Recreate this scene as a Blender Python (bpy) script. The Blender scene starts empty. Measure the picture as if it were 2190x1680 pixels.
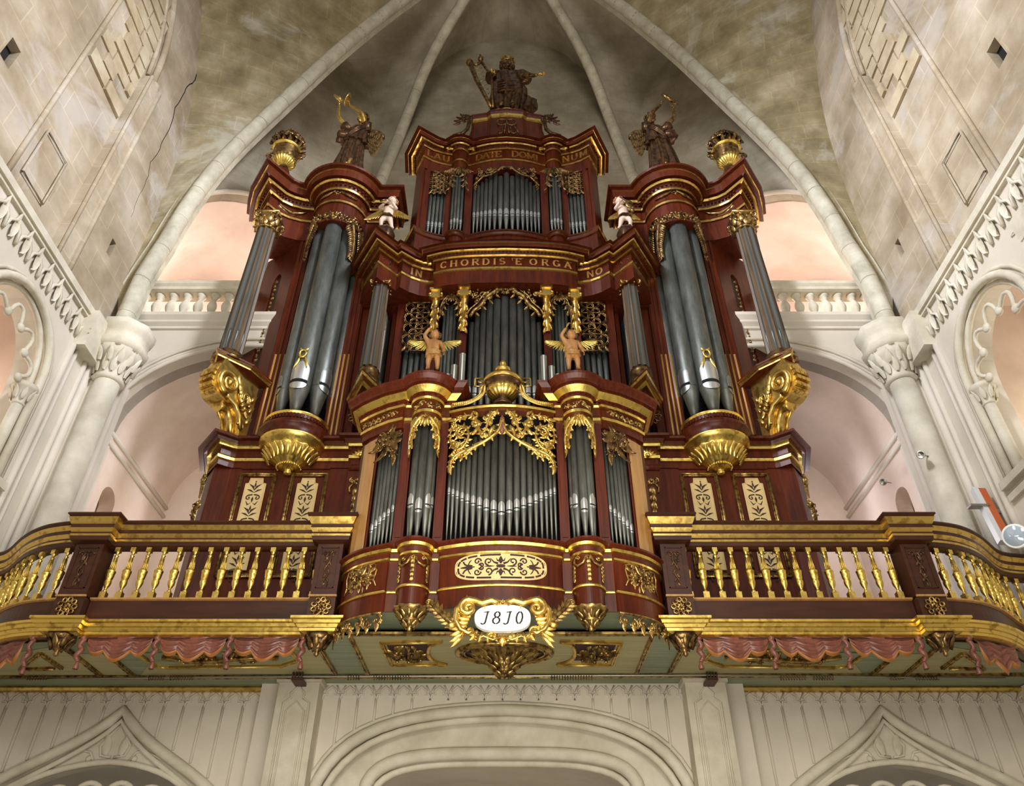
import bpy, math, random
from math import sin, cos, pi, radians, sqrt, atan2
from mathutils import Vector, Matrix
from mathutils.geometry import tessellate_polygon
random.seed(7)
sc = bpy.context.scene
COL = sc.collection
# ---------------------------------------------------------------- camera, world, lights, exposure
F = 1640.; TH = radians(37.97); CX = .13; CZ = 1.6
cam_d = bpy.data.cameras.new('camera'); cam = bpy.data.objects.new('camera', cam_d); COL.objects.link(cam)
cam_d.sensor_fit = 'HORIZONTAL'; cam_d.sensor_width = 36; cam_d.lens = 36 * F / 2190
cam_d.clip_start = .05; cam_d.clip_end = 300
cam.location = (CX, 0, CZ); cam.rotation_euler = (pi / 2 + TH, 0, 0)
sc.camera = cam
sc.view_settings.view_transform = 'Standard'; sc.view_settings.look = 'None'
sc.view_settings.gamma = 1; sc.view_settings.exposure = 0.0; sc.view_settings.use_curve_mapping = False
W = bpy.data.worlds.new('world'); sc.world = W; W.use_nodes = True
bg = W.node_tree.nodes['Background']; bg.inputs[0].default_value = (1.0, .97, .92, 1); bg.inputs[1].default_value = .27

def lamp(name, kind, loc, target, power, color, size=1., size_y=None, spread=None):
    d = bpy.data.lights.new(name, kind); d.energy = power; d.color = color
    if kind == 'AREA':
        d.shape = 'RECTANGLE'; d.size = size; d.size_y = size_y or size
        if spread: d.spread = spread
    elif kind != 'SUN': d.shadow_soft_size = size
    o = bpy.data.objects.new(name, d); COL.objects.link(o); o.location = loc
    o.rotation_euler = (Vector(target) - Vector(loc)).to_track_quat('-Z', 'Y').to_euler()
    return o
# daylight of the nave windows (behind and beside the viewer) and the lamps of the tribunes, then added fills
lamp('nave_window_light_back', 'AREA', (0, -16, 13), (0, 11, 12), 1900, (1, .96, .88), 9, 7)
lamp('nave_window_light_right', 'AREA', (7.2, -1, 19), (-7.7, 9.3, 13), 560, (.88, .91, 1), 2.2, 5, radians(50))
lamp('nave_window_light_left', 'AREA', (-7.2, -1, 19), (7.7, 9.3, 13), 560, (.88, .91, 1), 2.2, 5, radians(50))
lamp('porch_fill', 'AREA', (0, 2.5, .8), (0, 10, 5), 330, (1, .96, .86), 5, 2)  # added fill, low in front, to brighten the porch wall
for sx in (-1, 1):
    lamp('tribune_lamp_upper', 'POINT', (sx * 5.9, 13.0, 13.6), (0, 0, 0), 150, (1, .84, .71), .25)
    lamp('tribune_window_upper', 'POINT', (sx * 7.9, 13.6, 15.0), (0, 0, 0), 100, (.95, .95, 1), .3)
    lamp('tribune_lamp_lower', 'POINT', (sx * 5.8, 13.1, 8.6), (0, 0, 0), 66 if sx < 0 else 62, (1, .88, .78) if sx < 0 else (.97, .90, .96), .4)
    lamp('side_chapel_lamp', 'POINT', (sx * 9.6, 9.0, 8.6), (0, 0, 0), 150, (1, .86, .74) if sx < 0 else (1, .93, .78), .4)
lamp('apse_fill', 'POINT', (0, 12.7, 17.0), (0, 0, 0), 210, (1, .95, .84), .5)  # fill light added behind the upper case to lighten the back wall
lamp('organ_front_light', 'AREA', (0, 5.0, 5.0), (0, 10.5, 12.5), 170, (1, .93, .8), 5, .8)  # wide area light in front of the gallery, aimed up at the organ

def ray(px, py):
    a = (px - 1095) / F; b = (840 - py) / F
    return a, cos(TH) - sin(TH) * b, sin(TH) + cos(TH) * b
def at(px, py, Y):                                   # point of the place seen at a pixel, at depth Y
    a, f, u = ray(px, py); t = Y / f
    return Vector((CX + a * t, Y, CZ + u * t))
def atz(px, py, z):
    a, f, u = ray(px, py); t = (z - CZ) / u
    return Vector((CX + a * t, f * t, z))
def atx(px, py, x):
    a, f, u = ray(px, py); t = (x - CX) / a
    return Vector((x, f * t, CZ + u * t))
def Z(py, Y, px=1085): return at(px, py, Y).z

# ---------------------------------------------------------------- materials
M = {}
def mat(name, base, rough=.6, metal=0., build=None, spec=.5, coat=0.):
    m = bpy.data.materials.new(name); m.use_nodes = True; nt = m.node_tree; b = nt.nodes['Principled BSDF']
    b.inputs['Base Color'].default_value = (*base, 1); b.inputs['Roughness'].default_value = rough
    b.inputs['Metallic'].default_value = metal; b.inputs['Specular IOR Level'].default_value = spec
    b.inputs['Coat Weight'].default_value = coat; b.inputs['Coat Roughness'].default_value = .3
    if build: build(nt, b)
    M[name] = m; return m
def N(nt, t, **kw):
    n = nt.nodes.new(t)
    for k, v in kw.items():
        if k in n.inputs: n.inputs[k].default_value = v
        else: setattr(n, k, v)
    return n
def ramp(nt, fac, stops):
    r = nt.nodes.new('ShaderNodeValToRGB'); e = r.color_ramp.elements
    e[0].position, e[0].color = stops[0][0], (*stops[0][1], 1)
    e[1].position, e[1].color = stops[-1][0], (*stops[-1][1], 1)
    for p, c in stops[1:-1]:
        x = e.new(p); x.color = (*c, 1)
    nt.links.new(fac, r.inputs[0]); return r.outputs[0]
def coords(nt, scale=(1, 1, 1), rot=(0, 0, 0)):
    g = nt.nodes.new('ShaderNodeNewGeometry'); mp = nt.nodes.new('ShaderNodeMapping')
    mp.inputs['Scale'].default_value = scale; mp.inputs['Rotation'].default_value = rot
    nt.links.new(g.outputs['Position'], mp.inputs[0]); return mp.outputs[0]
def bump(nt, b, h, strength=.3, dist=.02):
    n = N(nt, 'ShaderNodeBump', Strength=strength, Distance=dist)
    nt.links.new(h, n.inputs['Height']); nt.links.new(n.outputs[0], b.inputs['Normal'])
def mixc(nt, f, a, c, mode='MIX'):
    m = nt.nodes.new('ShaderNodeMix'); m.data_type = 'RGBA'; m.blend_type = mode
    if isinstance(f, float): m.inputs[0].default_value = f
    else: nt.links.new(f, m.inputs[0])
    for s, v in ((m.inputs[6], a), (m.inputs[7], c)):
        if isinstance(v, tuple): s.default_value = (*v, 1)
        else: nt.links.new(v, s)
    return m.outputs[2]
def wood(c0, c1, scale=(7, 7, .7)):
    def f(nt, b):
        n = N(nt, 'ShaderNodeTexNoise', Scale=2.2, Detail=6., Distortion=.6); nt.links.new(coords(nt, scale), n.inputs[0])
        n2 = N(nt, 'ShaderNodeTexNoise', Scale=.9, Detail=2.); nt.links.new(coords(nt), n2.inputs[0])
        col = ramp(nt, n.outputs[0], [(.3, c0), (.7, c1)])
        col = mixc(nt, .35, col, ramp(nt, n2.outputs[0], [(.3, c0), (.7, c1)]))
        nt.links.new(col, b.inputs['Base Color']); bump(nt, b, n.outputs[0], .06, .01)
    return f
def stone(c0, c1, c2, sc_=1.2, brick=None, mortar=(.5, .45, .36), axis='y', bs=.6, patch=None):
    def f(nt, b):
        n = N(nt, 'ShaderNodeTexNoise', Scale=sc_, Detail=8., Roughness=.62); nt.links.new(coords(nt), n.inputs[0])
        n3 = N(nt, 'ShaderNodeTexNoise', Scale=.32, Detail=4., Distortion=.5); nt.links.new(coords(nt), n3.inputs[0])
        col = ramp(nt, n.outputs[0], [(.32, c0), (.5, c1), (.7, c2)])
        big = ramp(nt, n3.outputs[0], [(.35, (.80, .78, .75)), (.62, (1.08, 1.06, 1.04))])
        col = mixc(nt, .8, col, big, 'MULTIPLY')
        if patch:
            n4 = N(nt, 'ShaderNodeTexNoise', Scale=.42, Detail=7., Roughness=.65, Distortion=.8); nt.links.new(coords(nt, (1, 1, 1), (0, 0, 1.2)), n4.inputs[0])
            col = mixc(nt, ramp(nt, n4.outputs[0], [(.55, (0, 0, 0)), (.64, (.6, .6, .6))]), col, patch)
        h = n.outputs[0]
        if brick:
            br = N(nt, 'ShaderNodeTexBrick', Scale=1.); br.inputs['Mortar Size'].default_value = .012
            br.inputs['Brick Width'].default_value = brick[0]; br.inputs['Row Height'].default_value = brick[1]
            br.inputs['Color1'].default_value = (1, 1, 1, 1); br.inputs['Color2'].default_value = (.84, .82, .78, 1); br.inputs['Mortar'].default_value = (1.25, 1.2, 1.1, 1) if brick[2] else (.6, .58, .55, 1)
            sx = nt.nodes.new('ShaderNodeSeparateXYZ'); cb = nt.nodes.new('ShaderNodeCombineXYZ'); g = nt.nodes.new('ShaderNodeNewGeometry')
            nt.links.new(g.outputs['Position'], sx.inputs[0]); nt.links.new(sx.outputs[{'x': 0, 'y': 1}[axis]], cb.inputs[0]); nt.links.new(sx.outputs[2], cb.inputs[1])
            nt.links.new(cb.outputs[0], br.inputs[0]); col = mixc(nt, bs, col, br.outputs[0], 'MULTIPLY')
        nt.links.new(col, b.inputs['Base Color']); bump(nt, b, h, .5, .03)
    return f
mat('mahogany', (.12, .02, .01), .36, build=wood((.036, .0050, .0014), (.13, .021, .005)), coat=.05, spec=.25)
mat('rail_wood', (.07, .02, .01), .35, build=wood((.028, .009, .004), (.075, .022, .009), (.8, 6, 6)), coat=.1, spec=.35)
mat('golden_wood', (.45, .22, .05), .3, build=wood((.30, .14, .04), (.55, .30, .09)), coat=.3)
def goldf(dark, amt, sc_=9.):
    def f(nt, b):
        n = N(nt, 'ShaderNodeTexNoise', Scale=sc_, Detail=5.); nt.links.new(coords(nt), n.inputs[0])
        c = b.inputs['Base Color'].default_value[:3]
        nt.links.new(ramp(nt, n.outputs[0], [(.36, dark), (.36 + amt, c)]), b.inputs['Base Color'])
        nt.links.new(ramp(nt, n.outputs[0], [(.3, (.5, .5, .5)), (.6, (.28, .28, .28))]), b.inputs['Roughness'])
        bump(nt, b, n.outputs[0], .25, .01)
    return f
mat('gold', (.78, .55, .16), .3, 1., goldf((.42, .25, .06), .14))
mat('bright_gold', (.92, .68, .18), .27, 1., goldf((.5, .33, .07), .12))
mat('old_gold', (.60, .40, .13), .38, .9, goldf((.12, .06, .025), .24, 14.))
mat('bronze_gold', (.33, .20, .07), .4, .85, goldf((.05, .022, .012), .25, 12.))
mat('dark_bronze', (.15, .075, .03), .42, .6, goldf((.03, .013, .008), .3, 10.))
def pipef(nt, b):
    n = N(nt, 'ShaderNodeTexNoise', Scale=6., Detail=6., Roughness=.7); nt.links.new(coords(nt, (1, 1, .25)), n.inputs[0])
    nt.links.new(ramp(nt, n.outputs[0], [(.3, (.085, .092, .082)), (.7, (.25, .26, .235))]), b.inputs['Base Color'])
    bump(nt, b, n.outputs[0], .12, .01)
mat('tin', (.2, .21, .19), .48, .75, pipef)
mat('bright_tin', (.62, .64, .62), .36, .85)
mat('column_wood', (.10, .065, .035), .45, build=wood((.055, .035, .018), (.15, .095, .05)))
mat('dark_tin', (.055, .058, .05), .7, .1)
mat('mid_tin', (.34, .36, .34), .34, .85)
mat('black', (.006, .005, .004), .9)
mat('fret_dark', (.035, .012, .010), .7)
mat('cream_panel', (.72, .52, .22), .5, build=wood((.62, .44, .18), (.80, .60, .28)))
mat('white_paint', (.86, .86, .82), .4)
mat('ink', (.01, .01, .01), .5)
mat('skin_paint', (.72, .55, .44), .45)
mat('amber_wood', (.42, .20, .07), .36, build=wood((.30, .13, .04), (.55, .28, .10)), coat=.2)
mat('dark_hair', (.05, .03, .02), .6)
mat('pale_stone', (.62, .58, .48), .85, build=stone((.50, .46, .36), (.60, .56, .45), (.70, .66, .56), 2.5))
mat('pale_plaster', (.62, .57, .48), .85, build=stone((.58, .53, .44), (.64, .59, .50), (.69, .64, .55), .9))
mat('rib_stone', (.5, .47, .38), .85, build=stone((.38, .36, .27), (.50, .47, .37), (.62, .59, .48), 3.))
mat('web_stone', (.3, .26, .18), .9, build=stone((.19, .155, .08), (.30, .25, .14), (.46, .40, .27), 1.3, (1.1, .42, 1), axis='x', bs=.55, patch=(.50, .48, .40)))
mat('apse_stone', (.4, .36, .27), .9, build=stone((.27, .235, .165), (.37, .33, .245), (.50, .46, .37), .9, (1.3, .5, 0), axis='x', bs=.3))
mat('wall_stone', (.4, .34, .25), .9, build=stone((.27, .21, .13), (.40, .33, .235), (.56, .49, .39), .8, (1.5, .55, 1), axis='y', bs=.6, patch=(.50, .46, .42)))
mat('dressed_stone', (.5, .42, .3), .9, build=stone((.36, .28, .17), (.46, .38, .25), (.56, .49, .36), 1.5))
mat('pink_plaster', (.7, .55, .47), .85, build=stone((.66, .53, .44), (.75, .62, .53), (.82, .70, .62), .7))
mat('green_planks', (.25, .3, .2), .6, build=wood((.17, .20, .12), (.30, .33, .21), (.5, 9, 9)))
mat('ochre_planks', (.4, .36, .17), .6, build=wood((.30, .27, .13), (.46, .41, .21), (.5, 9, 9)))
mat('red_cloth', (.33, .11, .07), .35, build=wood((.13, .04, .028), (.27, .09, .06)), coat=.35)
mat('orange_fringe', (.34, .13, .03), .45)
mat('orange_box', (.45, .10, .03), .5)
mat('white_metal', (.75, .78, .8), .35, .3)
mat('glass', (.5, .6, .7), .1, .3)
mat('steel', (.45, .45, .42), .35, 1.)
mat('dark_wood', (.06, .025, .012), .5)
mat('plaster_floor', (.4, .36, .3), .7)

# ---------------------------------------------------------------- mesh builder
class MB:
    def __init__(s): s.v = []; s.f = []; s.m = []; s.sm = []
    def add(s, vs, fs, m=0, smooth=False):
        o = len(s.v); s.v += [tuple(v) for v in vs]
        for i, f in enumerate(fs):
            s.f.append([a + o for a in f]); s.m.append(m if isinstance(m, int) else m[i]); s.sm.append(smooth)
        return s
    def grid(s, rows, m=0, smooth=True, closed=False, mf=None):
        nr = len(rows); nc = len(rows[0]); fs = []; ms = []
        for i in range(nr - 1):
            for j in range(nc if closed else nc - 1):
                k = (j + 1) % nc
                fs.append((i * nc + j, i * nc + k, (i + 1) * nc + k, (i + 1) * nc + j)); ms.append(mf(i, j) if mf else m)
        return s.add([p for r in rows for p in r], fs, ms, smooth)
    def box(s, a, b, m=0):
        x0, y0, z0 = a; x1, y1, z1 = b
        vs = [(x0, y0, z0), (x1, y0, z0), (x1, y1, z0), (x0, y1, z0), (x0, y0, z1), (x1, y0, z1), (x1, y1, z1), (x0, y1, z1)]
        return s.add(vs, [(0, 3, 2, 1), (4, 5, 6, 7), (0, 1, 5, 4), (1, 2, 6, 5), (2, 3, 7, 6), (3, 0, 4, 7)], m)
    def obox(s, c, ux, uy, uz, m=0):                 # oriented box, half vectors
        c, ux, uy, uz = map(Vector, (c, ux, uy, uz))
        vs = [c + ux * i + uy * j + uz * k for k in (-1, 1) for i, j in ((-1, -1), (1, -1), (1, 1), (-1, 1))]
        return s.add(vs, [(0, 3, 2, 1), (4, 5, 6, 7), (0, 1, 5, 4), (1, 2, 6, 5), (2, 3, 7, 6), (3, 0, 4, 7)], m)
    def lathe(s, prof, c=(0, 0, 0), seg=20, m=0, a0=0., a1=2 * pi, mf=None, rf=None, sy=1., axis=None, caps=True):
        full = abs(a1 - a0 - 2 * pi) < 1e-6; n = seg if full else seg + 1
        R = Matrix.Identity(3) if axis is None else Vector((0, 0, 1)).rotation_difference(Vector(axis)).to_matrix()
        c = Vector(c); rows = []
        for p in prof:
            r, z = p[0], p[1]; row = []
            for j in range(n):
                a = a0 + (a1 - a0) * j / seg; rr = r * (rf(a, z) if rf else 1)
                row.append(c + R @ Vector((rr * cos(a), rr * sin(a) * sy, z)))
            rows.append(row)
        s.grid(rows, m, True, full, (lambda i, j: prof[i + 1][2] if len(prof[i + 1]) > 2 else m) if mf is None else mf)
        if caps and full:
            o = len(s.v) - len(rows) * n
            if prof[0][0] > 1e-4: s.f.append(list(range(o, o + n))[::-1]); s.m.append(m); s.sm.append(False)
            if prof[-1][0] > 1e-4:
                e = o + (len(rows) - 1) * n; s.f.append(list(range(e, e + n))); s.m.append(m); s.sm.append(False)
        return s
    def tube(s, pts, r, seg=6, m=0, closed=False, flat=1., up=None):
        pts = [Vector(p) for p in pts]; n = len(pts)
        if n < 2: return s
        rr = (lambda i: r) if isinstance(r, (int, float)) else ((lambda i: r[i]) if isinstance(r, (list, tuple)) else (lambda i: r(i / (n - 1))))
        rows = []; prev = None
        for i in range(n):
            if closed: t = pts[(i + 1) % n] - pts[i - 1]
            else: t = pts[min(i + 1, n - 1)] - pts[max(i - 1, 0)]
            if t.length < 1e-9: t = Vector((0, 0, 1))
            t.normalize()
            if up is not None: a = Vector(up) - t * t.dot(Vector(up))
            elif prev is None: a = Vector((0, 0, 1)) - t * t.z if abs(t.z) < .9 else Vector((0, 1, 0)) - t * t.y
            else: a = prev - t * prev.dot(t)
            if a.length < 1e-6: a = t.orthogonal()
            a.normalize(); prev = a; b = t.cross(a); q = rr(i)
            rows.append([pts[i] + a * (cos(2 * pi * k / seg) * q * flat) + b * (sin(2 * pi * k / seg) * q) for k in range(seg)])
        if closed: rows.append(rows[0])
        s.grid(rows, m, True, True)
        if not closed:
            o = len(s.v) - n * seg
            s.f.append(list(range(o, o + seg))[::-1]); s.m.append(m); s.sm.append(False)
            e = o + (n - 1) * seg; s.f.append(list(range(e, e + seg))); s.m.append(m); s.sm.append(False)
        return s
    def ball(s, c, r, m=0, seg=10, rings=7, R=None):
        if isinstance(r, (int, float)): r = (r, r, r)
        c = Vector(c); rows = []
        for i in range(rings + 1):
            a = pi * i / rings; row = []
            for j in range(seg):
                b = 2 * pi * j / seg; v = Vector((r[0] * sin(a) * cos(b), r[1] * sin(a) * sin(b), -r[2] * cos(a)))
                row.append(c + (R @ v if R else v))
            rows.append(row)
        return s.grid(rows, m, True, True)
    def prism(s, poly, fmap, d, m=0, holes=(), side_m=None):
        # poly in (u, v); fmap(u, v, w) -> 3D, extruded from w = 0 to w = d
        loops = [list(poly)] + [list(h) for h in holes]
        tris = tessellate_polygon([[Vector((u, v, 0)) for u, v in l] for l in loops]); flat = [p for l in loops for p in l]
        n = len(flat); vs = [fmap(u, v, 0) for u, v in flat] + [fmap(u, v, d) for u, v in flat]
        fs = []
        for t in tris:
            a, b, c = [flat[i] for i in t]
            cr = (b[0] - a[0]) * (c[1] - a[1]) - (b[1] - a[1]) * (c[0] - a[0])
            if abs(cr) < 1e-12: continue
            t = tuple(t) if cr > 0 else tuple(reversed(t))
            fs.append(t); fs.append(tuple(i + n for i in reversed(t)))
        s.add(vs, fs, m); o = len(s.v) - 2 * n; k = 0
        for l in loops:
            ln = len(l)
            for i in range(ln):
                j = (i + 1) % ln
                s.f.append([o + k + i, o + k + j, o + n + k + j, o + n + k + i]); s.m.append(m if side_m is None else side_m); s.sm.append(False)
            k += ln
        return s
    def sweep(s, plan, prof, m=0, smooth=False, closed=False):
        # plan: (x, y) list left to right, outward = to the viewer; prof: (offset, z, material)
        n = len(plan); P = [Vector((p[0], p[1])) for p in plan]; nor = []
        for i in range(n):
            d0 = (P[i] - P[i - 1]) if (i > 0 or closed) else None; d1 = (P[(i + 1) % n] - P[i]) if (i < n - 1 or closed) else None
            ns = [Vector((d.y, -d.x)).normalized() for d in (d0, d1) if d is not None and d.length > 1e-7]
            if len(ns) == 2:
                a = ns[0] + ns[1]; a = a.normalized() if a.length > 1e-5 else ns[0]
                a = a / max(.45, a.dot(ns[0]))
            else: a = ns[0]
            nor.append(a)
        rows = [[(P[i].x + nor[i].x * q[0], P[i].y + nor[i].y * q[0], q[1]) for i in range(n)] for q in prof]
        s.grid(rows, m, smooth, closed, lambda i, j: prof[i + 1][2] if len(prof[i + 1]) > 2 else m)
        return s
    def bm_fix(s): return s

def resample(pts, step):
    pts = [Vector(p) for p in pts]; out = [pts[0]]; acc = 0.
    for a, b in zip(pts, pts[1:]):
        L = (b - a).length; d = step - acc
        while d <= L:
            out.append(a + (b - a) * (d / L)); d += step
        acc = (acc + L) % step
    return out
def smooth_curve(pts, n=6):                          # Catmull-Rom
    pts = [Vector(p) for p in pts]; P = [pts[0] * 2 - pts[1]] + pts + [pts[-1] * 2 - pts[-2]]; out = []
    for i in range(1, len(P) - 2):
        for k in range(n):
            t = k / n; a, b, c, d = P[i - 1], P[i], P[i + 1], P[i + 2]
            out.append(.5 * ((2 * b) + (c - a) * t + (2 * a - 5 * b + 4 * c - d) * t * t + (3 * b - a - 3 * c + d) * t ** 3))
    out.append(pts[-1]); return out
def arc2(c, r, a0, a1, n=10, ry=None):               # degrees
    ry = r if ry is None else ry
    return [(c[0] + r * cos(radians(a0 + (a1 - a0) * i / n)), c[1] + ry * sin(radians(a0 + (a1 - a0) * i / n))) for i in range(n + 1)]
def dens(pts, i, n=5):
    # round off the bowed run of a plan that starts at index i
    return list(pts[:i]) + [(p.x, p.y) for p in smooth_curve([(a, b, 0) for a, b in pts[i:]], n)]
def mirx(pts): return [(-p[0],) + tuple(p[1:]) for p in reversed(pts)]

# ---------------------------------------------------------------- objects
WL = {}                                              # world location of every object built
def thing(name, label, cat, loc=(0, 0, 0), group=None):
    o = bpy.data.objects.new(name, None); COL.objects.link(o); o.empty_display_size = .2
    o.location = loc; WL[o] = Vector(loc); o['label'] = label; o['category'] = cat
    if group: o['group'] = group
    return o
def mk(name, mb, mats, parent=None, at_=None, label=None, kind=None, rotz=0):
    # meshes are written in world coordinates unless at_ is given (then around their own origin)
    if isinstance(mats, str): mats = [mats]
    me = bpy.data.meshes.new(name); base = Vector((0, 0, 0)) if parent is None else WL[parent]
    off = base if at_ is None else Vector((0, 0, 0))
    me.from_pydata([Vector(v) - off for v in mb.v], [], mb.f)
    for k in mats: me.materials.append(M[k])
    me.polygons.foreach_set('material_index', mb.m); me.polygons.foreach_set('use_smooth', mb.sm); me.update()
    o = bpy.data.objects.new(name, me); COL.objects.link(o)
    if parent is not None: o.parent = parent
    if at_ is None: WL[o] = base.copy()
    else: o.location = Vector(at_) - base; WL[o] = Vector(at_)
    if rotz: o.rotation_euler.z = rotz
    if label: o['label'] = label
    if kind: o['kind'] = kind
    return o
def struct(name, mb, mats): return mk(name, mb, mats, kind='structure')
def dup(o, parent, at_, rotz=0):                     # a further copy of a part (and its sub-parts)
    c = o.copy(); COL.objects.link(c); c.parent = parent; c.location = Vector(at_) - WL[parent]; WL[c] = Vector(at_); c.rotation_euler.z = rotz
    for k in list(o.children):
        g = k.copy(); COL.objects.link(g); g.parent = c
    return c
MC = {}
def mir(o, parent=None, label=None):                 # the same thing on the other side of the church axis
    c = o.copy()
    if o.data:
        if o.data.name not in MC:
            d = o.data.copy(); d.transform(Matrix.Diagonal((-1, 1, 1, 1))); d.flip_normals(); MC[o.data.name] = d
        c.data = MC[o.data.name]
    COL.objects.link(c); c.parent = parent; c.location.x = -o.location.x; c.rotation_euler.z = -o.rotation_euler.z
    w = WL[o]; WL[c] = Vector((-w.x, w.y, w.z))
    if label: c['label'] = label
    for k in list(o.children): mir(k, c)
    return c
def both(o): mir(o, o.parent); return o
def orig_center(me): pass
def dentils(mb, plan, off, z0, z1, step=.085, w=.045, d=.05, m=0):
    for i, p in enumerate(pts := resample(plan, step)):
        if i == 0 or i >= len(pts) - 1: continue
        t = (pts[i + 1] - pts[i - 1]).normalized(); n = Vector((t[1], -t[0]))
        c = Vector((p[0], p[1])) + n * (off)
        mb.obox((c.x, c.y, (z0 + z1) / 2), (t[0] * w / 2, t[1] * w / 2, 0), (n.x * d / 2, n.y * d / 2, 0), (0, 0, (z1 - z0) / 2), m)
# ---------------------------------------------------------------- carving vocabulary
def planemap(o, u, v, n=None):
    o, u, v = Vector(o), Vector(u), Vector(v); n = Vector(n) if n else u.cross(v).normalized()
    return lambda a, b, w=0.: o + u * a + v * b + n * w
def leaf(mb, f, u, v, ang, L, wd, h=.03, m=0, curl=0., n=5):
    # a pointed ridged leaf lying on the map f from (u, v) towards ang
    rows = []; a = ang; x, y = u, v; st = L / n
    for i in range(n + 1):
        t = i / n; w = wd * (sin(pi * min(1, t * .93 + .07)) ** .8) * (1 - .3 * t); nx, ny = -sin(a), cos(a)
        rows.append([f(x - nx * w / 2, y - ny * w / 2, .002), f(x, y, h * (1 - .5 * t) + .004), f(x + nx * w / 2, y + ny * w / 2, .002)])
        x += cos(a) * st; y += sin(a) * st; a += curl / n
    mb.grid(rows, m, True)
def spiral_pts(u, v, r, ang, turns=1.4, hand=1, n=20, shrink=.12):
    # spiral that starts on the rim at angle ang and winds inwards
    out = []
    for i in range(n + 1):
        t = i / n; rr = r * (1 - (1 - shrink) * t ** .85); a = ang + hand * 2 * pi * turns * t
        out.append((u + rr * cos(a), v + rr * sin(a)))
    return out
def scroll(mb, f, u, v, r, ang=0., turns=1.3, hand=1, rad=.02, m=0, leaves=5, tail=None, lw=1.0, stand=.5):
    # an acanthus scroll: spiral stem with a rosette eye, leaves thrown off its outside
    sp = spiral_pts(u, v, r, ang, turns, hand)
    pts = (list(tail) + sp) if tail else sp
    mb.tube([f(a, b, rad * stand) for a, b in pts], lambda t: rad * (1.1 - .5 * t), 5, m)
    mb.ball(f(u, v, rad), rad * 1.5, m, 7, 5)
    for k in range(leaves):
        t = k / max(1, leaves) * .55; i = int(t * 20); a, b = sp[i]; a2, b2 = sp[i + 1]; d = atan2(b2 - b, a2 - a)
        leaf(mb, f, a, b, d - hand * .9, r * .62 * lw, r * .3 * lw, rad * 1.2, m, hand * 1.6)
def rosette(mb, f, u, v, r, m=0, n=8, h=.03, m2=None):
    for k in range(n):
        a = 2 * pi * k / n
        leaf(mb, f, u + cos(a) * r * .15, v + sin(a) * r * .15, a, r * .9, r * .62, h, m)
    mb.ball(f(u, v, h), (r * .26,) * 3, m if m2 is None else m2, 8, 6)
def husks(mb, f, u, v, L, wd, n=5, m=0, h=.03, ang=-pi / 2):
    # a hanging string of bell-flowers
    st = L / n
    for k in range(n):
        q = 1 - .4 * k / n; x = u + cos(ang) * st * k; y = v + sin(ang) * st * k
        for s in (-.42, .42, 0): leaf(mb, f, x, y, ang + s, st * 1.25 * (1 if s == 0 else .95), wd * q * .55, h, m, -s)
def spray(mb, f, u, v, w, h, m=0, seed=1, n=26, rad=.012, hh=.03):
    # dense foliage relief filling an ellipse
    R = random.Random(seed)
    for k in range(n):
        a = R.uniform(0, 2 * pi); q = sqrt(R.random()) * .85; x, y = u + cos(a) * q * w / 2, v + sin(a) * q * h / 2
        d = atan2(y - v, x - u) + R.uniform(-.8, .8); s = min(w, h) * R.uniform(.22, .4)
        leaf(mb, f, x, y, d, s, s * .4, hh * R.uniform(.6, 1.4), m, R.uniform(-1.6, 1.6))
    for k in range(n // 4):
        x, y = u + R.uniform(-.38, .38) * w, v + R.uniform(-.38, .38) * h; mb.ball(f(x, y, hh), min(w, h) * .06, m, 6, 5)
# ================================================================ CHURCH SHELL
def curve3(pts, n=24):
    c = smooth_curve(pts, 8); L = [0.]
    for a, b in zip(c, c[1:]): L.append(L[-1] + (b - a).length)
    out = []; j = 0
    for i in range(n + 1):
        s = L[-1] * i / n
        while j < len(L) - 2 and L[j + 1] < s: j += 1
        q = (s - L[j]) / max(1e-9, L[j + 1] - L[j]); out.append(c[j].lerp(c[j + 1], min(1, q)))
    return out
def MX(pts): return [Vector((-p[0], p[1], p[2])) for p in pts]
RA = curve3([(-7.35, 10.8, 11.3)] + [at(x, y, 10.8) for x, y in ((285, 640), (312, 583), (354, 521), (396, 450), (450, 375), (510, 308), (609, 214), (735, 99), (861, 0))] + [(-1.5, 10.8, 27.4), (0, 10.8, 29.2)], 36)
RB = curve3([(-4.25, 14.0, 16.0), (-4.02, 14.0, 18.5), at(862, 270, 13.75), (-2.5, 12.75, 25.0), (-1.46, 11.8, 26.9), (0, 10.6, 29.3)], 36)
def dk(k): return (-7.7 + 3.84 * k, 11.2 + 2.8 * k)
F1 = curve3([(*dk(k), z) for k, z in ((0, 12), (.03, 16), (.07, 19), (.16, 22.2), (.3, 24.4), (.45, 25.5), (.6, 25.6), (.75, 25.1), (.883, 24.0), (.95, 21.8), (1, 17))], 72)
F2 = curve3([(-4.0, 14.0, 17), (-3.75, 14, 22), (-3.1, 14, 25.4), (-2.1, 14, 27.5), (-1, 14, 28.5), (0, 14, 28.8)], 36)
FN = curve3([(-7.7, 10.85, 12.5), (-7.7, 10.85, 15.9), (-7.7, 10.45, 18.6), (-7.7, 9.4, 21.0), (-7.7, 7.4, 23.9), (-7.7, 4.9, 26.4), (-7.7, 2.5, 27.8)], 36)
def web(name, A, B):
    m = MB(); rows = [[a.lerp(b, j / 6) for j in range(7)] for a, b in zip(A, B)]; m.grid(rows, 0, True)
    return m
F1a, F1b = F1[:37], list(reversed(F1[36:]))
k_ = 0
def ceiling_part(m, mats):
    struct('ceiling', m, mats)
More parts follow.
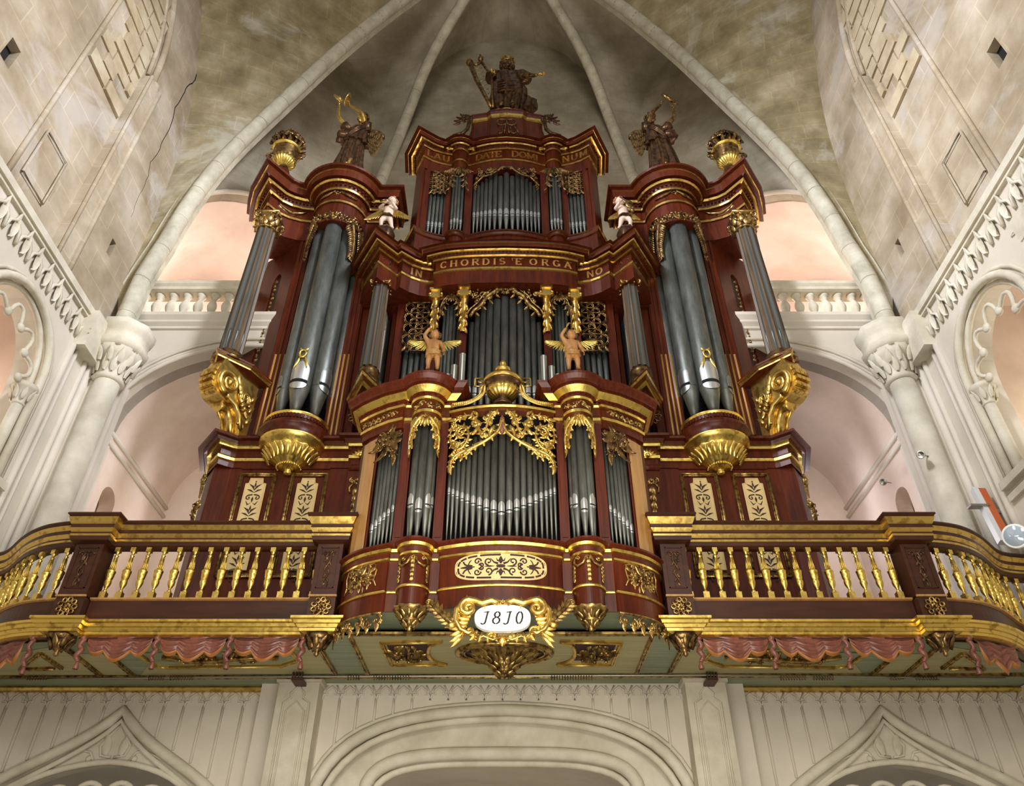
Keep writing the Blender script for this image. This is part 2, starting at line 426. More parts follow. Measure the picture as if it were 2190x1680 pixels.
for s in (1, -1):
    fx = (lambda p: p) if s == 1 else MX
    ceiling_part(web('nave_web', fx(RA), fx(FN)), ['web_stone'])
    ceiling_part(web('w', fx(RA), fx(F1a)), ['apse_stone'])
    ceiling_part(web('w', fx(RB), fx(F1b)), ['apse_stone'])
    ceiling_part(web('w', fx(RB), fx(F2)), ['apse_stone'])
# ribs: a round moulding on a square backing band, voussoir joints cut as shallow rings
def rib(pts, r, band, bandw, side):
    m = MB(); P = resample(pts, .16)
    m.tube(P, lambda t: r, 10, 0)
    for i in range(4, len(P) - 2, 6):
        d = (P[i + 1] - P[i]).normalized(); m.tube([P[i] - d * .006, P[i] + d * .006], r + .002, 10, 1)
    rows = [[p + Vector(o) for o in ((side * -bandw, band[0], 0), (side * -bandw, band[1], 0), (side * .04, band[1], 0), (side * .04, band[0], 0))] for p in P]
    if side: m.grid(rows, 0, False)
    return m
for s in (1, -1):
    fx = (lambda p: p) if s == 1 else MX
    struct('trim_%d' % (1 if s == 1 else 2), rib(fx(RA), .175, (.0, .34), .36, s), ['rib_stone', 'web_stone'])
    struct('trim_%d' % (3 if s == 1 else 4), rib(fx(RB), .17, (0, 0), .2, False), ['rib_stone', 'web_stone'])
m = MB(); m.lathe([(0, -.25), (.4, -.2), (.6, 0), (.5, .2), (0, .25)], (0, 10.5, 29.3)); struct('trim_5', m, ['rib_stone'])

# apse back wall behind the organ
m = MB(); po = [(-4.0, 4.5)] + [(p.x, p.z) for p in F2[:-1]] + [(0, 28.8)] + [(-p.x, p.z) for p in reversed(F2[:-1])] + [(4.0, 4.5)]
m.prism(po[::-1], lambda u, v, w: (u, 14.0 + w, v), .4); struct('wall_back', m, ['apse_stone'])
# diagonal apse walls with the arched opening of the upper tribune, and the tribune behind it
dn = Vector((3.84, 2.8)).normalized(); on = Vector((-dn.y, dn.x)); Ld = sqrt(3.84 ** 2 + 2.8 ** 2)
def fdiag(u, v, w): return (-7.7 + dn.x * u + on.x * w, 11.2 + dn.y * u + on.y * w, v)
oc, orr = 2.25, 2.1
opening = [(oc - orr, 12.0)] + [(oc + orr * cos(radians(180 - a)), 15.2 + 2.3 * sin(radians(a))) for a in range(0, 181, 9)] + [(oc + orr, 12.0)]
outer = [(.0, 11.9)] + [((Vector((p.x + 7.7, p.y - 11.2)).dot(dn)), p.z) for p in F1] + [(Ld, 11.9)]
for s in (1, -1):
    fm = (lambda u, v, w: fdiag(u, v, w)) if s == 1 else (lambda u, v, w: (-fdiag(u, v, w)[0],) + tuple(fdiag(u, v, w)[1:]))
    m = MB(); m.prism(outer, fm, .35, 0, [opening])
    struct('wall_apse_%s' % ('left' if s == 1 else 'right'), m, ['apse_stone'])
    # thin roll around the opening
    m = MB(); m.tube([Vector(fm(u, v, -.02)) for u, v in opening], .06, 6); struct('trim_6' if s == 1 else 'trim_7', m, ['pale_plaster'])
    m = MB(); rows = [[fm(u, v, w) for u, v in opening] for w in (.3, 1.6, 3.6)]; m.grid(rows, 0, True)
    m.add([fm(oc - orr, 12, 3.6), fm(oc + orr, 12, 3.6), fm(oc + orr, 19, 3.6), fm(oc - orr, 19, 3.6)], [(0, 1, 2, 3)])
    m.add([fm(-.2, 12.05, .1), fm(Ld, 12.05, .1), fm(Ld, 12.05, 3.6), fm(-.2, 12.05, 3.6)], [(0, 1, 2, 3)])
    struct('wall_tribune_upper_%s' % ('left' if s == 1 else 'right'), m, ['pink_plaster'])
# bridge walls in front of the tribunes: arched opening below, cornice and stone balustrade on top
arch_pts = [(-7.34, 5.0), (-7.34, 9.85)] + [(-4.95 + 2.39 * cos(radians(180 - a)), 9.85 + 1.78 * sin(radians(a))) for a in range(8, 173, 8)] + [(-2.56, 9.85), (-2.56, 5.0)]
for s in (1, -1):
    fm = lambda u, v, w, s=s: (s * u, 11.35 + w, v)
    nm = 'left' if s == 1 else 'right'
    m = MB(); m.prism([(-8.2, 5.0), (-2.4, 5.0), (-2.4, 12.42), (-8.2, 12.42)][::-1], fm, .5, 0, [arch_pts]); struct('wall_bridge_' + nm, m, ['pale_plaster'])
    m = MB(); cr = arch_pts[1:-1]
    m.tube([Vector((s * u, 11.33, v)) for u, v in cr], .05, 6); m.tube([Vector((s * (-4.95 + (u + 4.95) * 1.075), 11.33, 9.85 + (v - 9.85) * 1.1)) for u, v in cr], .035, 6)
    m.sweep([(min(s * -8.0, s * -2.4), 11.35), (max(s * -8.0, s * -2.4), 11.35)], [(0, 12.05), (.04, 12.07), (.04, 12.13), (.1, 12.2), (.1, 12.25), (.16, 12.34), (.16, 12.42), (0, 12.42)])
    struct('trim_8' if s == 1 else 'trim_9', m, ['pale_plaster'])
    # lower tribune: barrel vault, side wall with impost string and niche, back wall
    m = MB(); bar = [(u, v) for u, v in arch_pts[1:-1]]
    m.grid([[(s * u, y, v) for u, v in bar] for y in (11.6, 12.8, 14.6)], 0, True)
    m.add([(s * -7.6, 14.6, 5), (s * -2.4, 14.6, 5), (s * -2.4, 14.6, 12.2), (s * -7.6, 14.6, 12.2)], [(0, 1, 2, 3)])
    struct('ceiling', m, ['pink_plaster'])
    m = MB(); nic = [(12.15, 6.0)] + arc2((12.42, 8.75), .27, 180, 0, 10) + [(12.69, 6.0)]
    m.prism([(11.6, 5), (14.6, 5), (14.6, 9.9), (11.6, 9.9)], lambda u, v, w, s=s: (s * (-7.36 - w), u, v), .3, 0, [nic[::-1]])
    m.box((min(s * -7.75, s * -7.7), 12.0, 5.8), (max(s * -7.75, s * -7.7), 12.9, 9.3))
    struct('wall_tribune_lower_' + nm, m, ['pink_plaster'])
    m = MB()
    for z in (9.82, 9.62): m.tube([Vector((s * -7.34, 11.6, z)), Vector((s * -7.34, 14.6, z))], .045, 6)
    struct('trim_10' if s == 1 else 'trim_11', m, ['pale_plaster'])

# side walls of the nave
for s in (1, -1):
    nm = 'left' if s == 1 else 'right'
    m = MB(); poly = [(-8, 11.0), (11.4, 11.0), (11.4, 12.5)] + [(p.y, p.z) for p in FN] + [(-2, 27.0), (-8, 22)]
    slot = [(9.99, 12.85), (10.14, 12.85), (10.14, 13.25), (9.99, 13.25)]; slot2 = [(6.05, 12.9), (6.3, 12.9), (6.3, 13.4), (6.05, 13.4)]
    bl = [(7.25, 13.3)] + [(7.25, 17.0), (7.6, 19.0), (8.15, 20.0), (8.62, 18.6), (8.8, 17.2), (8.8, 13.3)]
    m.prism(poly, lambda u, v, w, s=s: (s * (-7.7 - w), u, v), .8, 0, [slot[::-1], slot2[::-1]])
    for sl in (slot, slot2): m.box((min(s * -7.9, s * -7.86), sl[0][0] - .1, sl[0][1] - .1), (max(s * -7.9, s * -7.86), sl[1][0] + .1, sl[2][1] + .1), 1)
    # raised dressed blocks inside the blind window and a framed plaster panel under it
    R = random.Random(5)
    for r_ in range(12):
        z0 = 15.2 + r_ * .36; y = 7.3 + (r_ % 2) * .3
        while y < 8.5:
            w_ = R.uniform(.45, .8); y1 = min(y + w_, 8.62)
            if y1 - y > .12 and R.random() < .85: dd = R.uniform(.03, .06); m.box((min(s * -7.72, s * (-7.7 + dd)), y + .025, z0 + .02), (max(s * -7.72, s * (-7.7 + dd)), y1 - .02, z0 + .33), 2)
            y = y1
    struct('wall_' + nm, m, ['wall_stone', 'black', 'dressed_stone'])
    # crack in the upper wall: a jagged dark recess line
    ck = [atx(*p, -7.69) for p in ((440, 20), (432, 80), (426, 140), (418, 172), (400, 185), (392, 205), (375, 230), (368, 265), (350, 300), (338, 328), (322, 346), (318, 375), (305, 405), (290, 440), (276, 478))]
    if s == 1:
        ck2 = []
        RR = random.Random(3)
        for a, b in zip(ck, ck[1:]):
            for t in (0, .33, .66): q = a.lerp(b, t); ck2.append((-7.7, q.y + RR.uniform(-.02, .02), q.z))
        m = MB(); m.tube(ck2, lambda t: .016 * (1.2 - t), 4); struct('trim_12', m, ['black'])
    # blind-window shafts, their little capital, the arch above and the moulded panel
    m = MB(); x = s * -7.66
    m.tube([Vector((x, 8.97, z)) for z in (11.1, 14, 17.0)], .09, 8); m.tube([Vector((x + s * .0, 8.8, z)) for z in (11.1, 17.0)], .05, 6)
    m.ball((x + s * .04, 9.0, 17.0), (.12, .12, .16)); m.ball((x + s * .04, 9.0, 16.85), (.14, .14, .05))
    m.tube(curve3([(x, 8.97, 17.05), (x, 8.85, 18.2), (x, 8.5, 19.3), (x, 7.9, 20.4), (x, 7.2, 21.2)], 16), .08, 8)
    m.tube(curve3([(x, 8.75, 17.05), (x, 8.6, 18.1), (x, 8.25, 19.1), (x, 7.7, 20.0), (x, 7.2, 20.6)], 16), .05, 6)
    m.tube([Vector((x, 7.22, z)) for z in (11.1, 14, 20.6)], .05, 6)
    m.box((min(s * -7.72, s * -7.5), 8.68, 11.1), (max(s * -7.72, s * -7.5), 9.1, 16.9)); m.tube([Vector((s * -7.5, 9.1, z)) for z in (11.1, 16.9)], .05, 6); m.tube([Vector((s * -7.5, 8.7, z)) for z in (11.1, 16.9)], .04, 6)
    pp = [(x, 7.45, 11.9), (x, 8.1, 11.9), (x, 8.1, 13.0), (x, 7.45, 13.0)]; m.tube([Vector(p) for p in pp], .025, 5, closed=True)
    struct('trim_13' if s == 1 else 'trim_14', m, ['web_stone' if 0 else 'wall_stone'])
    # lower wall with traceried arch
    m = MB(); cy = 8.55; hw = .98
    ar = [(cy - hw, 7.5), (cy - hw, 9.15)] + [(cy + hw * cos(radians(180 - a)), 9.15 + 1.12 * sin(radians(a)) ** .9) for a in range(12, 169, 12)] + [(cy + hw, 9.15), (cy + hw, 7.5)]
    ar2 = [(u - 2.9, v) for u, v in ar]
    m.prism([(-8, 0), (11.4, 0), (11.4, 11.1), (-8, 11.1)], lambda u, v, w, s=s: (s * (-7.42 - w), u, v), .5, 0, [ar[::-1], ar2[::-1]])
    struct('wall_lower_' + nm, m, ['pale_plaster'])
    m = MB()
    m.box((min(s * -7.9, s * -7.32), -8, 11.06), (max(s * -7.9, s * -7.32), 10.35, 11.2))
    m.box((min(s * -7.5, s * -7.36), -8, 11.0), (max(s * -7.5, s * -7.36), 10.35, 11.06))
    xx = s * -7.38
    for y in (0, -2.9):
        m.tube([Vector((xx, u + y, v)) for u, v in ar], .07, 8); m.tube([Vector((xx - s * .08, cy + (u - cy) * .88 + y, 7.5 + (v - 7.5) * .97)) for u, v in ar], .05, 6)
        m.tube([Vector((xx - s * .02, cy + (u - cy) * 1.13 + y, 7.5 + (v - 7.5) * 1.03)) for u, v in ar], .035, 6)
        for k in range(5):                          # foiled cusps inside the arch
            a0 = 180 - k * 36; pts = []
            for i in range(9):
                a = radians(a0 - 36 * i / 8); rr = .84 - .22 * abs(cos(pi * i / 8)) ** 3 + 0
                pts.append((xx - s * .1, cy + y + rr * hw * cos(a), 9.05 + rr * 1.1 * sin(a)))
            m.tube(pts, .035, 6)
            e = pts[-1]; m.ball(e, (.05, .08, .08))
        # colonnettes with leafy capitals
        for e in (-.86, .86):
            m.tube([Vector((xx - s * .1, cy + y + e, z)) for z in (7.5, 8.7)], .085, 10)
            m.lathe([(.085, 0), (.11, .03), (.09, .06), (.11, .16), (.17, .28), (.19, .3), (.19, .36)], (xx - s * .1, cy + y + e, 8.7), 10)
            for k in range(8):
                a = k * pi / 4; fl = planemap((xx - s * .1 + .12 * cos(a), cy + y + e + .12 * sin(a), 8.78), (-sin(a), cos(a), 0), (cos(a) * .35, sin(a) * .35, 1))
                leaf(m, fl, 0, 0, pi / 2, .2, .09, .03)
    m.box((min(s * -7.6, s * -7.3), -8, 7.38), (max(s * -7.6, s * -7.3), 9.75, 7.5)); m.box((min(s * -7.6, s * -7.36), -8, 7.2), (max(s * -7.6, s * -7.36), 9.75, 7.3))
    # leaf crenellation under the sill
    y = 5.2
    while y < 10.1:
        pts = [(xx, y - .17, 10.52), (xx, y - .13, 10.72), (xx, y - .02, 10.82), (xx, y, 11.0), (xx, y + .02, 10.82), (xx, y + .13, 10.72), (xx, y + .17, 10.52)]
        m.tube(pts, .032, 5)
        leaf(m, planemap((xx + s * .03, y, 10.5), (0, -s, 0), (0, 0, 1)), 0, 0, pi / 2, .4, .17, .06)
        y += .34
    # heraldic relief over the arch spandrel
    rl = planemap((s * -7.4, 7.15, 10.25), (0, -s, 0), (0, 0, 1)); m.prism([(-.16, -.2), (.16, -.2), (.2, .22), (-.2, .22)], lambda a, b, w, rl=rl: rl(a, b, w), .04)
    spray(m, rl, 0, 0, .36, .42, 0, 11, 16, hh=.06)
    struct('trim_15' if s == 1 else 'trim_16', m, ['pale_stone'])
    m = MB(); m.add([(s * -10.6, 3, 7), (s * -10.6, 12, 7), (s * -10.6, 12, 13), (s * -10.6, 3, 13)], [(0, 1, 2, 3)])
    m.add([(s * -10.6, 10.6, 7), (s * -7.9, 10.6, 7), (s * -7.9, 10.6, 13), (s * -10.6, 10.6, 13)], [(0, 1, 2, 3)])
    m.add([(s * -10.6, 3, 12), (s * -10.6, 12, 12), (s * -7.9, 12, 12), (s * -7.9, 3, 12)], [(0, 1, 2, 3)])
    struct('wall_side_chapel_' + nm, m, ['pink_plaster'])
    # stepped mouldings of the pier between arch and corner shaft
    m = MB()
    for yy, r_ in ((9.86, .06), (10.02, .035), (10.34, .05), (10.5, .09)):
        m.tube([Vector((s * -7.4, yy, z)) for z in (5.2, 10.35)], r_, 8)
    m.box((min(s * -7.6, s * -7.1), 10.55, 5.1), (max(s * -7.6, s * -7.1), 11.4, 11.0))
    m.tube([Vector((s * -7.25, 11.2, z)) for z in (5.2, 11.0)], .16, 10)
    struct('trim_17' if s == 1 else 'trim_18', m, ['pale_plaster'])

# corner columns that carry the arch
def corner_column(label):
    t = thing('corner_column', label, 'column', (-7.05, 10.62, 5.1), 'stone corner columns under the organ arch')
    c = (-7.05, 10.62, 0)
    m = MB(); m.lathe([(.3, 5.1), (.3, 5.25), (.25, 5.35), (.22, 5.45), (.215, 10.1)], c, 18); mk('shaft', m, 'pale_stone', t)
    m = MB(); m.lathe([(.22, 10.08), (.28, 10.13), (.24, 10.2), (.25, 10.35), (.33, 10.6), (.42, 10.72)], c, 18)
    for k in range(12):
        a = k * pi / 6; fl = planemap((c[0] + .25 * cos(a), c[1] + .25 * sin(a), 10.22), (-sin(a), cos(a), 0), (cos(a) * .3, sin(a) * .3, 1))
        leaf(m, fl, 0, 0, pi / 2, .3, .13, .04); leaf(m, fl, .06, .18, pi / 2, .3, .14, .06)
    mk('capital', m, 'pale_stone', t)
    m = MB(); m.lathe([(.42, 10.7), (.48, 10.78), (.48, 10.86), (.44, 10.92), (.44, 11.08), (.5, 11.16), (.5, 11.3)], c, 8, a0=pi / 8, a1=2 * pi + pi / 8); mk('abacus', m, 'pale_stone', t)
    return t
cc = corner_column('pale stone corner column with leafy capital on the left of the organ')
mir(cc, None, 'pale stone corner column with leafy capital on the right of the organ')
# carved frieze block joining capital and side wall
for s in (1, -1):
    m = MB(); m.box((min(s * -7.7, s * -7.2), 9.85, 10.35), (max(s * -7.7, s * -7.2), 10.7, 11.15)); rl = planemap((s * -7.2, 10.15, 10.7), (0, -s, 0), (0, 0, 1)); spray(m, rl, 0, 0, .5, .5, 0, 4, 18, hh=.05)
    struct('trim_19' if s == 1 else 'trim_20', m, ['pale_stone'])
# stone balustrades on the bridge walls
def stone_balustrade(label):
    t = thing('stone_balustrade', label, 'balustrade', (-6.6, 11.45, 12.42), 'stone balustrades of the upper tribune')
    m = MB(); m.box((-7.9, 11.3, 12.42), (-5.3, 11.62, 12.52)); mk('plinth', m, 'pale_stone', t)
    m = MB(); m.sweep([(-7.9, 11.34), (-5.3, 11.34)], [(0, 13.14), (.05, 13.17), (.05, 13.24), (.09, 13.3), (.09, 13.38), (0, 13.42), (-.3, 13.42), (-.3, 13.14), (0, 13.14)]); mk('handrail', m, 'pale_stone', t)
    pf = [(.1, 0), (.1, .06), (.06, .08), (.05, .12), (.085, .2), (.1, .28), (.085, .36), (.05, .44), (.045, .47), (.07, .5), (.06, .54), (.1, .57), (.1, .62)]
    b0 = MB(); b0.lathe(pf, (0, 0, 0), 12); bo = None
    for i in range(8):
        p = (-7.55 + i * .29, 11.46, 12.52)
        if bo is None: bo = mk('baluster', b0, 'pale_stone', t, p)
        else: dup(bo, t, p)
    return t
sb = stone_balustrade('white stone balustrade high on the wall left of the organ')
mir(sb, None, 'white stone balustrade high on the wall right of the organ')
# inner apse shafts below the ribs
for s in (1, -1):
    m = MB(); m.tube([Vector((s * -4.25, 13.95, z)) for z in (12.45, 14, 16.0)], .3, 12); m.tube([Vector((s * -4.25, 13.95, z)) for z in (16.0, 17.2)], lambda t: .3 - .12 * t, 12); struct('trim_21' if s == 1 else 'trim_22', m, ['apse_stone'])
# floor of nave, tribune floor, small wall marks
m = MB(); m.add([(-11, -20, 0), (11, -20, 0), (11, 15, 0), (-11, 15, 0)], [(0, 1, 2, 3)]); struct('floor', m, ['plaster_floor'])
for s in (1, -1):
    m = MB(); p = at(587, 90, 10.3); m.box((0, 0, 0), (.01, .01, .01))
# ---------------------------------------------------------------- porch wall under the gallery
YP = 10.76
def fp(u, v, w): return (u, YP + w, v)
def bez(p0, p1, p2, p3, n=12): return [tuple(((1 - t) ** 3) * a + 3 * t * (1 - t) ** 2 * b + 3 * t * t * (1 - t) * c + t ** 3 * d for a, b, c, d in zip(p0, p1, p2, p3)) for t in [i / n for i in range(n + 1)]]
def PX(px, py, Y=YP): q = at(px, py, Y); return (q.x, q.z)
inA = bez(PX(775, 1690), PX(790, 1600), PX(930, 1607), PX(1085, 1606)); inA = inA + [(-x, z) for x, z in reversed(inA[:-1])]; inA = [(inA[0][0], 0)] + inA + [(inA[-1][0], 0)]
ouA = bez(PX(665, 1700), PX(720, 1560), PX(860, 1520), PX(1085, 1518)); ouA = ouA + [(-x, z) for x, z in reversed(ouA[:-1])]; ouA = [(ouA[0][0], 0)] + ouA + [(ouA[-1][0], 0)]
m = MB(); m.prism([(-3.3, 0), (-3.3, 5.02), (3.3, 5.02), (3.3, 0)][::-1], fp, .35, 0, [ouA]); struct('wall_porch', m, ['pale_plaster'])
m = MB(); m.prism(ouA[::-1], lambda u, v, w: (u, YP + .16 + w, v), .3, 0, [inA]); 
m.tube([Vector((u, YP - .02, v)) for u, v in ouA], .075, 8); m.tube([Vector((u * .965, YP + .05, v - .10)) for u, v in ouA], .05, 8); m.tube([Vector((u * 1.03, YP, v + .09)) for u, v in ouA], .03, 6)
m.tube([Vector((u, YP + .12, v)) for u, v in inA], .085, 8); m.tube([Vector((u * .96, YP + .2, v - .1)) for u, v in inA], .05, 8)
struct('trim_23', m, ['pale_stone'])
m = MB(); m.box((-3.2, 13.2, 0), (3.2, 13.4, 5)); m.grid([[(u * 1.0, y, v) for u, v in inA] for y in (11.4, 13.2)], 0, True); struct('wall_porch_inner', m, ['pale_plaster'])
# blind tracery: ribs with pointed heads in a row
def tracery(m, x0, x1, z0, z1, y, step=.29, skip=None):
    x = x0
    while x < x1 - .05:
        zb = z0 if skip is None else max(z0, skip(x))
        if zb < z1 - .3: m.tube([Vector((x, y, zb)), Vector((x, y, z1 - .2))], .018, 5)
        hw = step / 2; cx = x + hw
        if cx < x1:
            m.tube([(x, y, z1 - .22), (x + .02, y, z1 - .14), (x + hw * .55, y, z1 - .14), (x + hw * .45, y, z1 - .09), (cx, y, z1 - .035), (cx + hw * .55, y, z1 - .09), (cx + hw * .45, y, z1 - .14), (x + step - .02, y, z1 - .14), (x + step, y, z1 - .22)], .017, 5)
            m.tube([(x - hw * .5, y, z1 - .02), (x, y, z1 - .13), (x + hw * .5, y, z1 - .02)], .012, 4)
        x += step
    m.box((x0, y - .0, z1 - .02), (x1, y + .04, z1 + .06))
def hA(x):
    for (a, za), (b, zb) in zip(ouA, ouA[1:]):
        if a <= x <= b and b > a: return za + (zb - za) * (x - a) / (b - a) + .12
    return 0
m = MB(); tracery(m, -2.45, 2.45, 2.5, 4.93, YP - .01, .245, hA); struct('trim_24', m, ['pale_plaster'])
# pilasters
for s in (1, -1):
    m = MB(); x0, x1 = sorted((s * -2.98, s * -2.44)); m.box((x0, 10.47, 0), (x1, 11.1, 5.0)); m.box((x0 - .03, 10.43, 4.86), (x1 + .03, 11.1, 4.93))
    cx = s * -2.71; y = 10.465
    m.tube([(cx - .17, y, 2.5), (cx - .17, y, 4.6), (cx - .08, y, 4.66), (cx - .09, y, 4.72), (cx, y, 4.82), (cx + .09, y, 4.72), (cx + .08, y, 4.66), (cx + .17, y, 4.6), (cx + .17, y, 2.5)], .016, 5)
    m.tube([(cx - .12, y, 2.5), (cx - .12, y, 4.5), (cx, y, 4.62), (cx + .12, y, 4.5), (cx + .12, y, 2.5)], .012, 5)
    struct('trim_25' if s == 1 else 'trim_26', m, ['pale_stone'])
    # side walls of the porch front with an ogee arch
    oc_ = -5.15; YS = 10.92
    og = [(-7.35, 0)] + bez((-7.35, 2.9), (-7.1, 3.75), (-5.75, 3.95), (oc_, 4.62), 14) + bez((oc_, 4.62), (-4.62, 3.95), (-3.42, 3.8), (-3.25, 2.9), 14)[1:] + [(-3.25, 0)]
    ins = [(-6.95, 0)] + bez((-6.95, 2.9), (-6.7, 3.6), (-5.9, 3.93), (oc_, 3.96), 12) + bez((oc_, 3.96), (-4.4, 3.93), (-3.75, 3.6), (-3.6, 2.9), 12)[1:] + [(-3.6, 0)]
    fs = lambda u, v, w, s=s: (s * u, YS + w, v)
    m = MB(); m.prism([(-8.2, 0), (-8.2, 4.95), (-3.0, 4.95), (-3.0, 0)][::-1], fs, .3, 0, [og]); struct('wall_porch_%s' % ('left' if s == 1 else 'right'), m, ['pale_plaster'])
    m = MB(); m.prism(og[::-1], lambda u, v, w, s=s: (s * u, YS + .03 + w, v), .2, 0, [ins])
    m.tube([Vector((s * u, YS - .03, v)) for u, v in og], .07, 8); m.tube([Vector((s * (oc_ + (u - oc_) * .95), YS - .01, v - .13)) for u, v in og], .035, 6); m.tube([Vector((s * u, YS, v + .02)) for u, v in ins], .04, 6)
    f_ = planemap((s * oc_, YS + .02, 4.22), (1, 0, 0), (0, 0, 1))
    for e in (-1, 1):                               # ogee flame cusps
        m.tube([f_(e * .02, -.18), f_(e * .16, -.16), f_(e * .2, -.04), f_(e * .12, .08), f_(e * .03, .2)], .018, 6); leaf(m, f_, e * .1, -.16, pi / 2 - e * .15, .3, .14, .05)
        m.tube([f_(e * .24, -.22), f_(e * .3, -.12), f_(e * .4, -.1), f_(e * .75, -.24)], .016, 6); m.ball(f_(e * .3, -.2), .04)
    for k in range(9):                              # cusped heads of the glazed lights
        a = -6.75 + k * .4; zc = 3.55 - ((a + .2 - oc_) / 1.75) ** 2 * .45
        m.tube([Vector((s * (a + .2 - .2 * cos(pi * i / 10)), YS + .08, zc + .2 * sin(pi * i / 10))) for i in range(11)], .035, 6)
        m.tube([Vector((s * a, YS + .08, zc - .8)), Vector((s * a, YS + .08, zc))], .035, 6)
        for e in (.06, .34): m.tube([Vector((s * (a + e), YS + .08, zc - .02)), Vector((s * (a + .2 + (e - .2) * .45), YS + .08, zc + .03)), Vector((s * (a + .2 + (e - .2) * .5), YS + .08, zc + .1))], .02, 5)
    struct('trim_27' if s == 1 else 'trim_28', m, ['pale_stone'])
    m = MB(); tracery(m, -7.6, -3.2, 2.5, 4.88, YS - .01, .27, lambda x: max([za + (zb - za) * (x - a) / (b - a) for (a, za), (b, zb) in zip(og, og[1:]) if b > a and a <= x <= b] + [0]) + .1)
    if s == -1:
        m.v = [(-v[0], v[1], v[2]) for v in m.v]; m.f = [f[::-1] for f in m.f]
    struct('trim_29' if s == 1 else 'trim_30', m, ['pale_plaster'])
    m = MB(); m.box((min(s * -7.4, s * -3.2), 12.4, 0), (max(s * -7.4, s * -3.2), 12.5, 4.9)); struct('wall_porch_side_inner_%s' % ('left' if s == 1 else 'right'), m, ['pale_plaster'])
    m = MB(); m.box((min(s * -7.0, s * -3.5), 11.5, 3.05), (max(s * -7.0, s * -3.5), 11.62, 3.25), 0)
    for k in range(4): m.box((s * (-6.6 + k * .85) - .05, 11.5, 1.5), (s * (-6.6 + k * .85) + .05, 11.6, 3.6), 0)
    struct('trim_31' if s == 1 else 'trim_32', m, ['dark_wood'])
    # outer pilaster beside the nave wall
    m = MB(); m.box((min(s * -7.75, s * -7.15), 10.3, 0), (max(s * -7.75, s * -7.15), 11.0, 4.92)); struct('trim_33' if s == 1 else 'trim_34', m, ['pale_stone'])
# ================================================================ shared organ helpers
def prof(face_y, rows, px=1085, scale=1.):
    # rows: (outward offset, picture row, material) -> (offset, z, material) for a moulding whose wall stands at face_y
    return [(o, Z(py, face_y - o, px), mt) for o, py, mt in rows]
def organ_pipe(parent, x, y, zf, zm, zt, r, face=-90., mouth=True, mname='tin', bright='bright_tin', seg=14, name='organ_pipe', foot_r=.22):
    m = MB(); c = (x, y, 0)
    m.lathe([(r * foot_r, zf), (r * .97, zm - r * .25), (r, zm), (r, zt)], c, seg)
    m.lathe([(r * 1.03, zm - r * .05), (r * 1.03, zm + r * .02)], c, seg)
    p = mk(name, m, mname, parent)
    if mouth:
        m = MB(); a0 = radians(face); h = (max(3.0 * r, .06) if r < .09 else 2.1 * r); rows = []
        for i in range(8):
            t = i / 7; w = radians(52) * (1 if t < .55 else sqrt(max(0.02, 1 - ((t - .55) / .46) ** 2))); q = 1.05 + .05 * sin(pi * t)
            rows.append([(x + r * q * cos(a0 + w * k / 4), y + r * q * sin(a0 + w * k / 4), zm + r * .35 + h * t) for k in range(-4, 5)])
        m.grid(rows, 0, True)
        rows = []
        for i in range(5):
            t = i / 4; w = radians(52) * sqrt(max(.03, 1 - t * t)); q = 1.05 - .05 * t
            rows.append([(x + r * q * cos(a0 + w * k / 4), y + r * q * sin(a0 + w * k / 4), zm - r * .05 - r * .75 * t) for k in range(-4, 5)])
        m.grid(rows, 0, True)
        rows = [[(x + r * 1.045 * cos(a0 + radians(52) * k / 4), y + r * 1.045 * sin(a0 + radians(52) * k / 4), zz) for k in range(-4, 5)] for zz in (zm - r * .05, zm + r * .35)]
        m.grid(rows, 1, True); mk('pipe_mouth', m, [bright, 'black'], p)
    return p
def cap(mb, plan, back, z, m=0):
    poly = [tuple(p[:2]) for p in plan] + list(back)
    vs = [(u, v, z) for u, v in poly]; tr = tessellate_polygon([[Vector((u, v, 0)) for u, v in poly]])
    mb.add(vs, [tuple(t) for t in tr], m)
def subplan(plan, a, b): return [p for p in plan if a <= p[0] <= b]
def surf(plan):
    # map (arc length from start, height z, outward w) -> 3D on a swept wall
    P = [Vector(p) for p in plan]; L = [0.]
    for a, b in zip(P, P[1:]): L.append(L[-1] + (b - a).length)
    def f(u, v, w=0.):
        j = 0
        while j < len(L) - 2 and L[j + 1] < u: j += 1
        t = (u - L[j]) / max(1e-9, L[j + 1] - L[j]); q = P[j].lerp(P[j + 1], t); d = (P[j + 1] - P[j]).normalized()
        return Vector((q.x + d.y * w, q.y - d.x * w, v))
    return f, L[-1]
def shift(f, du, dv): return lambda a, b, w=0.: f(a + du, b + dv, w)
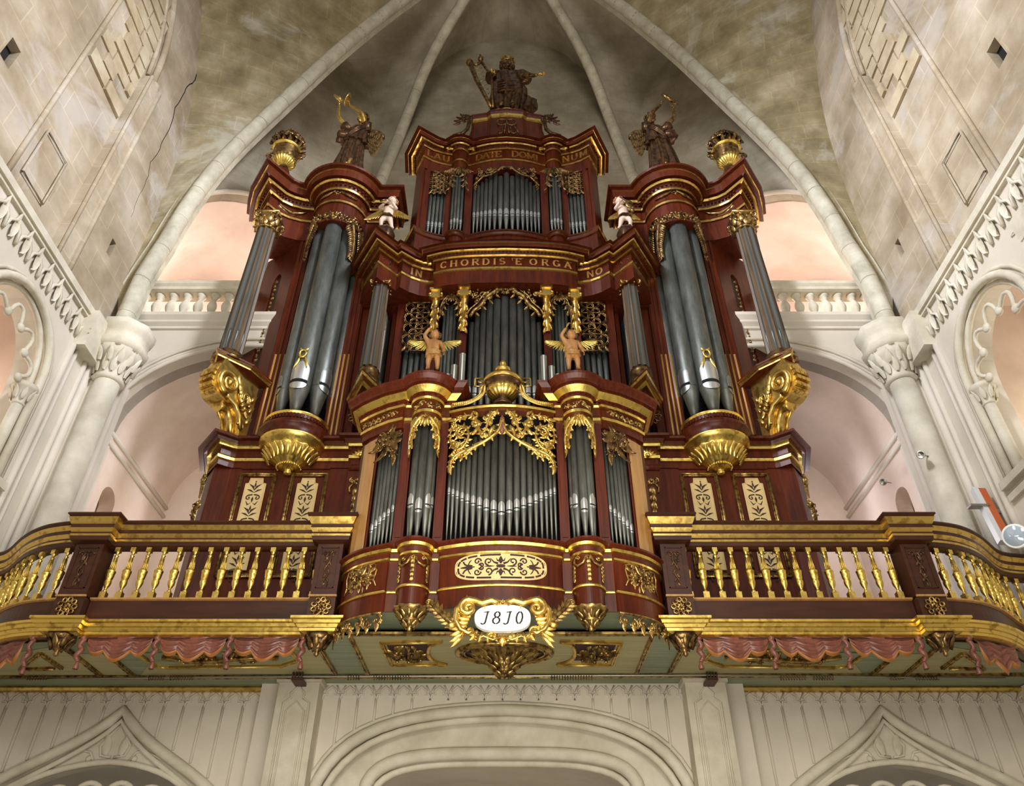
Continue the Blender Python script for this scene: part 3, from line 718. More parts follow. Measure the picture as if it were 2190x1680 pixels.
# letters drawn as broad and hair strokes with serifs (unit: cap height 1)
def _bowl(cx, cy, rx, ry, a0, a1): return [(cx + rx * cos(radians(a0 + (a1 - a0) * i / 10)), cy + ry * sin(radians(a0 + (a1 - a0) * i / 10))) for i in range(11)]
GL = {'I': (.3, [[(.15, 0), (.15, 1)]], [.15]), 'N': (.8, [[(.12, 0), (.12, 1)], [(.12, 1), (.7, 0)], [(.7, 0), (.7, 1)]], [.12, -.12, -.7]),
 'C': (.75, [_bowl(.42, .5, .34, .48, 45, 315)], []), 'H': (.8, [[(.12, 0), (.12, 1)], [(.68, 0), (.68, 1)], [(.12, .5), (.68, .5)]], [.12, .68]),
 'O': (.85, [_bowl(.42, .5, .36, .48, 0, 360)], []), 'R': (.75, [[(.12, 0), (.12, 1)], [(.12, 1)] + _bowl(.35, .75, .28, .25, 90, -90) + [(.12, .5)], [(.38, .5), (.72, 0)]], [.12, .72]),
 'D': (.8, [[(.12, 0), (.12, 1)], [(.12, 1)] + _bowl(.3, .5, .42, .5, 90, -90) + [(.12, 0)]], []), 'S': (.6, [_bowl(.3, .74, .22, .24, 30, 270) + _bowl(.3, .26, .24, .24, 90, -150)], []),
 'T': (.7, [[(.35, 0), (.35, 1)], [(.02, 1), (.68, 1)], [(.02, 1), (.02, .85)], [(.68, 1), (.68, .85)]], [.35]), 'E': (.65, [[(.12, 0), (.12, 1)], [(.12, 1), (.58, 1)], [(.12, .5), (.48, .5)], [(.12, 0), (.6, 0)], [(.58, 1), (.58, .88)], [(.6, 0), (.6, .12)]], []),
 'G': (.8, [_bowl(.42, .5, .34, .48, 45, 330), [(.72, .42), (.72, .1)], [(.55, .42), (.8, .42)]], []), 'A': (.8, [[(.05, 0), (.4, 1)], [(.4, 1), (.75, 0)], [(.2, .35), (.6, .35)]], [.05, .75]),
 'L': (.62, [[(.12, 0), (.12, 1)], [(.12, 0), (.58, 0)], [(.58, 0), (.58, .14)]], [.12]), 'U': (.8, [[(.12, 1), (.12, .35)] + _bowl(.4, .35, .28, .34, 180, 360) + [(.68, 1)]], [-.12, -.68]),
 'M': (.95, [[(.12, 0), (.12, 1)], [(.12, 1), (.47, .15)], [(.47, .15), (.82, 1)], [(.82, 1), (.82, 0)]], [.12, .82]), ' ': (.35, [], []),
 '1': (.5, [[(.12, .95), (.48, 1)], [(.38, 1), (.3, .12)] + [(.24, .0), (.1, -.05), (-.02, .02)]], []), '8': (.62, [_bowl(.33, .76, .2, .23, 0, 360), _bowl(.31, .26, .26, .27, 0, 360)], []), '0': (.6, [_bowl(.33, .5, .23, .5, 0, 360)], [])}
def text_on(mb, s, f, u0, v0, h, m=0, w=.004, thick=.075, gap=.14, sx=1.):
    x = u0
    for ch in s:
        adv, strokes, serifs = GL[ch]
        for st in strokes:
            for (a, b), (c, d) in zip(st, st[1:]):
                L = sqrt((c - a) ** 2 + (d - b) ** 2)
                if L < 1e-6: continue
                vert = abs(d - b) / L; q = h * thick * (.45 + .75 * vert); nx, ny = -(d - b) / L * q, (c - a) / L * q; e = h * .03
                ex, ey = (c - a) / L * e, (d - b) / L * e
                P = [(a * h * sx - ex + nx, b * h - ey + ny), (a * h * sx - ex - nx, b * h - ey - ny), (c * h * sx + ex - nx, d * h + ey - ny), (c * h * sx + ex + nx, d * h + ey + ny)]
                vs = [f(x + p, v0 + r, w) for p, r in P] + [f(x + p, v0 + r, .0) for p, r in P]
                mb.add(vs, [(0, 1, 2, 3), (0, 4, 5, 1), (1, 5, 6, 2), (2, 6, 7, 3), (3, 7, 4, 0)], m)
        for sf in serifs:
            for e in (0, 1):
                if sf < 0 and e == 0: continue
                cx = abs(sf) * h * sx; P = [(cx - h * .15, e * h - h * .025), (cx + h * .15, e * h - h * .025), (cx + h * .15, e * h + h * .025), (cx - h * .15, e * h + h * .025)]
                mb.add([f(x + p, v0 + r, w) for p, r in P], [(0, 1, 2, 3)], m)
        x += (adv + gap) * h * sx
    return x
def text_w(s, h, gap=.14, sx=1.): return sum((GL[c][0] + gap) * h * sx for c in s)
def ribbon(mb, f, pts, w, m=0, lift=.004):
    n = len(pts); rows = []
    for i in range(n):
        a, b = pts[max(0, i - 1)], pts[min(n - 1, i + 1)]; dx, dy = b[0] - a[0], b[1] - a[1]; L = sqrt(dx * dx + dy * dy) or 1
        q = (w(i / (n - 1)) if callable(w) else w) / 2; rows.append([f(pts[i][0] - dy / L * q, pts[i][1] + dx / L * q, lift), f(pts[i][0] + dy / L * q, pts[i][1] - dx / L * q, lift)])
    mb.grid([[r[1], r[0]] for r in rows], m, False)
def disc(mb, f, u, v, r, m=0, lift=.005, ry=None, n=12):
    ry = ry or r
    mb.add([f(u, v, lift)] + [f(u + r * cos(2 * pi * k / n), v + ry * sin(2 * pi * k / n), lift) for k in range(n)], [(0, 1 + k, 1 + (k + 1) % n) for k in range(n)], m)
def corinthian(mb, c, r, z0, z1, m=0, seg=14):
    h = z1 - z0; x, y = c
    mb.lathe([(r, z0), (r * 1.12, z0 + h * .03), (r * 1.12, z0 + h * .07), (r * .95, z0 + h * .1), (r * 1.0, z0 + h * .5), (r * 1.35, z0 + h * .82)], (x, y, 0), seg, m)
    for row, (zz, L, k0) in enumerate(((.08, .42, 0), (.3, .45, .5))):
        for k in range(8):
            a = (k + k0) * pi / 4; fl = planemap((x + r * 1.02 * cos(a), y + r * 1.02 * sin(a), z0 + h * zz), (-sin(a), cos(a), 0), (cos(a) * .28, sin(a) * .28, .96))
            leaf(mb, fl, 0, 0, pi / 2, h * L, r * .75, r * .3, m); mb.ball(fl(0, h * L * .93, r * .25), r * .16, m, 6, 4)
    for k in range(4):
        a = pi / 4 + k * pi / 2; d = Vector((cos(a), sin(a), 0)); o = Vector((x, y, z0 + h * .72)) + d * r * 1.25
        fl = planemap(o, d, (0, 0, 1)); mb.tube([fl(p, q) for p, q in [(-r * .5, -h * .25)] + spiral_pts(r * .22, h * .04, r * .33, pi * .8, 1.5, -1, 14)], r * .13, 5, m)
    mb.lathe([(r * 1.75, z1 - h * .14), (r * 1.85, z1 - h * .07), (r * 1.85, z1)], (x, y, 0), 4, m, a0=pi / 4, a1=2 * pi + pi / 4, rf=None)
def fluted(mb, c, r0, r1, z0, z1, n=10, m=0, mf=1):
    seg = n * 4; x, y = c; rows = []
    for i in range(2):
        r = (r0, r1)[i]; z = (z0, z1)[i]; rows.append([(x + r * q * cos(2 * pi * j / seg), y + r * q * sin(2 * pi * j / seg), z) for j in range(seg) for q in ((1.0, 1.0, .84, .84)[j % 4],)])
    mb.grid(rows, m, False, True, lambda i, j: mf if j % 4 in (1, 2) else m)

# ================================================================ THE GALLERY
GAL = thing('organ_gallery', 'projecting mahogany and gilt organ gallery with turned balustrade and painted underside', 'gallery', (0, 10.9, 5.0))
ends = [(-7.72, 9.95), (-7.35, 9.93), (-7.04, 9.88), (-6.85, 9.81), (-6.68, 9.68), (-6.5, 9.5), (-6.3, 9.31), (-6.1, 9.16), (-5.87, 9.04), (-5.6, 8.97), (-5.35, 8.95)]
ends = [(p.x, p.y) for p in smooth_curve([(a, b, 0) for a, b in ends], 3)]
GY = 8.95
straight = [(-5.02, GY), (-2.3, GY)]
RAILP = lambda y=GY, px=400, ex=0.: [(-.03, Z(1172, y, px), 0), (.02, Z(1168, y, px), 0), (.03, Z(1160, y, px), 0), (.035, Z(1158, y, px), 1), (.035, Z(1156, y, px), 1), (.03, Z(1152, y, px), 0), (.045, Z(1149, y, px), 1), (.06, Z(1145, y, px), 1), (.05, Z(1142, y, px), 0), (.055, Z(1137, y, px), 0), (.07, Z(1134, y, px), 1), (.095, Z(1129, y, px), 1), (.09, Z(1127, y, px), 0), (.115, Z(1124, y, px), 0), (.11, Z(1121, y, px), 0), (-.1, Z(1121, y, px) + .01, 0), (-.1, Z(1172, y, px), 0), (-.03, Z(1172, y, px), 0)]
zt_ = Z(1121, GY, 400); zb_ = Z(1172, GY, 400); zs0 = Z(1279, GY, 400); zg1 = Z(1330, GY, 400); zg0 = Z(1358, GY, 400) + .0
for nm, pl in (('handrail', straight), ('curved_handrail', ends)):
    m = MB(); m.sweep(pl, RAILP(), smooth=False); both(mk(nm, m, ['rail_wood', 'gold'], GAL))
for pl in (straight, ends):
    m = MB(); m.sweep(pl, [(-.02, 4.9, 0), (.0, zg1, 0), (.0, zs0 - .03, 0), (.03, zs0 - .02, 1), (.03, zs0, 1), (-.12, zs0, 0), (-.12, 4.9, 0)]); both(mk('fascia_board', m, ['rail_wood', 'golden_wood'], GAL))
    m = MB(); m.sweep(pl, [(-.02, zg0 - .02), (.03, zg0), (.035, zg0 + .03), (.05, zg0 + .035), (.07, zg0 + .07), (.09, zg0 + .075), (.1, zg0 + .11), (.13, zg0 + .12), (.13, zg0 + .15), (0, zg0 + .16)]); both(mk('gilt_cornice', m, 'bright_gold', GAL))
# balusters
def baluster_mesh():
    H = zb_ - zs0 + .01; m = MB(); k = H / .70
    m.box((-.038, -.038, 0), (.038, .038, .085 * k)); m.box((-.032, -.032, H - .06 * k), (.032, .032, H))
    pf = [(.018, .08), (.026, .09), (.026, .105), (.016, .12), (.016, .135), (.028, .16), (.04, .19), (.045, .225), (.04, .25), (.038, .262), (.046, .28), (.05, .32), (.052, .355), (.056, .36), (.056, .378), (.04, .39), (.034, .40), (.02, .56), (.018, .57), (.027, .58), (.027, .592), (.016, .60), (.016, .615), (.026, .63), (.03, .645)]
    m.lathe([(r, z * k) for r, z in pf], (0, 0, 0), 12)
    for j in range(8):
        a = j * pi / 4; m.tube([(.033 * cos(a), .033 * sin(a), .405 * k), (.019 * cos(a), .019 * sin(a), .56 * k)], .006, 4)
    return m
BAL0 = None; sp = []
for i in range(14): sp.append((-4.90 + i * .1985, GY + .02, 0))
for p, q in zip(resample([(a, b, 0) for a, b in ends[::-1]], .2)[1:], resample([(a, b, 0) for a, b in ends[::-1]], .2)[2:]):
    sp.append((p.x, p.y + .03, atan2((p - q).y, (p - q).x)))
for s in (1, -1):
    for x, y, rz in sp:
        p = (s * x, y, zs0)
        if BAL0 is None: BAL0 = mk('baluster', baluster_mesh(), 'bright_gold', GAL, p, rotz=rz)
        else: dup(BAL0, GAL, p, s * rz)
# piers of the balustrade
def pier(x0, x1, y0, carve, seed):
    m = MB(); cx = (x0 + x1) / 2
    m.box((x0, y0, zs0 - .005), (x1, y0 + .3, zb_)); m.box((x0, y0 - .0, zg1), (x1, y0 + .3, zs0 - .03))
    m.box((x0 - .01, y0 - .025, zs0 - .03), (x1 + .01, y0, zs0 - .008), 1)
    hw = (x1 - x0) / 2 - .05
    for a, b, c, d in ((-hw, zs0 + .08, hw, zs0 + .092), (-hw, zb_ - .06, hw, zb_ - .048), (-hw, zs0 + .08, -hw + .012, zb_ - .048), (hw - .012, zs0 + .08, hw, zb_ - .048)): m.box((cx + a, y0 - .012, b), (cx + c, y0, d), 0)
    p = mk('rail_pier', m, ['rail_wood', 'golden_wood'], GAL)
    pl = [(x0, y0 + .3), (x0, y0), (x1, y0), (x1, y0 + .3)]
    m = MB(); m.sweep(pl, [(o + (.05 if o > 0 else 0), z + (.03 if z > zt_ - .06 else 0), k) for o, z, k in RAILP(GY, 205)]); cap(m, [(a, b) for a, b in pl], [], zt_ + .04); mk('pier_cap', m, ['rail_wood', 'gold'], p)
    m = MB(); f = planemap((cx, y0 - .002, (zs0 + zb_) / 2), (1, 0, 0), (0, 0, 1)); H = (zb_ - zs0) * .72
    for e in (-1, 1):
        scroll(m, f, e * .05, H * .4, .045, 0 if e > 0 else pi, 1.2, e, .009, leaves=3); m.tube([f(e * .03 * sin(t * 9), H * (.45 - t), .01) for t in [i / 24 * .95 for i in range(25)]], lambda t: .011 * (1.1 - .6 * t), 5)
    for k in range(7): leaf(m, f, 0, H * (.35 - .12 * k), -pi / 2 + (.6 if k % 2 else -.6), .09 * (1.1 - .07 * k), .04, .02)
    mk('carved_drop', m, 'dark_bronze', p, label='dark carved ribbon and leaf drop')
    m = MB(); f = planemap((cx, y0 - .005, (zg1 + zs0) / 2 - .01), (1, 0, 0), (0, 0, 1)); R_ = min((zs0 - zg1) * .46, (x1 - x0) * .5)
    for k in range(9):
        a = 2 * pi * k / 9; m.tube([f(R_ * (.66 + .22 * cos(b)) * cos(a) - R_ * .2 * sin(b) * sin(a), R_ * (.66 + .22 * cos(b)) * sin(a) + R_ * .2 * sin(b) * cos(a), .012) for b in [2 * pi * i / 8 for i in range(8)]], R_ * .09, 5, closed=True)
    rosette(m, f, 0, 0, R_ * .45, 0, 8, .03)
    mk('rosette', m, 'old_gold', p)
    m = MB(); m.sweep([(x0 - .02, y0 + .25), (x0 - .02, y0), (x1 + .02, y0), (x1 + .02, y0 + .25)], [(-.03, zg0 - .02), (.03, zg0), (.035, zg0 + .03), (.05, zg0 + .035), (.07, zg0 + .07), (.09, zg0 + .075), (.1, zg0 + .11), (.13, zg0 + .12), (.13, zg0 + .15), (0, zg0 + .16)]); mk('gilt_cornice', m, 'bright_gold', p)
    m = MB(); m.lathe([(0, -.24), (.025, -.22), (.03, -.2), (.02, -.18), (.06, -.15), (.09, -.1), (.08, -.09), (.12, -.05), (.17, 0)], (cx, y0 + .12, zg0 - .02), 14, rf=lambda a, z: 1 + .1 * cos(8 * a))
    for k in range(8):
        a = k * pi / 4; fl = planemap((cx + .07 * cos(a), y0 + .12 + .07 * sin(a), zg0 - .16), (-sin(a), cos(a), 0), (cos(a) * .55, sin(a) * .55, .8)); leaf(m, fl, 0, 0, pi / 2, .16, .08, .03)
    mk('pendant', m, 'bronze_gold', p)
    return p
for p in (pier(-5.38, -5.03, 8.83, 1, 1), pier(-2.32, -2.0, 8.83, 1, 2)): both(p)
# underside: boards, gilt battens, carved panels
m = MB(); so = [(-7.72, 9.95)] + ends + straight + [(-1.95, 8.95)]; cap(m, so + mirx(so), [(7.72, 11.0), (-7.72, 11.0)], 4.935); mk('soffit_boards', m, 'green_planks', GAL)
def zs(x, y, z=4.93): return atz(x, y, z)
m = MB()
for pts in ([(233, 1398), (287, 1443), (222, 1443), (166, 1398)], [(338, 1395), (672, 1380), (712, 1440), (300, 1444)], [(0, 1400), (130, 1380), (215, 1443), (0, 1443)]):
    m.add([zs(x, y, 4.93) for x, y in pts], [(0, 1, 2, 3)])
both(mk('soffit_panel_boards', m, 'ochre_planks', GAL))
m = MB(); m.add([zs(x, y, 4.928) for x, y in ((750, 1354), (1405, 1354), (1368, 1440), (787, 1440))], [(0, 1, 2, 3)]); mk('soffit_panel_boards', m, 'ochre_planks', GAL)
def batten(m, a, b, w=.05, z=4.93):
    p, q = Vector(zs(*a)), Vector(zs(*b)); d = (q - p); L = d.length; d.normalize(); n = Vector((-d.y, d.x, 0))
    m.obox((p + q) / 2 + Vector((0, 0, -.012)), d * L / 2, n * w / 2, (0, 0, .014)); m.tube([p + n * w * .3 + Vector((0, 0, -.03)), q + n * w * .3 + Vector((0, 0, -.03))], .01, 5); m.tube([p - n * w * .3 + Vector((0, 0, -.03)), q - n * w * .3 + Vector((0, 0, -.03))], .01, 5)
for a, b in (((138, 1380), (221, 1446)), ((228, 1394), (287, 1443)), ((672, 1362), (718, 1438)), ((749, 1356), (787, 1438)), ((86, 1394), (133, 1426)), ((44, 1428), (117, 1426)), ((86, 1394), (44, 1428))):
    m = MB(); batten(m, a, b); both(mk('gilt_batten', m, 'old_gold', GAL))
m = MB(); batten(m, (750, 1352), (1405, 1352), .05); mk('gilt_batten', m, 'old_gold', GAL)
m = MB()
for a, b in (((294, 1394), (334, 1421)), ((334, 1421), (362, 1424)), ((362, 1424), (602, 1421)), ((602, 1421), (640, 1408)), ((640, 1408), (622, 1388))): batten(m, a, b, .045)
fr = both(mk('soffit_panel_frame', m, 'gold', GAL))
m = MB(); q = zs(468, 1400); f = planemap(q, (1, 0, 0), (0, 1, 0), (0, 0, -1))
spray(m, f, 0, 0, 1.3, .42, 0, 21, 46, hh=.07); m.tube([f(-.7, 0, .03), f(-.3, .06, .07), f(0, 0, .08), (f(.4, -.06, .06)), f(.75, .03, .03)], .035, 6)
both(mk('soffit_trophy', m, 'old_gold', GAL))
m = MB(); m.add([zs(x, y, 4.925) for x, y in ((300, 1396), (640, 1390), (628, 1406), (602, 1419), (362, 1422), (336, 1419))], [tuple(range(6))]); both(mk('soffit_panel_ground', m, 'green_planks', GAL))
# centre coffers and the round boss with its pendant
m = MB(); dk_ = MB(); tp = MB()
for a, b in (((816, 1371), (945, 1368)), ((816, 1371), (838, 1418)), ((838, 1418), (955, 1418))): batten(m, a, b, .05)
cvp = [zs(945, 1368), zs(920, 1378), zs(916, 1396), zs(928, 1410), zs(955, 1418)]; m.tube([p + Vector((0, 0, -.02)) for p in smooth_curve(cvp, 4)], .025, 6)
dk_.add([zs(x, y, 4.922) for x, y in ((826, 1377), (915, 1376), (912, 1396), (920, 1412), (842, 1412))], [(0, 1, 2, 3, 4)])
fr = mk('soffit_panel_frame', m, 'gold', GAL); g = mk('panel_ground', dk_, 'fret_dark', fr); q = zs(872, 1395); f = planemap(q, (1, 0, 0), (0, 1, 0), (0, 0, -1)); spray(tp, f, 0, 0, .42, .46, 0, 31, 34, hh=.06); mk('carved_trophy', tp, 'old_gold', fr); both(fr)
m = MB(); q = zs(1079, 1392); m.tube([(q.x + .58 * cos(a), q.y + .36 * sin(a), 4.905) for a in [2 * pi * i / 36 for i in range(36)]], .035, 8, closed=True); m.tube([(q.x + .5 * cos(a), q.y + .3 * sin(a), 4.9) for a in [2 * pi * i / 36 for i in range(36)]], .015, 6, closed=True)
boss = mk('soffit_boss', m, 'old_gold', GAL)
m = MB(); m.lathe([(.5, 0), (.5, .01)], (q.x, q.y, 4.915), 28, sy=.62); mk('boss_ground', m, 'fret_dark', boss)
m = MB(); c = (q.x, q.y, 4.90)
m.lathe([(0, -.30), (.03, -.29), (.05, -.27), (.04, -.25), (.07, -.23), (.1, -.2), (.09, -.18), (.13, -.16), (.16, -.12), (.15, -.1), (.24, -.06), (.36, -.02), (.42, 0)], c, 28, sy=.75, rf=lambda a, z: 1 + .07 * cos(14 * a))
for row, (rr, zz, n_, L) in enumerate(((.05, -.27, 8, .1), (.1, -.19, 10, .12), (.17, -.12, 12, .17), (.27, -.06, 14, .2))):
    for k in range(n_):
        a = 2 * pi * (k + .5 * (row % 2)) / n_; fl = planemap((c[0] + rr * cos(a), c[1] + rr * sin(a) * .75, c[2] + zz), (-sin(a), cos(a), 0), (cos(a) * .85, sin(a) * .7, .5)); leaf(m, fl, 0, 0, pi / 2, L, L * .5, .04)
mk('boss_pendant', m, 'old_gold', boss)
# moulding along the porch wall
m = MB()
for x0, x1 in ((-7.7, -3.08), (3.08, 7.7)): m.sweep([(x0, 10.9), (x1, 10.9)], [(.0, 4.86), (.06, 4.87, 0), (.08, 4.9, 0), (.05, 4.93, 0)])
mk('wall_moulding', m, 'gold', GAL)
m = MB(); batten(m, (0, 1446), (2190, 1440), .06); mk('gilt_batten', m, 'old_gold', GAL)
# carved curtains under the cornice
def swag(p0, p1, drop=.26, lobes=((0, .3, .7), (.3, .7, 1.), (.7, 1., .7)), seed=0):
    m = MB(); p0, p1 = Vector(p0), Vector(p1); d = p1 - p0; n = Vector((d.y, -d.x, 0)).normalized(); rows = []; NV, NU = 14, 44
    def dr(u):
        b = .0
        for a, c, k in lobes:
            if a <= u <= c: b = k * sin(pi * (u - a) / (c - a)) ** .7 * .42
        return drop * (.35 + .45 * sin(pi * u) ** .6 + b)
    for i in range(NV + 1):
        v = i / NV; row = []
        for j in range(NU + 1):
            u = j / NU; D = dr(u); fold = sin(2 * pi * (v * 3.6 + .1 * sin(9 * u))) * .034 * (sin(pi * u) ** .3) * (.35 + .65 * abs(sin(pi * u * 2.5)))
            w = .03 + .05 * abs(sin(pi * u * 2.5)) * v + fold * (v > .05) + .02 * sin(v * 3)
            row.append(p0 + d * u + n * w + Vector((0, 0, -D * v)))
        rows.append(row)
    m.grid(rows, 0, True, False, lambda i, j: 1 if i >= NV - 2 else 0); return m
def tassel(p, L=.3):
    m = MB(); p = Vector(p); pts = [p + Vector((.02 * sin(t * 14), -.03 + .015 * cos(t * 14), -L * t)) for t in [i / 14 for i in range(15)]]
    m.tube(pts, lambda t: .022 + .012 * sin(pi * t), 6); m.ball(p + Vector((0, -.04, -.02)), .035); m.lathe([(.015, 0), (.035, -.06), (.03, -.08)], pts[-1], 8, caps=False); return m
ztop = zg0 - .0; SY = 9.02
def sx_(px): return at(px, 1360, SY).x
for a, b in ((196, 336), (350, 491), (506, 645)): both(mk('carved_swag', swag((sx_(a), SY, ztop), (sx_(b), SY, ztop)), ['red_cloth', 'orange_fringe'], GAL))
for a in (186, 343, 498, 652): both(mk('carved_tassel', tassel((sx_(a), SY - .02, ztop - .01)), 'red_cloth', GAL))
for i0, i1 in ((27, 19), (18, 8)):
    q0, q1 = ends[i0 if i0 < len(ends) else -1], ends[i1]; both(mk('carved_swag', swag((q1[0], q1[1] + .06, ztop), (q0[0], q0[1] + .06, ztop), .34), ['red_cloth', 'orange_fringe'], GAL))
both(mk('carved_tassel', tassel((ends[27][0] + .03, ends[27][1] + .06, ztop), .36), 'red_cloth', GAL))
# floor of the gallery behind the rail
m = MB(); cap(m, so + mirx(so), [(7.72, 11.9), (-7.72, 11.9)], 5.12); mk('deck', m, 'dark_wood', GAL)

# iron rod with rings on brackets under the gallery
rod = thing('curtain_rod', 'thin metal rod with rings running across the porch below the gallery', 'rod', (0, 10.2, 4.82))
def lr(px, py): return at(px, py, 10.22)
m = MB(); m.tube([lr(0, 1452), lr(637, 1446), lr(1522, 1443), lr(2150, 1449)], .014, 6); mk('bar', m, 'steel', rod)
for c0, n_ in ((320, 6), (366, 9), (60, 8), (745, 5), (800, 14), (1180, 16), (1670, 10), (1740, 8), (1905, 4), (1960, 9)):
    m = MB(); p = lr(c0, 1447)
    for k in range(n_): m.tube([(p.x + k * .035, p.y + .026 * cos(a), p.z + .03 * sin(a) - .01) for a in [2 * pi * i / 8 for i in range(8)]], .005, 4, closed=True)
    mk('curtain_rings', m, 'bronze_gold', rod)
for px in (637, 1522):
    m = MB(); p = lr(px, 1444); m.box((p.x - .07, p.y - .03, p.z - .07), (p.x + .07, 10.46, p.z - .03))
    for k in range(4): m.tube([(p.x - .06 + k * .04, p.y + .04 * cos(a), p.z + .04 * sin(a)) for a in [2 * pi * i / 8 for i in range(8)]], .01, 5, closed=True)
    mk('bracket', m, 'dark_wood', rod)
# ================================================================ POSITIVE ORGAN in the gallery front
POS = thing('positive_organ', 'small bowed organ case with two round pipe towers hung in the gallery front', 'organ', (0, 8.95, 5.03))
def arcp(c, r, a0=180, a1=360, n=26, ry=None): return arc2(c, r, a0, a1, n, ry)
PL = [(-1.98, 9.0), (-1.94, 8.86), (-1.82, 8.70), (-1.68, 8.58), (-1.52, 8.49), (-1.35, 8.42), (-1.33, 8.44), (-1.2, 8.44)] + arcp((-1.02, 8.40), .175) + [(-.84, 8.44), (-.72, 8.44), (-.71, 8.38), (-.55, 8.32), (-.36, 8.27), (-.18, 8.24), (0, 8.23)]
PL = dens(PL[:6] and [(p.x, p.y) for p in smooth_curve([(a, b, 0) for a, b in PL[:6]], 4)] + PL[6:], -6); PF = PL + mirx(PL)[1:]
zP = lambda py, off=0.: Z(py, 8.23 - off)
z_ap = 5.02; z_b0 = 5.235; z_b1 = 5.265; z_m0 = zP(1168); z_top = zP(1143, .07)
m = MB(); m.sweep(PF, [(-.02, z_ap, 0), (0, z_ap, 0), (0, z_b0, 0), (.02, z_b0, 1), (.025, (z_b0 + z_b1) / 2, 1), (.02, z_b1, 1), (0, z_b1, 0), (0, z_m0 - .1, 0), (.025, z_m0 - .09, 1), (.025, z_m0 - .065, 1), (.01, z_m0 - .06, 0), (.02, z_m0, 0), (.045, z_m0 + .01, 1), (.055, z_m0 + .045, 1), (.05, z_m0 + .05, 0), (.085, z_m0 + .075, 0), (.085, z_m0 + .1, 0), (-.1, z_m0 + .105, 0)])
pbase = mk('plinth', m, ['mahogany', 'bright_gold'], POS); ZT = z_m0 + .105
m = MB(); cap(m, PF, [], z_ap + .002); mk('underside_boards', m, 'green_planks', POS)
m = MB(); cap(m, PF, [], ZT - .01); mk('wind_chest', m, 'black', POS)
# back panel behind the pipes
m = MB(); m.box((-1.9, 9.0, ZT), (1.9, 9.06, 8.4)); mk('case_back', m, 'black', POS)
# cornice (two outer wings) and the low arched centre cornice
CW = [(-1.95, 9.2), (-1.95, 8.79), (-1.85, 8.70), (-1.72, 8.61), (-1.54, 8.50), (-1.36, 8.43), (-1.34, 8.45), (-1.2, 8.45)] + arcp((-1.02, 8.41), .175) + [(-.84, 8.45), (-.72, 8.45), (-.70, 8.75)]
pr = prof(8.23, [(0, 895, 0), (0, 881, 0), (.03, 878, 1), (.03, 872, 1), (0, 870, 0), (0, 853, 0), (.05, 850, 1), (.06, 845, 1), (.06, 840, 0), (.09, 835, 0), (.12, 829, 1), (.17, 819, 1), (.17, 815, 0), (.2, 812, 0), (.2, 806, 0), (.25, 795, 0), (.26, 790, 0)], 928)
m = MB(); m.sweep(CW, pr + [(-.0, pr[-1][1] + .01, 0)]); cap(m, CW, [], pr[0][1] + .01); cap(m, CW, [], pr[-1][1] + .005); dentils(m, CW, .07, pr[8][1] - .0, pr[9][1] + .015, .06, .03, .04)
both(mk('cornice', m, ['mahogany', 'bright_gold'], POS)); ZC = pr[-1][1]; ZE = pr[0][1]
m = MB(); fz, Lz = surf([p for p in CW if p[0] <= -1.36])
u = .12
while u < Lz - .08:
    scroll(m, fz, u, (pr[4][1] + pr[5][1]) / 2, .05, 0, 1.3, 1 if int(u * 20) % 2 else -1, .012, leaves=5, lw=1.4); u += .085
both(mk('frieze_carving', m, 'old_gold', POS))
m = MB(); fz, Lz = surf(arcp((-1.02, 8.41), .175))
for k in range(4): scroll(m, fz, .09 + k * .12, (pr[4][1] + pr[5][1]) / 2, .055, 0, 1.3, 1 if k % 2 else -1, .013, leaves=5, lw=1.3)
both(mk('frieze_carving', m, 'old_gold', POS))
AC = [(-.71, 8.46), (-.55, 8.40), (-.36, 8.35), (-.18, 8.32), (0, 8.31)]; AC = dens(AC, 0); AC = AC + mirx(AC)[1:]
pa = prof(8.31, [(0, 888, 0), (0, 872, 0), (.04, 869, 1), (.05, 864, 1), (.0, 862, 0)], 1085)
m = MB(); m.sweep(AC, pa + [(-.2, pa[-1][1], 0)]); mk('centre_cornice', m, ['mahogany', 'bright_gold'], POS)
# pilasters and golden end stiles
for x0, x1, y in ((-.84, -.72, 8.44), (-1.33, -1.2, 8.44)):
    m = MB(); m.box((x0, y, ZT - .01), (x1, y + .3, ZE + .06)); m.box((x0 + .025, y - .012, ZT + .12), (x1 - .025, y, ZE - .15)); m.box((x0 - .01, y - .02, ZT - .01), (x1 + .01, y, ZT + .07)); both(mk('pilaster', m, 'mahogany', POS))
m = MB(); m.sweep([(-1.98, 9.0), (-1.93, 8.84), (-1.82, 8.72), (-1.67, 8.60)], [(0, ZT - .01), (0, ZE + .06)]); m.sweep([(-1.67, 8.60), (-1.67, 8.95)], [(0, ZT - .01), (0, ZE + .06)]); both(mk('end_stile', m, 'mahogany', POS))
m = MB(); fz, Lz = surf([(-1.93, 8.84), (-1.82, 8.72), (-1.67, 8.60)]); m.grid([[fz(Lz * (.14 + .76 * i / 6), zz_, .008) for i in range(7)] for zz_ in (ZT + .06, ZE - .05)], 0, False); both(mk('end_panel', m, 'golden_wood', POS, label='golden brown veneered strip'))
# entablature rail over side bays
m = MB(); m.sweep([p for p in CW if -1.86 < p[0] <= -1.36], [(-.03, ZE - .06), (-.03, ZE + .07)]); both(mk('bay_head', m, 'mahogany', POS))
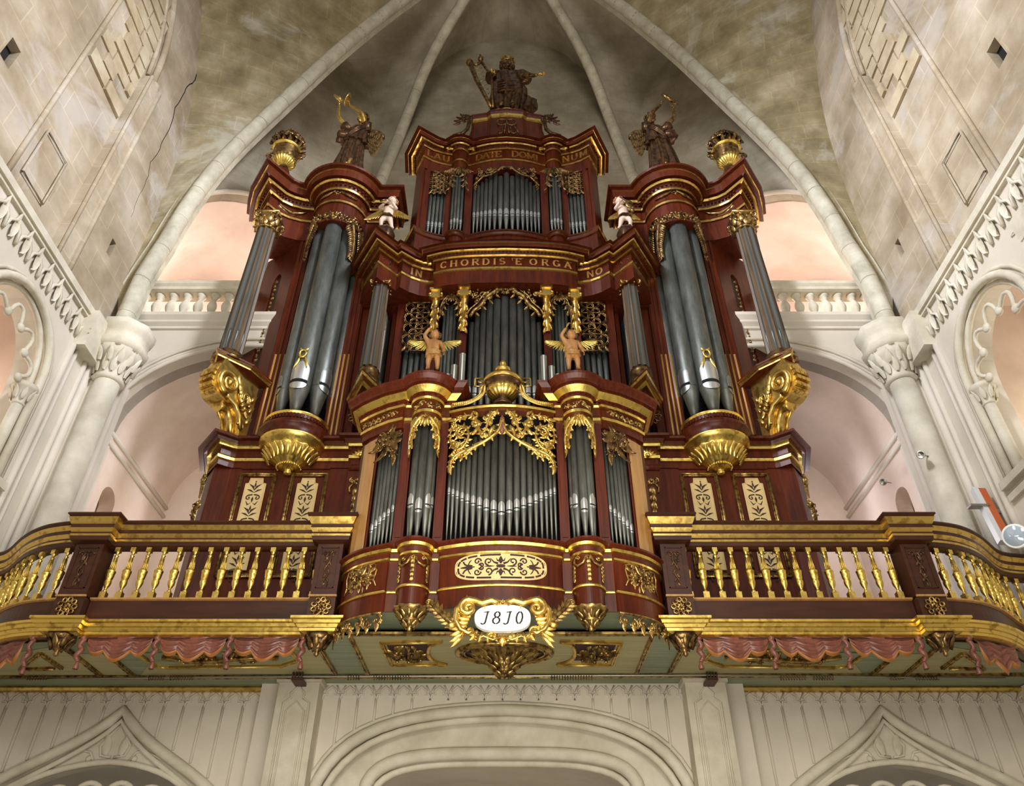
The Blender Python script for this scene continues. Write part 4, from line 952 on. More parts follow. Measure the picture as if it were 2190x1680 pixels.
# pipes: centre bay
tot = 19; rs = [.026 + .024 * (1 - abs(i - 9) / 9) ** 1.1 for i in range(tot)]; sc_ = 1.40 / (2 * sum(rs)); rs = [r * sc_ for r in rs]; x = -.70
for i, r in enumerate(rs):
    cx = x + r; x += 2 * r; q = abs(cx) / .7; y = 8.36 + .15 * q * q
    organ_pipe(POS, cx, y, ZT - .01, Z(1099, y) + (0) - .0 + .19 * q + (.12 * q * q), 7.62 - .45 * q, r * .94, -90)
for s in (1, -1):
    for k, (dx, dy) in enumerate(((0, -.105), (-.085, -.06), (.085, -.06), (-.125, .03), (.125, .03))):
        y = 8.43 + dy; organ_pipe(POS, s * (-1.02 + dx), y, ZT - .01, (Z(1093, y, 888) if k == 0 else Z(1083, y, 888)), 7.75, .05 if k < 3 else .038, -90 + s * (-dx) * -500)
    fz, Lz = surf([(-1.66, 8.67), (-1.5, 8.58), (-1.34, 8.51)])
    for k in range(6):
        r = .031 - .0014 * k; p = fz(.03 + Lz * k / 6.1, 0, -.01); p2 = fz(.031 + Lz * k / 6.1, 0, .99); face = degrees_ = math.degrees(atan2((p2 - p).y, (p2 - p).x))
        if s == -1: face = 180 - face
        organ_pipe(POS, s * p.x, p.y, ZT - .01, ZT + .31 + .045 * k, 7.75 - .04 * k, r, face)
# carvings -------------------------------------------------------------
# centre: two mirrored panels of pierced scrolls meeting at a leaf
def positive_spandrel():
    m = MB(); fz, Lz = surf([(-.71, 8.40), (-.55, 8.34), (-.36, 8.29), (-.18, 8.26), (0, 8.25)]); zt = Z(885, 8.25)
    def P(px, py): q = at(px, py, 8.3); return (q.x + .71, q.z)
    def crv(pts, r=.016, mm=0):
        r *= 1.35; Q_ = [(p.x, p.y) for p in smooth_curve([(*P(*q), 0) for q in pts], 5)]
        for i_ in range(2, len(Q_) - 1, 3):
            for sg in (-1, 1): leaf(m, fz, *Q_[i_], atan2(Q_[i_ + 1][1] - Q_[i_][1], Q_[i_ + 1][0] - Q_[i_][0]) + sg * .8, .075, .042, .03, mm, sg * .8)
        m.tube([fz(a, b, .01) for a, b in [(p.x, p.y) for p in smooth_curve([(*P(*q), 0) for q in pts], 5)]], lambda t: r * (1.15 - .5 * t), 6, mm)
    crv([(1072, 890), (1060, 886), (1050, 900), (1042, 922), (1032, 930), (1022, 900), (1010, 888), (985, 890), (968, 905), (962, 925)], .016)
    crv([(1078, 900), (1070, 925), (1045, 945), (1015, 958), (985, 965), (968, 975), (963, 990)], .02)
    crv([(962, 925), (965, 942), (980, 948), (1000, 940)], .014)
    crv([(965, 950), (985, 957), (1000, 945), (1005, 925), (995, 910), (982, 910), (976, 922), (984, 932)], .016)
    crv([(1015, 958), (1000, 972), (985, 975), (966, 962)], .013)
    for (px, py, r, a, h) in ((1048, 893, .06, pi, 1), (1020, 905, .055, 0, -1), (990, 922, .085, .5, 1), (972, 962, .06, 1.5, -1), (1040, 932, .05, 2, 1), (968, 905, .05, 2, -1)):
        u, v = P(px, py); scroll(m, fz, u, v, r, a, 1.25, h, .017, leaves=9, lw=1.7)
    for (px, py, a, L) in ((1060, 915, -2.2, .12), (1035, 948, -2.8, .13), (1010, 962, -3, .12), (985, 945, 2.6, .1), (1000, 895, 2.4, .12), (978, 892, 2.8, .1), (1012, 930, .8, .1), (962, 985, -1.7, .12), (970, 975, -2.4, .09), (1028, 915, 1.6, .1), (1050, 915, 1.2, .1), (995, 960, -.8, .08), (1025, 890, 2, .08)):
        u, v = P(px, py); leaf(m, fz, u, v, a, L * 1.5, L * .7, .035, 0, .8)
    return m
both(mk('pierced_spandrel', positive_spandrel(), 'gold', POS))
m = MB(); f = planemap((0, 8.23, Z(905, 8.25)), (1, 0, 0), (0, 0, 1)); leaf(m, f, 0, .0, -pi / 2, .2, .1, .03); leaf(m, f, 0, .02, pi / 2, .1, .07, .03); mk('centre_leaf', m, 'red_cloth', POS)
# tower heads
def tower_head(f, w, h, mm, seed=1, dens=1.):
    for e in (-1, 1):
        m_ = mm; pts = [(e * w * .05, h * .0), (e * w * .2, -h * .1), (e * w * .38, -h * .3), (e * w * .47, -h * .6), (e * w * .46, -h * .95)]
        mm.tube([f(a, b, .02) for a, b in pts], lambda t: w * .06 * (1.2 - .7 * t), 6)
        scroll(mm, f, e * w * .25, -h * .12, w * .15, pi / 2, 1.2, -e, w * .035, leaves=5); scroll(mm, f, e * w * .4, -h * .5, w * .1, pi / 2, 1.1, e, w * .03, leaves=4)
        for k in range(5): leaf(mm, f, e * w * (.3 + .04 * k), -h * (.3 + .16 * k), -pi / 2 + e * (.5 - .9 * (k % 2)), h * .22, w * .16, .03)
        for k in range(6): leaf(mm, f, e * w * (.05 + .07 * k), -h * .01, -pi / 2 + e * (.2 + .15 * k), h * .3, w * .15, .03); leaf(mm, f, e * w * (.3 + .03 * k), -h * (.2 + .12 * k), -pi / 2 - e * (.9 if k % 2 else .4), h * .2, w * .13, .03)
    rosette(mm, f, 0, -h * .02, w * .14, 0, 8, .03); leaf(mm, f, 0, -h * .05, -pi / 2, h * .3, w * .16, .03)
fz, Lz = surf(arcp((-1.02, 8.40), .19)); m = MB(); tower_head(shift(fz, Lz / 2, ZE + .02), Lz * .8, .48, m); both(mk('tower_head_carving', m, 'gold', POS))
# side bays: corner bouquets
m = MB(); fz, Lz = surf([(-1.80, 8.66), (-1.68, 8.57), (-1.52, 8.48), (-1.35, 8.41)]); f = shift(fz, Lz * .72, ZE - .17); rosette(m, f, 0, 0, .07, 0, 7, .04)
for k in range(13):
    a = radians(-110 + k * 27); L = .2 if k not in (0, 1, 2, 12) else .34; leaf(m, f, .03 * cos(a), .03 * sin(a), a, L * (.75 if cos(a) > 0 else 1.1), .1, .03, 0, .9 if k % 2 else -.9)
spray(m, f, -.04, -.03, .34, .34, 0, 9, 26, hh=.04); spray(m, f, .06, -.22, .16, .3, 0, 10, 12, hh=.03)
scroll(m, f, -.16, .1, .06, 0, 1.2, 1, .014); scroll(m, f, .05, -.2, .05, 0, 1.2, -1, .014); leaf(m, f, .07, -.24, -pi / 2, .2, .08, .03)
both(mk('bay_corner_carving', m, 'bronze_gold', POS))
# plinth carvings
m = MB(); fz, Lz = surf(PL[:21]); f = shift(fz, Lz * .58, 5.5)
for e in (-1, 1):
    scroll(m, f, e * .11, .02, .07, pi / 2, 1.3, -e, .012); scroll(m, f, e * .17, -.1, .05, 0, 1.2, e, .011); scroll(m, f, e * .15, .11, .045, 0, 1.2, e, .010)
    m.tube([f(0, .1, .01), f(e * .1, .13, .015), f(e * .22, .12, .01), f(e * .25, .04, .01), f(e * .22, -.08, .01), f(e * .26, -.16, .01)], .011, 5)
spray(m, f, 0, -.02, .42, .3, 0, 17, 30, hh=.02)
for k in range(5): leaf(m, f, 0, 0, radians(50 + 20 * k), .16, .05, .03)
rosette(m, f, 0, -.03, .05); leaf(m, f, 0, -.05, -pi / 2, .13, .07, .03)
both(mk('plinth_carving', m, 'old_gold', POS))
m = MB(); fz, Lz = surf(arcp((-1.02, 8.40), .178)); f = shift(fz, Lz / 2, z_m0 - .12); husks(m, f, 0, -.04, .27, .09, 5, 0, .025)
for e in (-1, 1):
    m.tube([f(e * .02, 0, .01), f(e * .06, -.09, .02), f(e * .12, -.12, .02), f(e * .17, -.08, .02), f(e * .17, .0, .01)], .016, 6); scroll(m, f, e * .13, -.02, .035, 0, 1.2, e, .010, leaves=3); husks(m, f, e * .2, -.08, .2, .05, 4, 0, .02)
rosette(m, f, 0, -.02, .035); both(mk('tower_garland', m, 'old_gold', POS))
m = MB(); c = (-1.02, 8.40, z_ap)
m.lathe([(0, -.25), (.02, -.245), (.03, -.225), (.022, -.205), (.04, -.19), (.05, -.16), (.09, -.14), (.1, -.12), (.085, -.1), (.14, -.06), (.16, -.05), (.19, -.015), (.2, .01)], c, 24, rf=lambda a, z: 1 + .06 * cos(12 * a))
for rr, zz, n_, L in ((.04, -.2, 8, .09), (.1, -.11, 12, .1)):
    for k in range(n_): a = 2 * pi * k / n_; fl = planemap((c[0] + rr * cos(a), c[1] + rr * sin(a), c[2] + zz), (-sin(a), cos(a), 0), (cos(a) * .7, sin(a) * .7, .7)); leaf(m, fl, 0, 0, pi / 2, L, .05, .025)
both(mk('tower_pendant', m, 'old_gold', POS))
m = MB(); fz, Lz = surf(PL[:21]); f = shift(fz, 0, z_ap - .02)
for k in range(7): scroll(m, f, Lz * (.1 + .14 * k), -.08 - .03 * (k % 2), .062, pi / 2, 1.4, 1 if k % 2 else -1, .014, leaves=7, lw=1.3); leaf(m, f, Lz * (.1 + .14 * k), -.1, -pi / 2, .12, .07, .02)
m.tube([f(Lz * t, -.0, .01) for t in [i / 12 for i in range(13)]], .016, 5)
for k in range(3): leaf(m, f, .02 + k * .03, -.02, -pi / 2 - .3 + .2 * k, .2, .07, .02)
both(mk('apron_carving', m, 'old_gold', POS))
# centre fret panel (cream oval with dark arabesques)
fz, Lz = surf(PF); mid = Lz / 2; zc = (Z(1176, 8.22) + Z(1241, 8.22)) / 2 - 0.01; f = shift(fz, mid, zc); hw, hh = .535, .165
def stadium(a, b, e=.55, n=40): return [(a * (abs(cos(t)) ** e) * (1 if cos(t) > 0 else -1), b * (abs(sin(t)) ** e) * (1 if sin(t) > 0 else -1)) for t in [2 * pi * i / n for i in range(n)]]
m = MB(); po = stadium(hw, hh, .62)
nst = 16; rows = []
for j in range(-14, 15):
    x = hw * j / 14; zz = hh * max(0., 1 - abs(x / hw) ** 3.2) ** (1 / 3.2) if False else hh * (max(0., 1 - abs(x / hw) ** (2 / .62))) ** (.62 / 2)
    rows.append([f(x, -zz, .012), f(x, zz, .012)])
m.grid([[r[0] for r in rows], [r[1] for r in rows]], 0, False); m.tube([f(a, b, .01) for a, b in po], .009, 5, closed=True)
fp_ = mk('fret_panel', m, 'cream_panel', POS, label='cream oval panel with dark fretwork scrolls')
m = MB(); L_ = .016
po2 = stadium(hw * .93, hh * .86, .62, 64)
for k in range(16): ribbon(m, f, po2[k * 4:k * 4 + 4], .022, 0, L_); disc(m, f, *po2[(k * 4 - 1) % 64], .012, 0, L_)
disc(m, f, 0, 0, .055, 0, L_, .022)
for ex in (-1, 1):
    for ey in (-1, 1):
        for cx, cy, r, a, hd in ((.14, .06, .05, -pi / 2, 1), (.27, .065, .045, pi, -1), (.22, .015, .03, 0, 1)):
            pts = spiral_pts(cx * ex, cy * ey, r, a if ex > 0 else pi - a, 1.0, hd * ex * ey, 16, .3); ribbon(m, f, pts, lambda t: .02 - .008 * t, 0, L_); disc(m, f, *pts[-1], .012, 0, L_)
        ribbon(m, f, [(ex * .03, ey * .03), (ex * .08, ey * .05), (ex * .12, ey * .1)], lambda t: .025 * (1 - t) + .006, 0, L_); ribbon(m, f, [(ex * .36, ey * .005), (ex * .42, ey * .04), (ex * .44, ey * .075)], lambda t: .02, 0, L_)
        ribbon(m, f, [(ex * .33, ey * .01), (ex * .38, ey * .03), (ex * .36, ey * .07), (ex * .34, ey * .09)], lambda t: .022 * (1 - t) + .006, 0, L_)
    ribbon(m, f, [(ex * .3, 0), (ex * .4, 0), (ex * .47, 0)], lambda t: .012 + .02 * sin(pi * t), 0, L_); ribbon(m, f, [(ex * .07, 0), (ex * .13, 0), (ex * .19, 0)], lambda t: .004 + .018 * sin(pi * t), 0, L_)
for ey in (-1, 1):
    ribbon(m, f, [(0, ey * .03), (0, ey * .07), (0, ey * .12)], lambda t: .012 + .045 * sin(pi * t), 0, L_)
    for ex in (-1, 1): ribbon(m, f, [(0, ey * .06), (ex * .04, ey * .07), (ex * .05, ey * .1)], lambda t: .02 * (1 - t) + .006, 0, L_)
mk('fretwork', m, 'fret_dark', fp_)  # dark ribbons on the cream stand in for the shade behind pierced wood
# cartouche with the date
CY = 7.98; car = MB(); f = planemap((at(1075, 1326, CY).x, CY, at(1075, 1326, CY).z), (1, 0, 0), (0, .15, 1))
ow, oh = .30, .155
ov = [(ow * (abs(cos(t)) ** .75) * (1 if cos(t) > 0 else -1), oh * (abs(sin(t)) ** .8) * (1 if sin(t) > 0 else -1)) for t in [2 * pi * i / 40 for i in range(40)]]
cm = MB(); 
for e in (-1, 1):
    pts = [(e * .04, .17), (e * .12, .21), (e * .22, .17), (e * .3, .2)] + spiral_pts(e * .37, .12, .1, pi / 2 if e > 0 else pi / 2, 1.5, -e, 22)
    cm.tube([f(a, b, .05) for a, b in pts], lambda t: .035 * (1.2 - .6 * t), 8)
    cm.tube([f(e * a, b, .04) for a, b in ((.42, .2), (.5, .1), (.5, -.03), (.44, -.13), (.36, -.17), (.3, -.14))], lambda t: .032 * (1.1 - .4 * t), 8)
    scroll(cm, f, e * .33, -.13, .06, 0, 1.3, e, .02, leaves=4); scroll(cm, f, e * .1, .19, .05, pi / 2, 1.3, e, .02, leaves=4)
    for k in range(9): leaf(cm, f, e * (.32 + .012 * k), .10 - .035 * k, (0 if e > 0 else pi) + e * (.9 - .22 * k), .19, .065, .05)
    for k in range(6): leaf(cm, f, e * (.38 + .025 * k), .2 - .05 * k, pi / 2 - e * (.2 + .3 * k), .1, .07, .05)
    for k in range(4): leaf(cm, f, e * (.1 + .06 * k), -.16, -pi / 2 + e * (.4 * k - .5), .11, .06, .04)
    for k in range(3): leaf(cm, f, e * (.12 + .09 * k), .17, pi / 2 - e * (.2 * k - .3), .1, .07, .06)
    scroll(cm, f, e * .12, -.19, .05, 0, 1.2, -e, .016, leaves=5); scroll(cm, f, e * .28, -.2, .035, 0, 1.2, e, .012, leaves=3)
    cm.tube([f(e * .02, -.2, .03), f(e * .1, -.24, .03), f(e * .2, -.19, .02), f(e * .27, -.23, .02)], .014, 6); leaf(cm, f, e * .2, .16, -pi / 2 - e * .2, .13, .08, .07)
leaf(cm, f, 0, -.17, -pi / 2, .14, .1, .04); rosette(cm, f, 0, .2, .06)
CA = mk('date_cartouche', cm, 'gold', POS)
m = MB(); m.prism(ov, lambda u, v, w: f(u, v, .055 - w), .05); mk('date_plate', m, 'white_paint', CA, label='white oval plate with the date')
f2 = lambda u, v, w=0.: f(u + v * .12, v, .055 + w)
xx_ = -text_w('1810', .14, .3, 1.) / 2 + .02
for ch in '1810': m = MB(); xx_ = text_on(m, ch, f2, xx_, -.07, .14, 0, .004, .052, .3); mk('date_numeral', m, 'ink', CA)
for e in (1,):
    m = MB(); f = planemap((-.55, 8.08, 4.86), (1, 0, 0), (0, .3, 1))
    m.tube([f(.1, -.2, .02), f(-.02, -.1, .03), f(-.14, .02, .03), (f(-.22, .12, .03))], lambda t: .03 * (1.2 - .5 * t), 7)
    for k in range(7):
        for sg in (-1, 1): leaf(m, f, .08 - .042 * k, -.18 + .042 * k, radians(135) + sg * (.55 - .03 * k), .13, .06, .04, 0, sg * .9)
    scroll(m, f, -.24, .13, .045, 0, 1.3, 1, .015, leaves=3); both(mk('palm_spray', m, 'old_gold', POS))
# struts that carry the outer ends
# ---- urn with festoons on the centre cornice (stands on the organ)
def lathe_thing(name, label, cat, base, prof_, mats, seg=24, **kw): pass
ZU = pa[-1][1]
U = thing('lidded_urn', 'gilt and dark bronze lidded urn with leaf festoons on the centre of the small organ', 'urn', (0, 8.38, ZU))
m = MB(); m.lathe([(.13, 0), (.13, .05), (.07, .08), (.07, .11), (.12, .13)], (0, 8.38, ZU), 20, 0); mk('urn_foot', m, 'dark_bronze', U)
m = MB(); m.lathe([(.09, .12), (.16, .15), (.2, .21), (.215, .27)], (0, 8.38, ZU), 72, 0, rf=lambda a, z: 1 + .1 * abs(cos(10 * a))); mk('gadroons', m, 'bright_gold', U)
m = MB(); m.lathe([(.17, .22), (.22, .28), (.25, .34), (.26, .37)], (0, 8.38, ZU), 24); mk('bowl', m, 'dark_bronze', U)
m = MB(); m.lathe([(.26, .36), (.28, .38), (.28, .41), (.25, .45), (.16, .51), (.1, .54), (.06, .56), (.06, .59)], (0, 8.38, ZU), 24); mk('lid', m, 'gold', U)
m = MB(); m.lathe([(.06, .57), (.11, .61), (.12, .64), (.08, .67), (.03, .7), (.03, .72), (.05, .74), (.045, .78), (.01, .83), (0, .84)], (0, 8.38, ZU), 20); mk('finial', m, 'gold', U)
for e in (-1, 1):
    m = MB(); f = planemap((e * .33, 8.38, ZU + .40), (1, 0, 0), (0, 0, 1)); ps = [(-.06, -.05), (.06, -.05), (.06, .09), (-.06, .09), (-.06, .02), (.01, .02), (.01, .05)]; m.tube([f(e * a, b, 0) for a, b in ps], .014, 6); mk('handle', m, 'gold', U)
    m = MB(); P = smooth_curve([(e * .25, 8.28, ZU + .3), (e * .3, 8.28, ZU + .12), (e * .45, 8.32, ZU + .03), (e * .66, 8.38, ZU + .02)], 8)
    m.tube(P, .022, 6)
    for i in range(0, len(P) - 1):
        d = (P[i + 1] - P[i]).normalized(); ff = planemap(P[i], d, Vector((0, -1, 0)).cross(d), (0, -1, 0))
        for sg in (-.5, 0, .5): leaf(m, ff, 0, 0, sg * .8, .085, .04, .03)
    mk('festoon', m, 'gold', U)
# ---- loose trumpet-like pipes standing beside the cherubs
n_ = 0
for s in (1, -1):
    T = thing('pipe_rack', 'row of three small open-topped pipes in a metal holder beside the %s trumpeting cherub' % ('left' if s == 1 else 'right'), 'organ pipes', (s * -.66, 8.55, ZC), 'small open pipe groups on the small organ')
    for k, (dx, hh) in enumerate(((-.07, .33), (.02, .5), (.13, .72))):
        if s == -1: hh -= .02 * k
        x = s * (-.72 + dx); m = MB(); r = .045; m.lathe([(.012, 0), (r, .1), (r, hh), (r + .004, hh + .005), (r - .006, hh + .004), (r - .008, hh - .12)], (x, 8.5, ZC - .0), 16, caps=False); m.lathe([(0, hh - .02), (r - .004, hh - .02)], (x, 8.5, ZC), 12, 1, caps=False); mk('organ_pipe', m, ['mid_tin', 'black'], T)  # black disc under the rim stands in for the shade inside the pipe
    m = MB(); m.box((min(s * -.88, s * -.58), 8.44, ZC + .06), (max(s * -.98, s * -.58), 8.56, ZC + .08)); m.box((s * -.6 - .01, 8.46, ZC), (s * -.6 + .01, 8.54, ZC + .08)); m.box((s * -.86 - .01, 8.46, ZC), (s * -.86 + .01, 8.54, ZC + .08)); mk('holder', m, 'black', T)
# ================================================================ GREAT ORGAN CASE
ORG = thing('great_organ', 'tall mahogany and gilt main organ with side towers, standing behind the gallery rail', 'organ', (0, 11.2, 5.12))
WG = ['mahogany', 'gold', 'bronze_gold']
# ---- base storey
BP = [(-5.3, 11.9), (-5.12, 11.25), (-4.82, 10.88), (-4.68, 10.98), (-4.6, 11.02), (-2.62, 11.02), (-2.6, 10.93), (-2.2, 10.93), (-2.2, 11.02), (0, 11.02)]
m = MB(); m.sweep([BP[0]] + [(-5.12, 11.3), (-4.9, 11.0), (-4.62, 11.04), (-2.2, 11.04)], [(0, 5.12), (0, 8.95)]); mk_base = both(mk('base_panel', m, 'mahogany', ORG))
m = MB(); m.box((-2.3, 11.04, 5.12), (2.3, 11.1, 10.2)); mk('lower_back', m, 'mahogany', ORG)
pb = prof(11.02, [(0, 1000, 0), (0, 988, 0), (.04, 985, 1), (.045, 979, 1), (0, 977, 0), (0, 962, 0), (.07, 959, 1), (.08, 951, 1), (.13, 949, 0), (.16, 942, 0), (.24, 936, 0), (.25, 931, 0)])
m = MB(); m.sweep(BP, pb + [(-.1, pb[-1][1] + .03, 0)]); cap(m, BP, [(0, 12), (-5.3, 12)], pb[-1][1] + .02); both(mk('base_cornice', m, ['mahogany', 'bright_gold'], ORG)); ZB = pb[-1][1] + .02
# front panels with cream fretwork
for x0, x1 in ((-4.43, -3.84), (-3.57, -2.97)):
    m = MB(); z1 = Z(1012, 11.0); z0 = Z(1225, 11.0) - .05; f = planemap(((x0 + x1) / 2, 11.03, (z0 + z1) / 2), (1, 0, 0), (0, 0, 1)); w, h = (x1 - x0) / 2, (z1 - z0) / 2
    for a, b in (((-w, -h), (w, -h)), ((w, -h), (w, h)), ((w, h), (-w, h)), ((-w, h), (-w, -h))):
        for q, r_ in ((0, .026), (.035, .012)):
            k = 1 - q / w; k2 = 1 - q / h; m.tube([f(a[0] * k, a[1] * k2, .01), f(b[0] * k, b[1] * k2, .01)], r_, 6)
    fr = mk('panel_frame', m, 'old_gold', ORG)
    m = MB(); pw, ph = .165, h - .1; pc = [(-pw, -ph), (pw, -ph), (pw, ph - .1), (pw - .05, ph - .09), (pw - .06, ph), (-pw + .06, ph), (-pw + .05, ph - .09), (-pw, ph - .1)]
    m.prism(pc, lambda u, v, ww: f(u, v, .03 - ww), .03); m.tube([f(u, v, .03) for u, v in pc], .012, 5, closed=True); fp2 = mk('fret_panel', m, 'cream_panel', fr, label='cream panel with dark fretwork')
    m = MB(); L_ = .036; y = ph - .13; disc(m, f, 0, ph - .06, .012, 0, L_)
    while y > -ph + .1:
        for e in (-1, 1):
            ribbon(m, f, [(0, y - .1), (e * .03, y - .03), (e * .1, y + .02)], lambda t: .006 + .03 * sin(pi * t), 0, L_); ribbon(m, f, [(0, y - .14), (e * .06, y - .1), (e * .12, y - .08)], lambda t: .006 + .022 * sin(pi * t), 0, L_)
            s_ = spiral_pts(e * .07, y - .24, .05, pi / 2, .9, -e, 12, .25); ribbon(m, f, [(e * .01, y - .18)] + s_, lambda t: .022 - .01 * t, 0, L_); disc(m, f, *s_[-1], .012, 0, L_)
            ribbon(m, f, [(e * .1, y - .3), (e * .06, y - .37), (e * .02, y - .34)], lambda t: .006 + .02 * sin(pi * t), 0, L_)
        ribbon(m, f, [(0, y - .04), (0, y), (0, y + .06)], lambda t: .004 + .03 * sin(pi * t), 0, L_); ribbon(m, f, [(0, y - .33), (0, y - .27), (0, y - .22)], lambda t: .004 + .035 * sin(pi * t), 0, L_); y -= .44
    mk('fretwork', m, 'fret_dark', fp2); both(fr)  # openings drawn as flat dark ribbons, shade behind them put into the colour
m = MB(); f = planemap((-3.7, 11.035, Z(1003, 11.0)), (1, 0, 0), (0, 0, 1)); m.obox(f(0, .03, .01), (.75, 0, 0), (0, .012, 0), (0, 0, .012)); both(mk('panel_moulding', m, 'mahogany', ORG))
# consoles and garlands beside the positive organ, corner pilaster carvings
def drop(m, f, L, w):
    rosette(m, f, 0, 0, w * .45, 0, 8, .05)
    for e in (-1, 1): scroll(m, f, e * w * .5, .02, w * .3, pi / 2, 1.2, -e, w * .1, leaves=4); m.tube([f(e * w * .3, -.03, .02), f(e * w * .65, -.12, .02), f(e * w * .55, -.22, .02)], w * .1, 6)
    husks(m, f, 0, -.1, L, w * .9, 5, 0, .05)
m = MB(); f = planemap((-2.43, 10.9, Z(1030, 10.9)), (1, 0, 0), (0, 0, 1)); drop(m, f, .68, .17); both(mk('garland', m, 'old_gold', ORG))
m = MB(); f = planemap((-2.43, 10.9, Z(968, 10.9)), (1, 0, 0), (0, 0, 1)); 
for k in range(7): leaf(m, f, 0, -.06, radians(10 + 26.6 * k), .16, .07, .05)
m.ball(f(0, -.07, .04), .04); both(mk('shell', m, 'bright_gold', ORG))
m = MB(); m.box((-2.6, 10.9, 5.12), (-2.22, 11.05, pb[0][1])); m.tube([(-2.6, 10.92, Z(1000, 10.9)), (-2.22, 10.92, Z(1000, 10.9))], .07, 10); both(mk('console', m, 'mahogany', ORG))
m = MB(); o = Vector((-5.02, 11.04, 7.9)); f = planemap(o, Vector((.62, -.78, 0)), (0, 0, 1), (-.78, -.62, 0)); f = shift(f, .0, .0)
scroll(m, f, 0, .45, .11, pi / 2, 1.3, 1, .03, leaves=5); leaf(m, f, .02, .35, -pi / 2, .25, .12, .05); rosette(m, f, 0, -.05, .1, 0, 8, .06); spray(m, f, 0, -.1, .26, .36, 0, 6, 14, hh=.07); husks(m, f, 0, -.28, .7, .14, 5, 0, .05)
both(mk('corner_garland', m, 'old_gold', ORG))

# ---- towers: round corbel with gilt bowl, pilasters with gilt reeds, pipes
TC = (-3.64, 10.98)
m = MB(); cc_ = [( .0, Z(918, 10.43) - .28, 0)]
zc = lambda py, off=0.: Z(py, 10.43 - off)
pc_ = [(.32, zc(942, 0), 1), (.44, zc(932), 1), (.50, zc(925), 1), (.56, zc(921), 1), (.57, zc(917), 1), (.55, zc(915), 0), (.62, zc(905), 0), (.63, zc(898), 0), (.58, zc(893), 0), (.54, zc(890), 0), (.54, zc(880), 0), (.56, zc(877), 1), (.56, zc(875), 1), (.5, zc(874), 0), (0.05, zc(874) + .01, 0)]
m.lathe([(r, z, mt) for r, z, mt in pc_], (*TC, 0), 40, 0)
ZF = zc(874)
dentils(m, arc2(TC, .545, 185, 355, 40), 0, zc(889), zc(881), .06, .03, .03)
both(mk('tower_corbel', m, ['mahogany', 'bright_gold'], ORG))
m = MB(); zb = zc(940); m.lathe([(0, zb - .34), (.05, zb - .33), (.07, zb - .29), (.05, zb - .26), (.09, zb - .25), (.17, zb - .22), (.19, zb - .2), (.21, zb - .18), (.3, zb - .12), (.38, zb - .03), (.46, zb + .05), (.45, zb + .1)], (*TC, 0), 48, 0, rf=lambda a, z: 1 + .05 * cos(16 * a))
for k in range(26):
    a = 2 * pi * k / 26; fl = planemap((TC[0] + .33 * cos(a), TC[1] + .33 * sin(a), zb - .14), (-sin(a), cos(a), 0), (cos(a) * .65, sin(a) * .65, .75)); leaf(m, fl, 0, 0, pi / 2, .24, .09, .035)
for k in range(30): a = 2 * pi * k / 30; m.ball((TC[0] + .2 * cos(a), TC[1] + .2 * sin(a), zb - .21), .02, 0, 6, 4)
both(mk('tower_bowl', m, 'bright_gold', ORG))
ZN = Z(470, 11.0)
for x0, x1 in ((-4.42, -4.06), (-3.2, -2.86)):
    m = MB(); m.box((x0, 11.02, ZB - .02), (x1, 11.4, 14.9)); w = x1 - x0
    for k in range(4): m.box((x0 + w * (.06 + .25 * k), 10.99, ZB + .15), (x0 + w * (.06 + .25 * k) + w * .13, 11.02, 14.7))
    m.box((x0 - .03, 10.96, ZB - .03), (x1 + .03, 11.04, ZB + .1)); pl_ = mk('pilaster', m, 'mahogany', ORG)
    m = MB(); zr = Z(757, 10.98)
    for k in range(3): m.tube([(x0 + w * (.225 + .25 * k), 10.995, ZB + .14), (x0 + w * (.225 + .25 * k), 10.995, zr)], .022, 8)
    mk('gilt_reeds', m, 'golden_wood', pl_); both(pl_)
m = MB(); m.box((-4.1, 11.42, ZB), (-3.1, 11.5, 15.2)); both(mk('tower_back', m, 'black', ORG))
for s in (1, -1):
    for k, (dx, dy, r, zm) in enumerate(((0, -.30, .185, 835), (-.31, -.16, .13, 838), (.31, -.16, .165, 833), (.50, .12, .12, 830), (-.47, .14, .10, 830))):
        X, Y_ = TC[0] + dx, TC[1] + dy; y = Y_
        zmm = Z(zm - 18, 10.55) + (.02 if k else -.02)
        if s == -1: pass
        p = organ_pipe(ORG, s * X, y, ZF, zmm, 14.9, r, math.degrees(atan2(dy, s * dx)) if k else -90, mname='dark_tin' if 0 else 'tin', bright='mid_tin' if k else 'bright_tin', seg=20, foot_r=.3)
        if k == 0:
            m = MB(); f = planemap((s * X, y - r - .0, zmm + .62), (1, 0, 0), (0, 0, 1)); m.tube([f(.06 * cos(a), .085 * sin(a), .03) for a in [2 * pi * i / 14 for i in range(14)]], .022, 6, closed=True)
            for e in (-1, 1): leaf(m, f, e * .05, -.08, -pi / 2 + e * .3, .25, .06, .03); leaf(m, f, e * .03, .09, pi / 2 - e * .6, .09, .05, .03)
            mk('mouth_ornament', m, 'bright_gold', p)
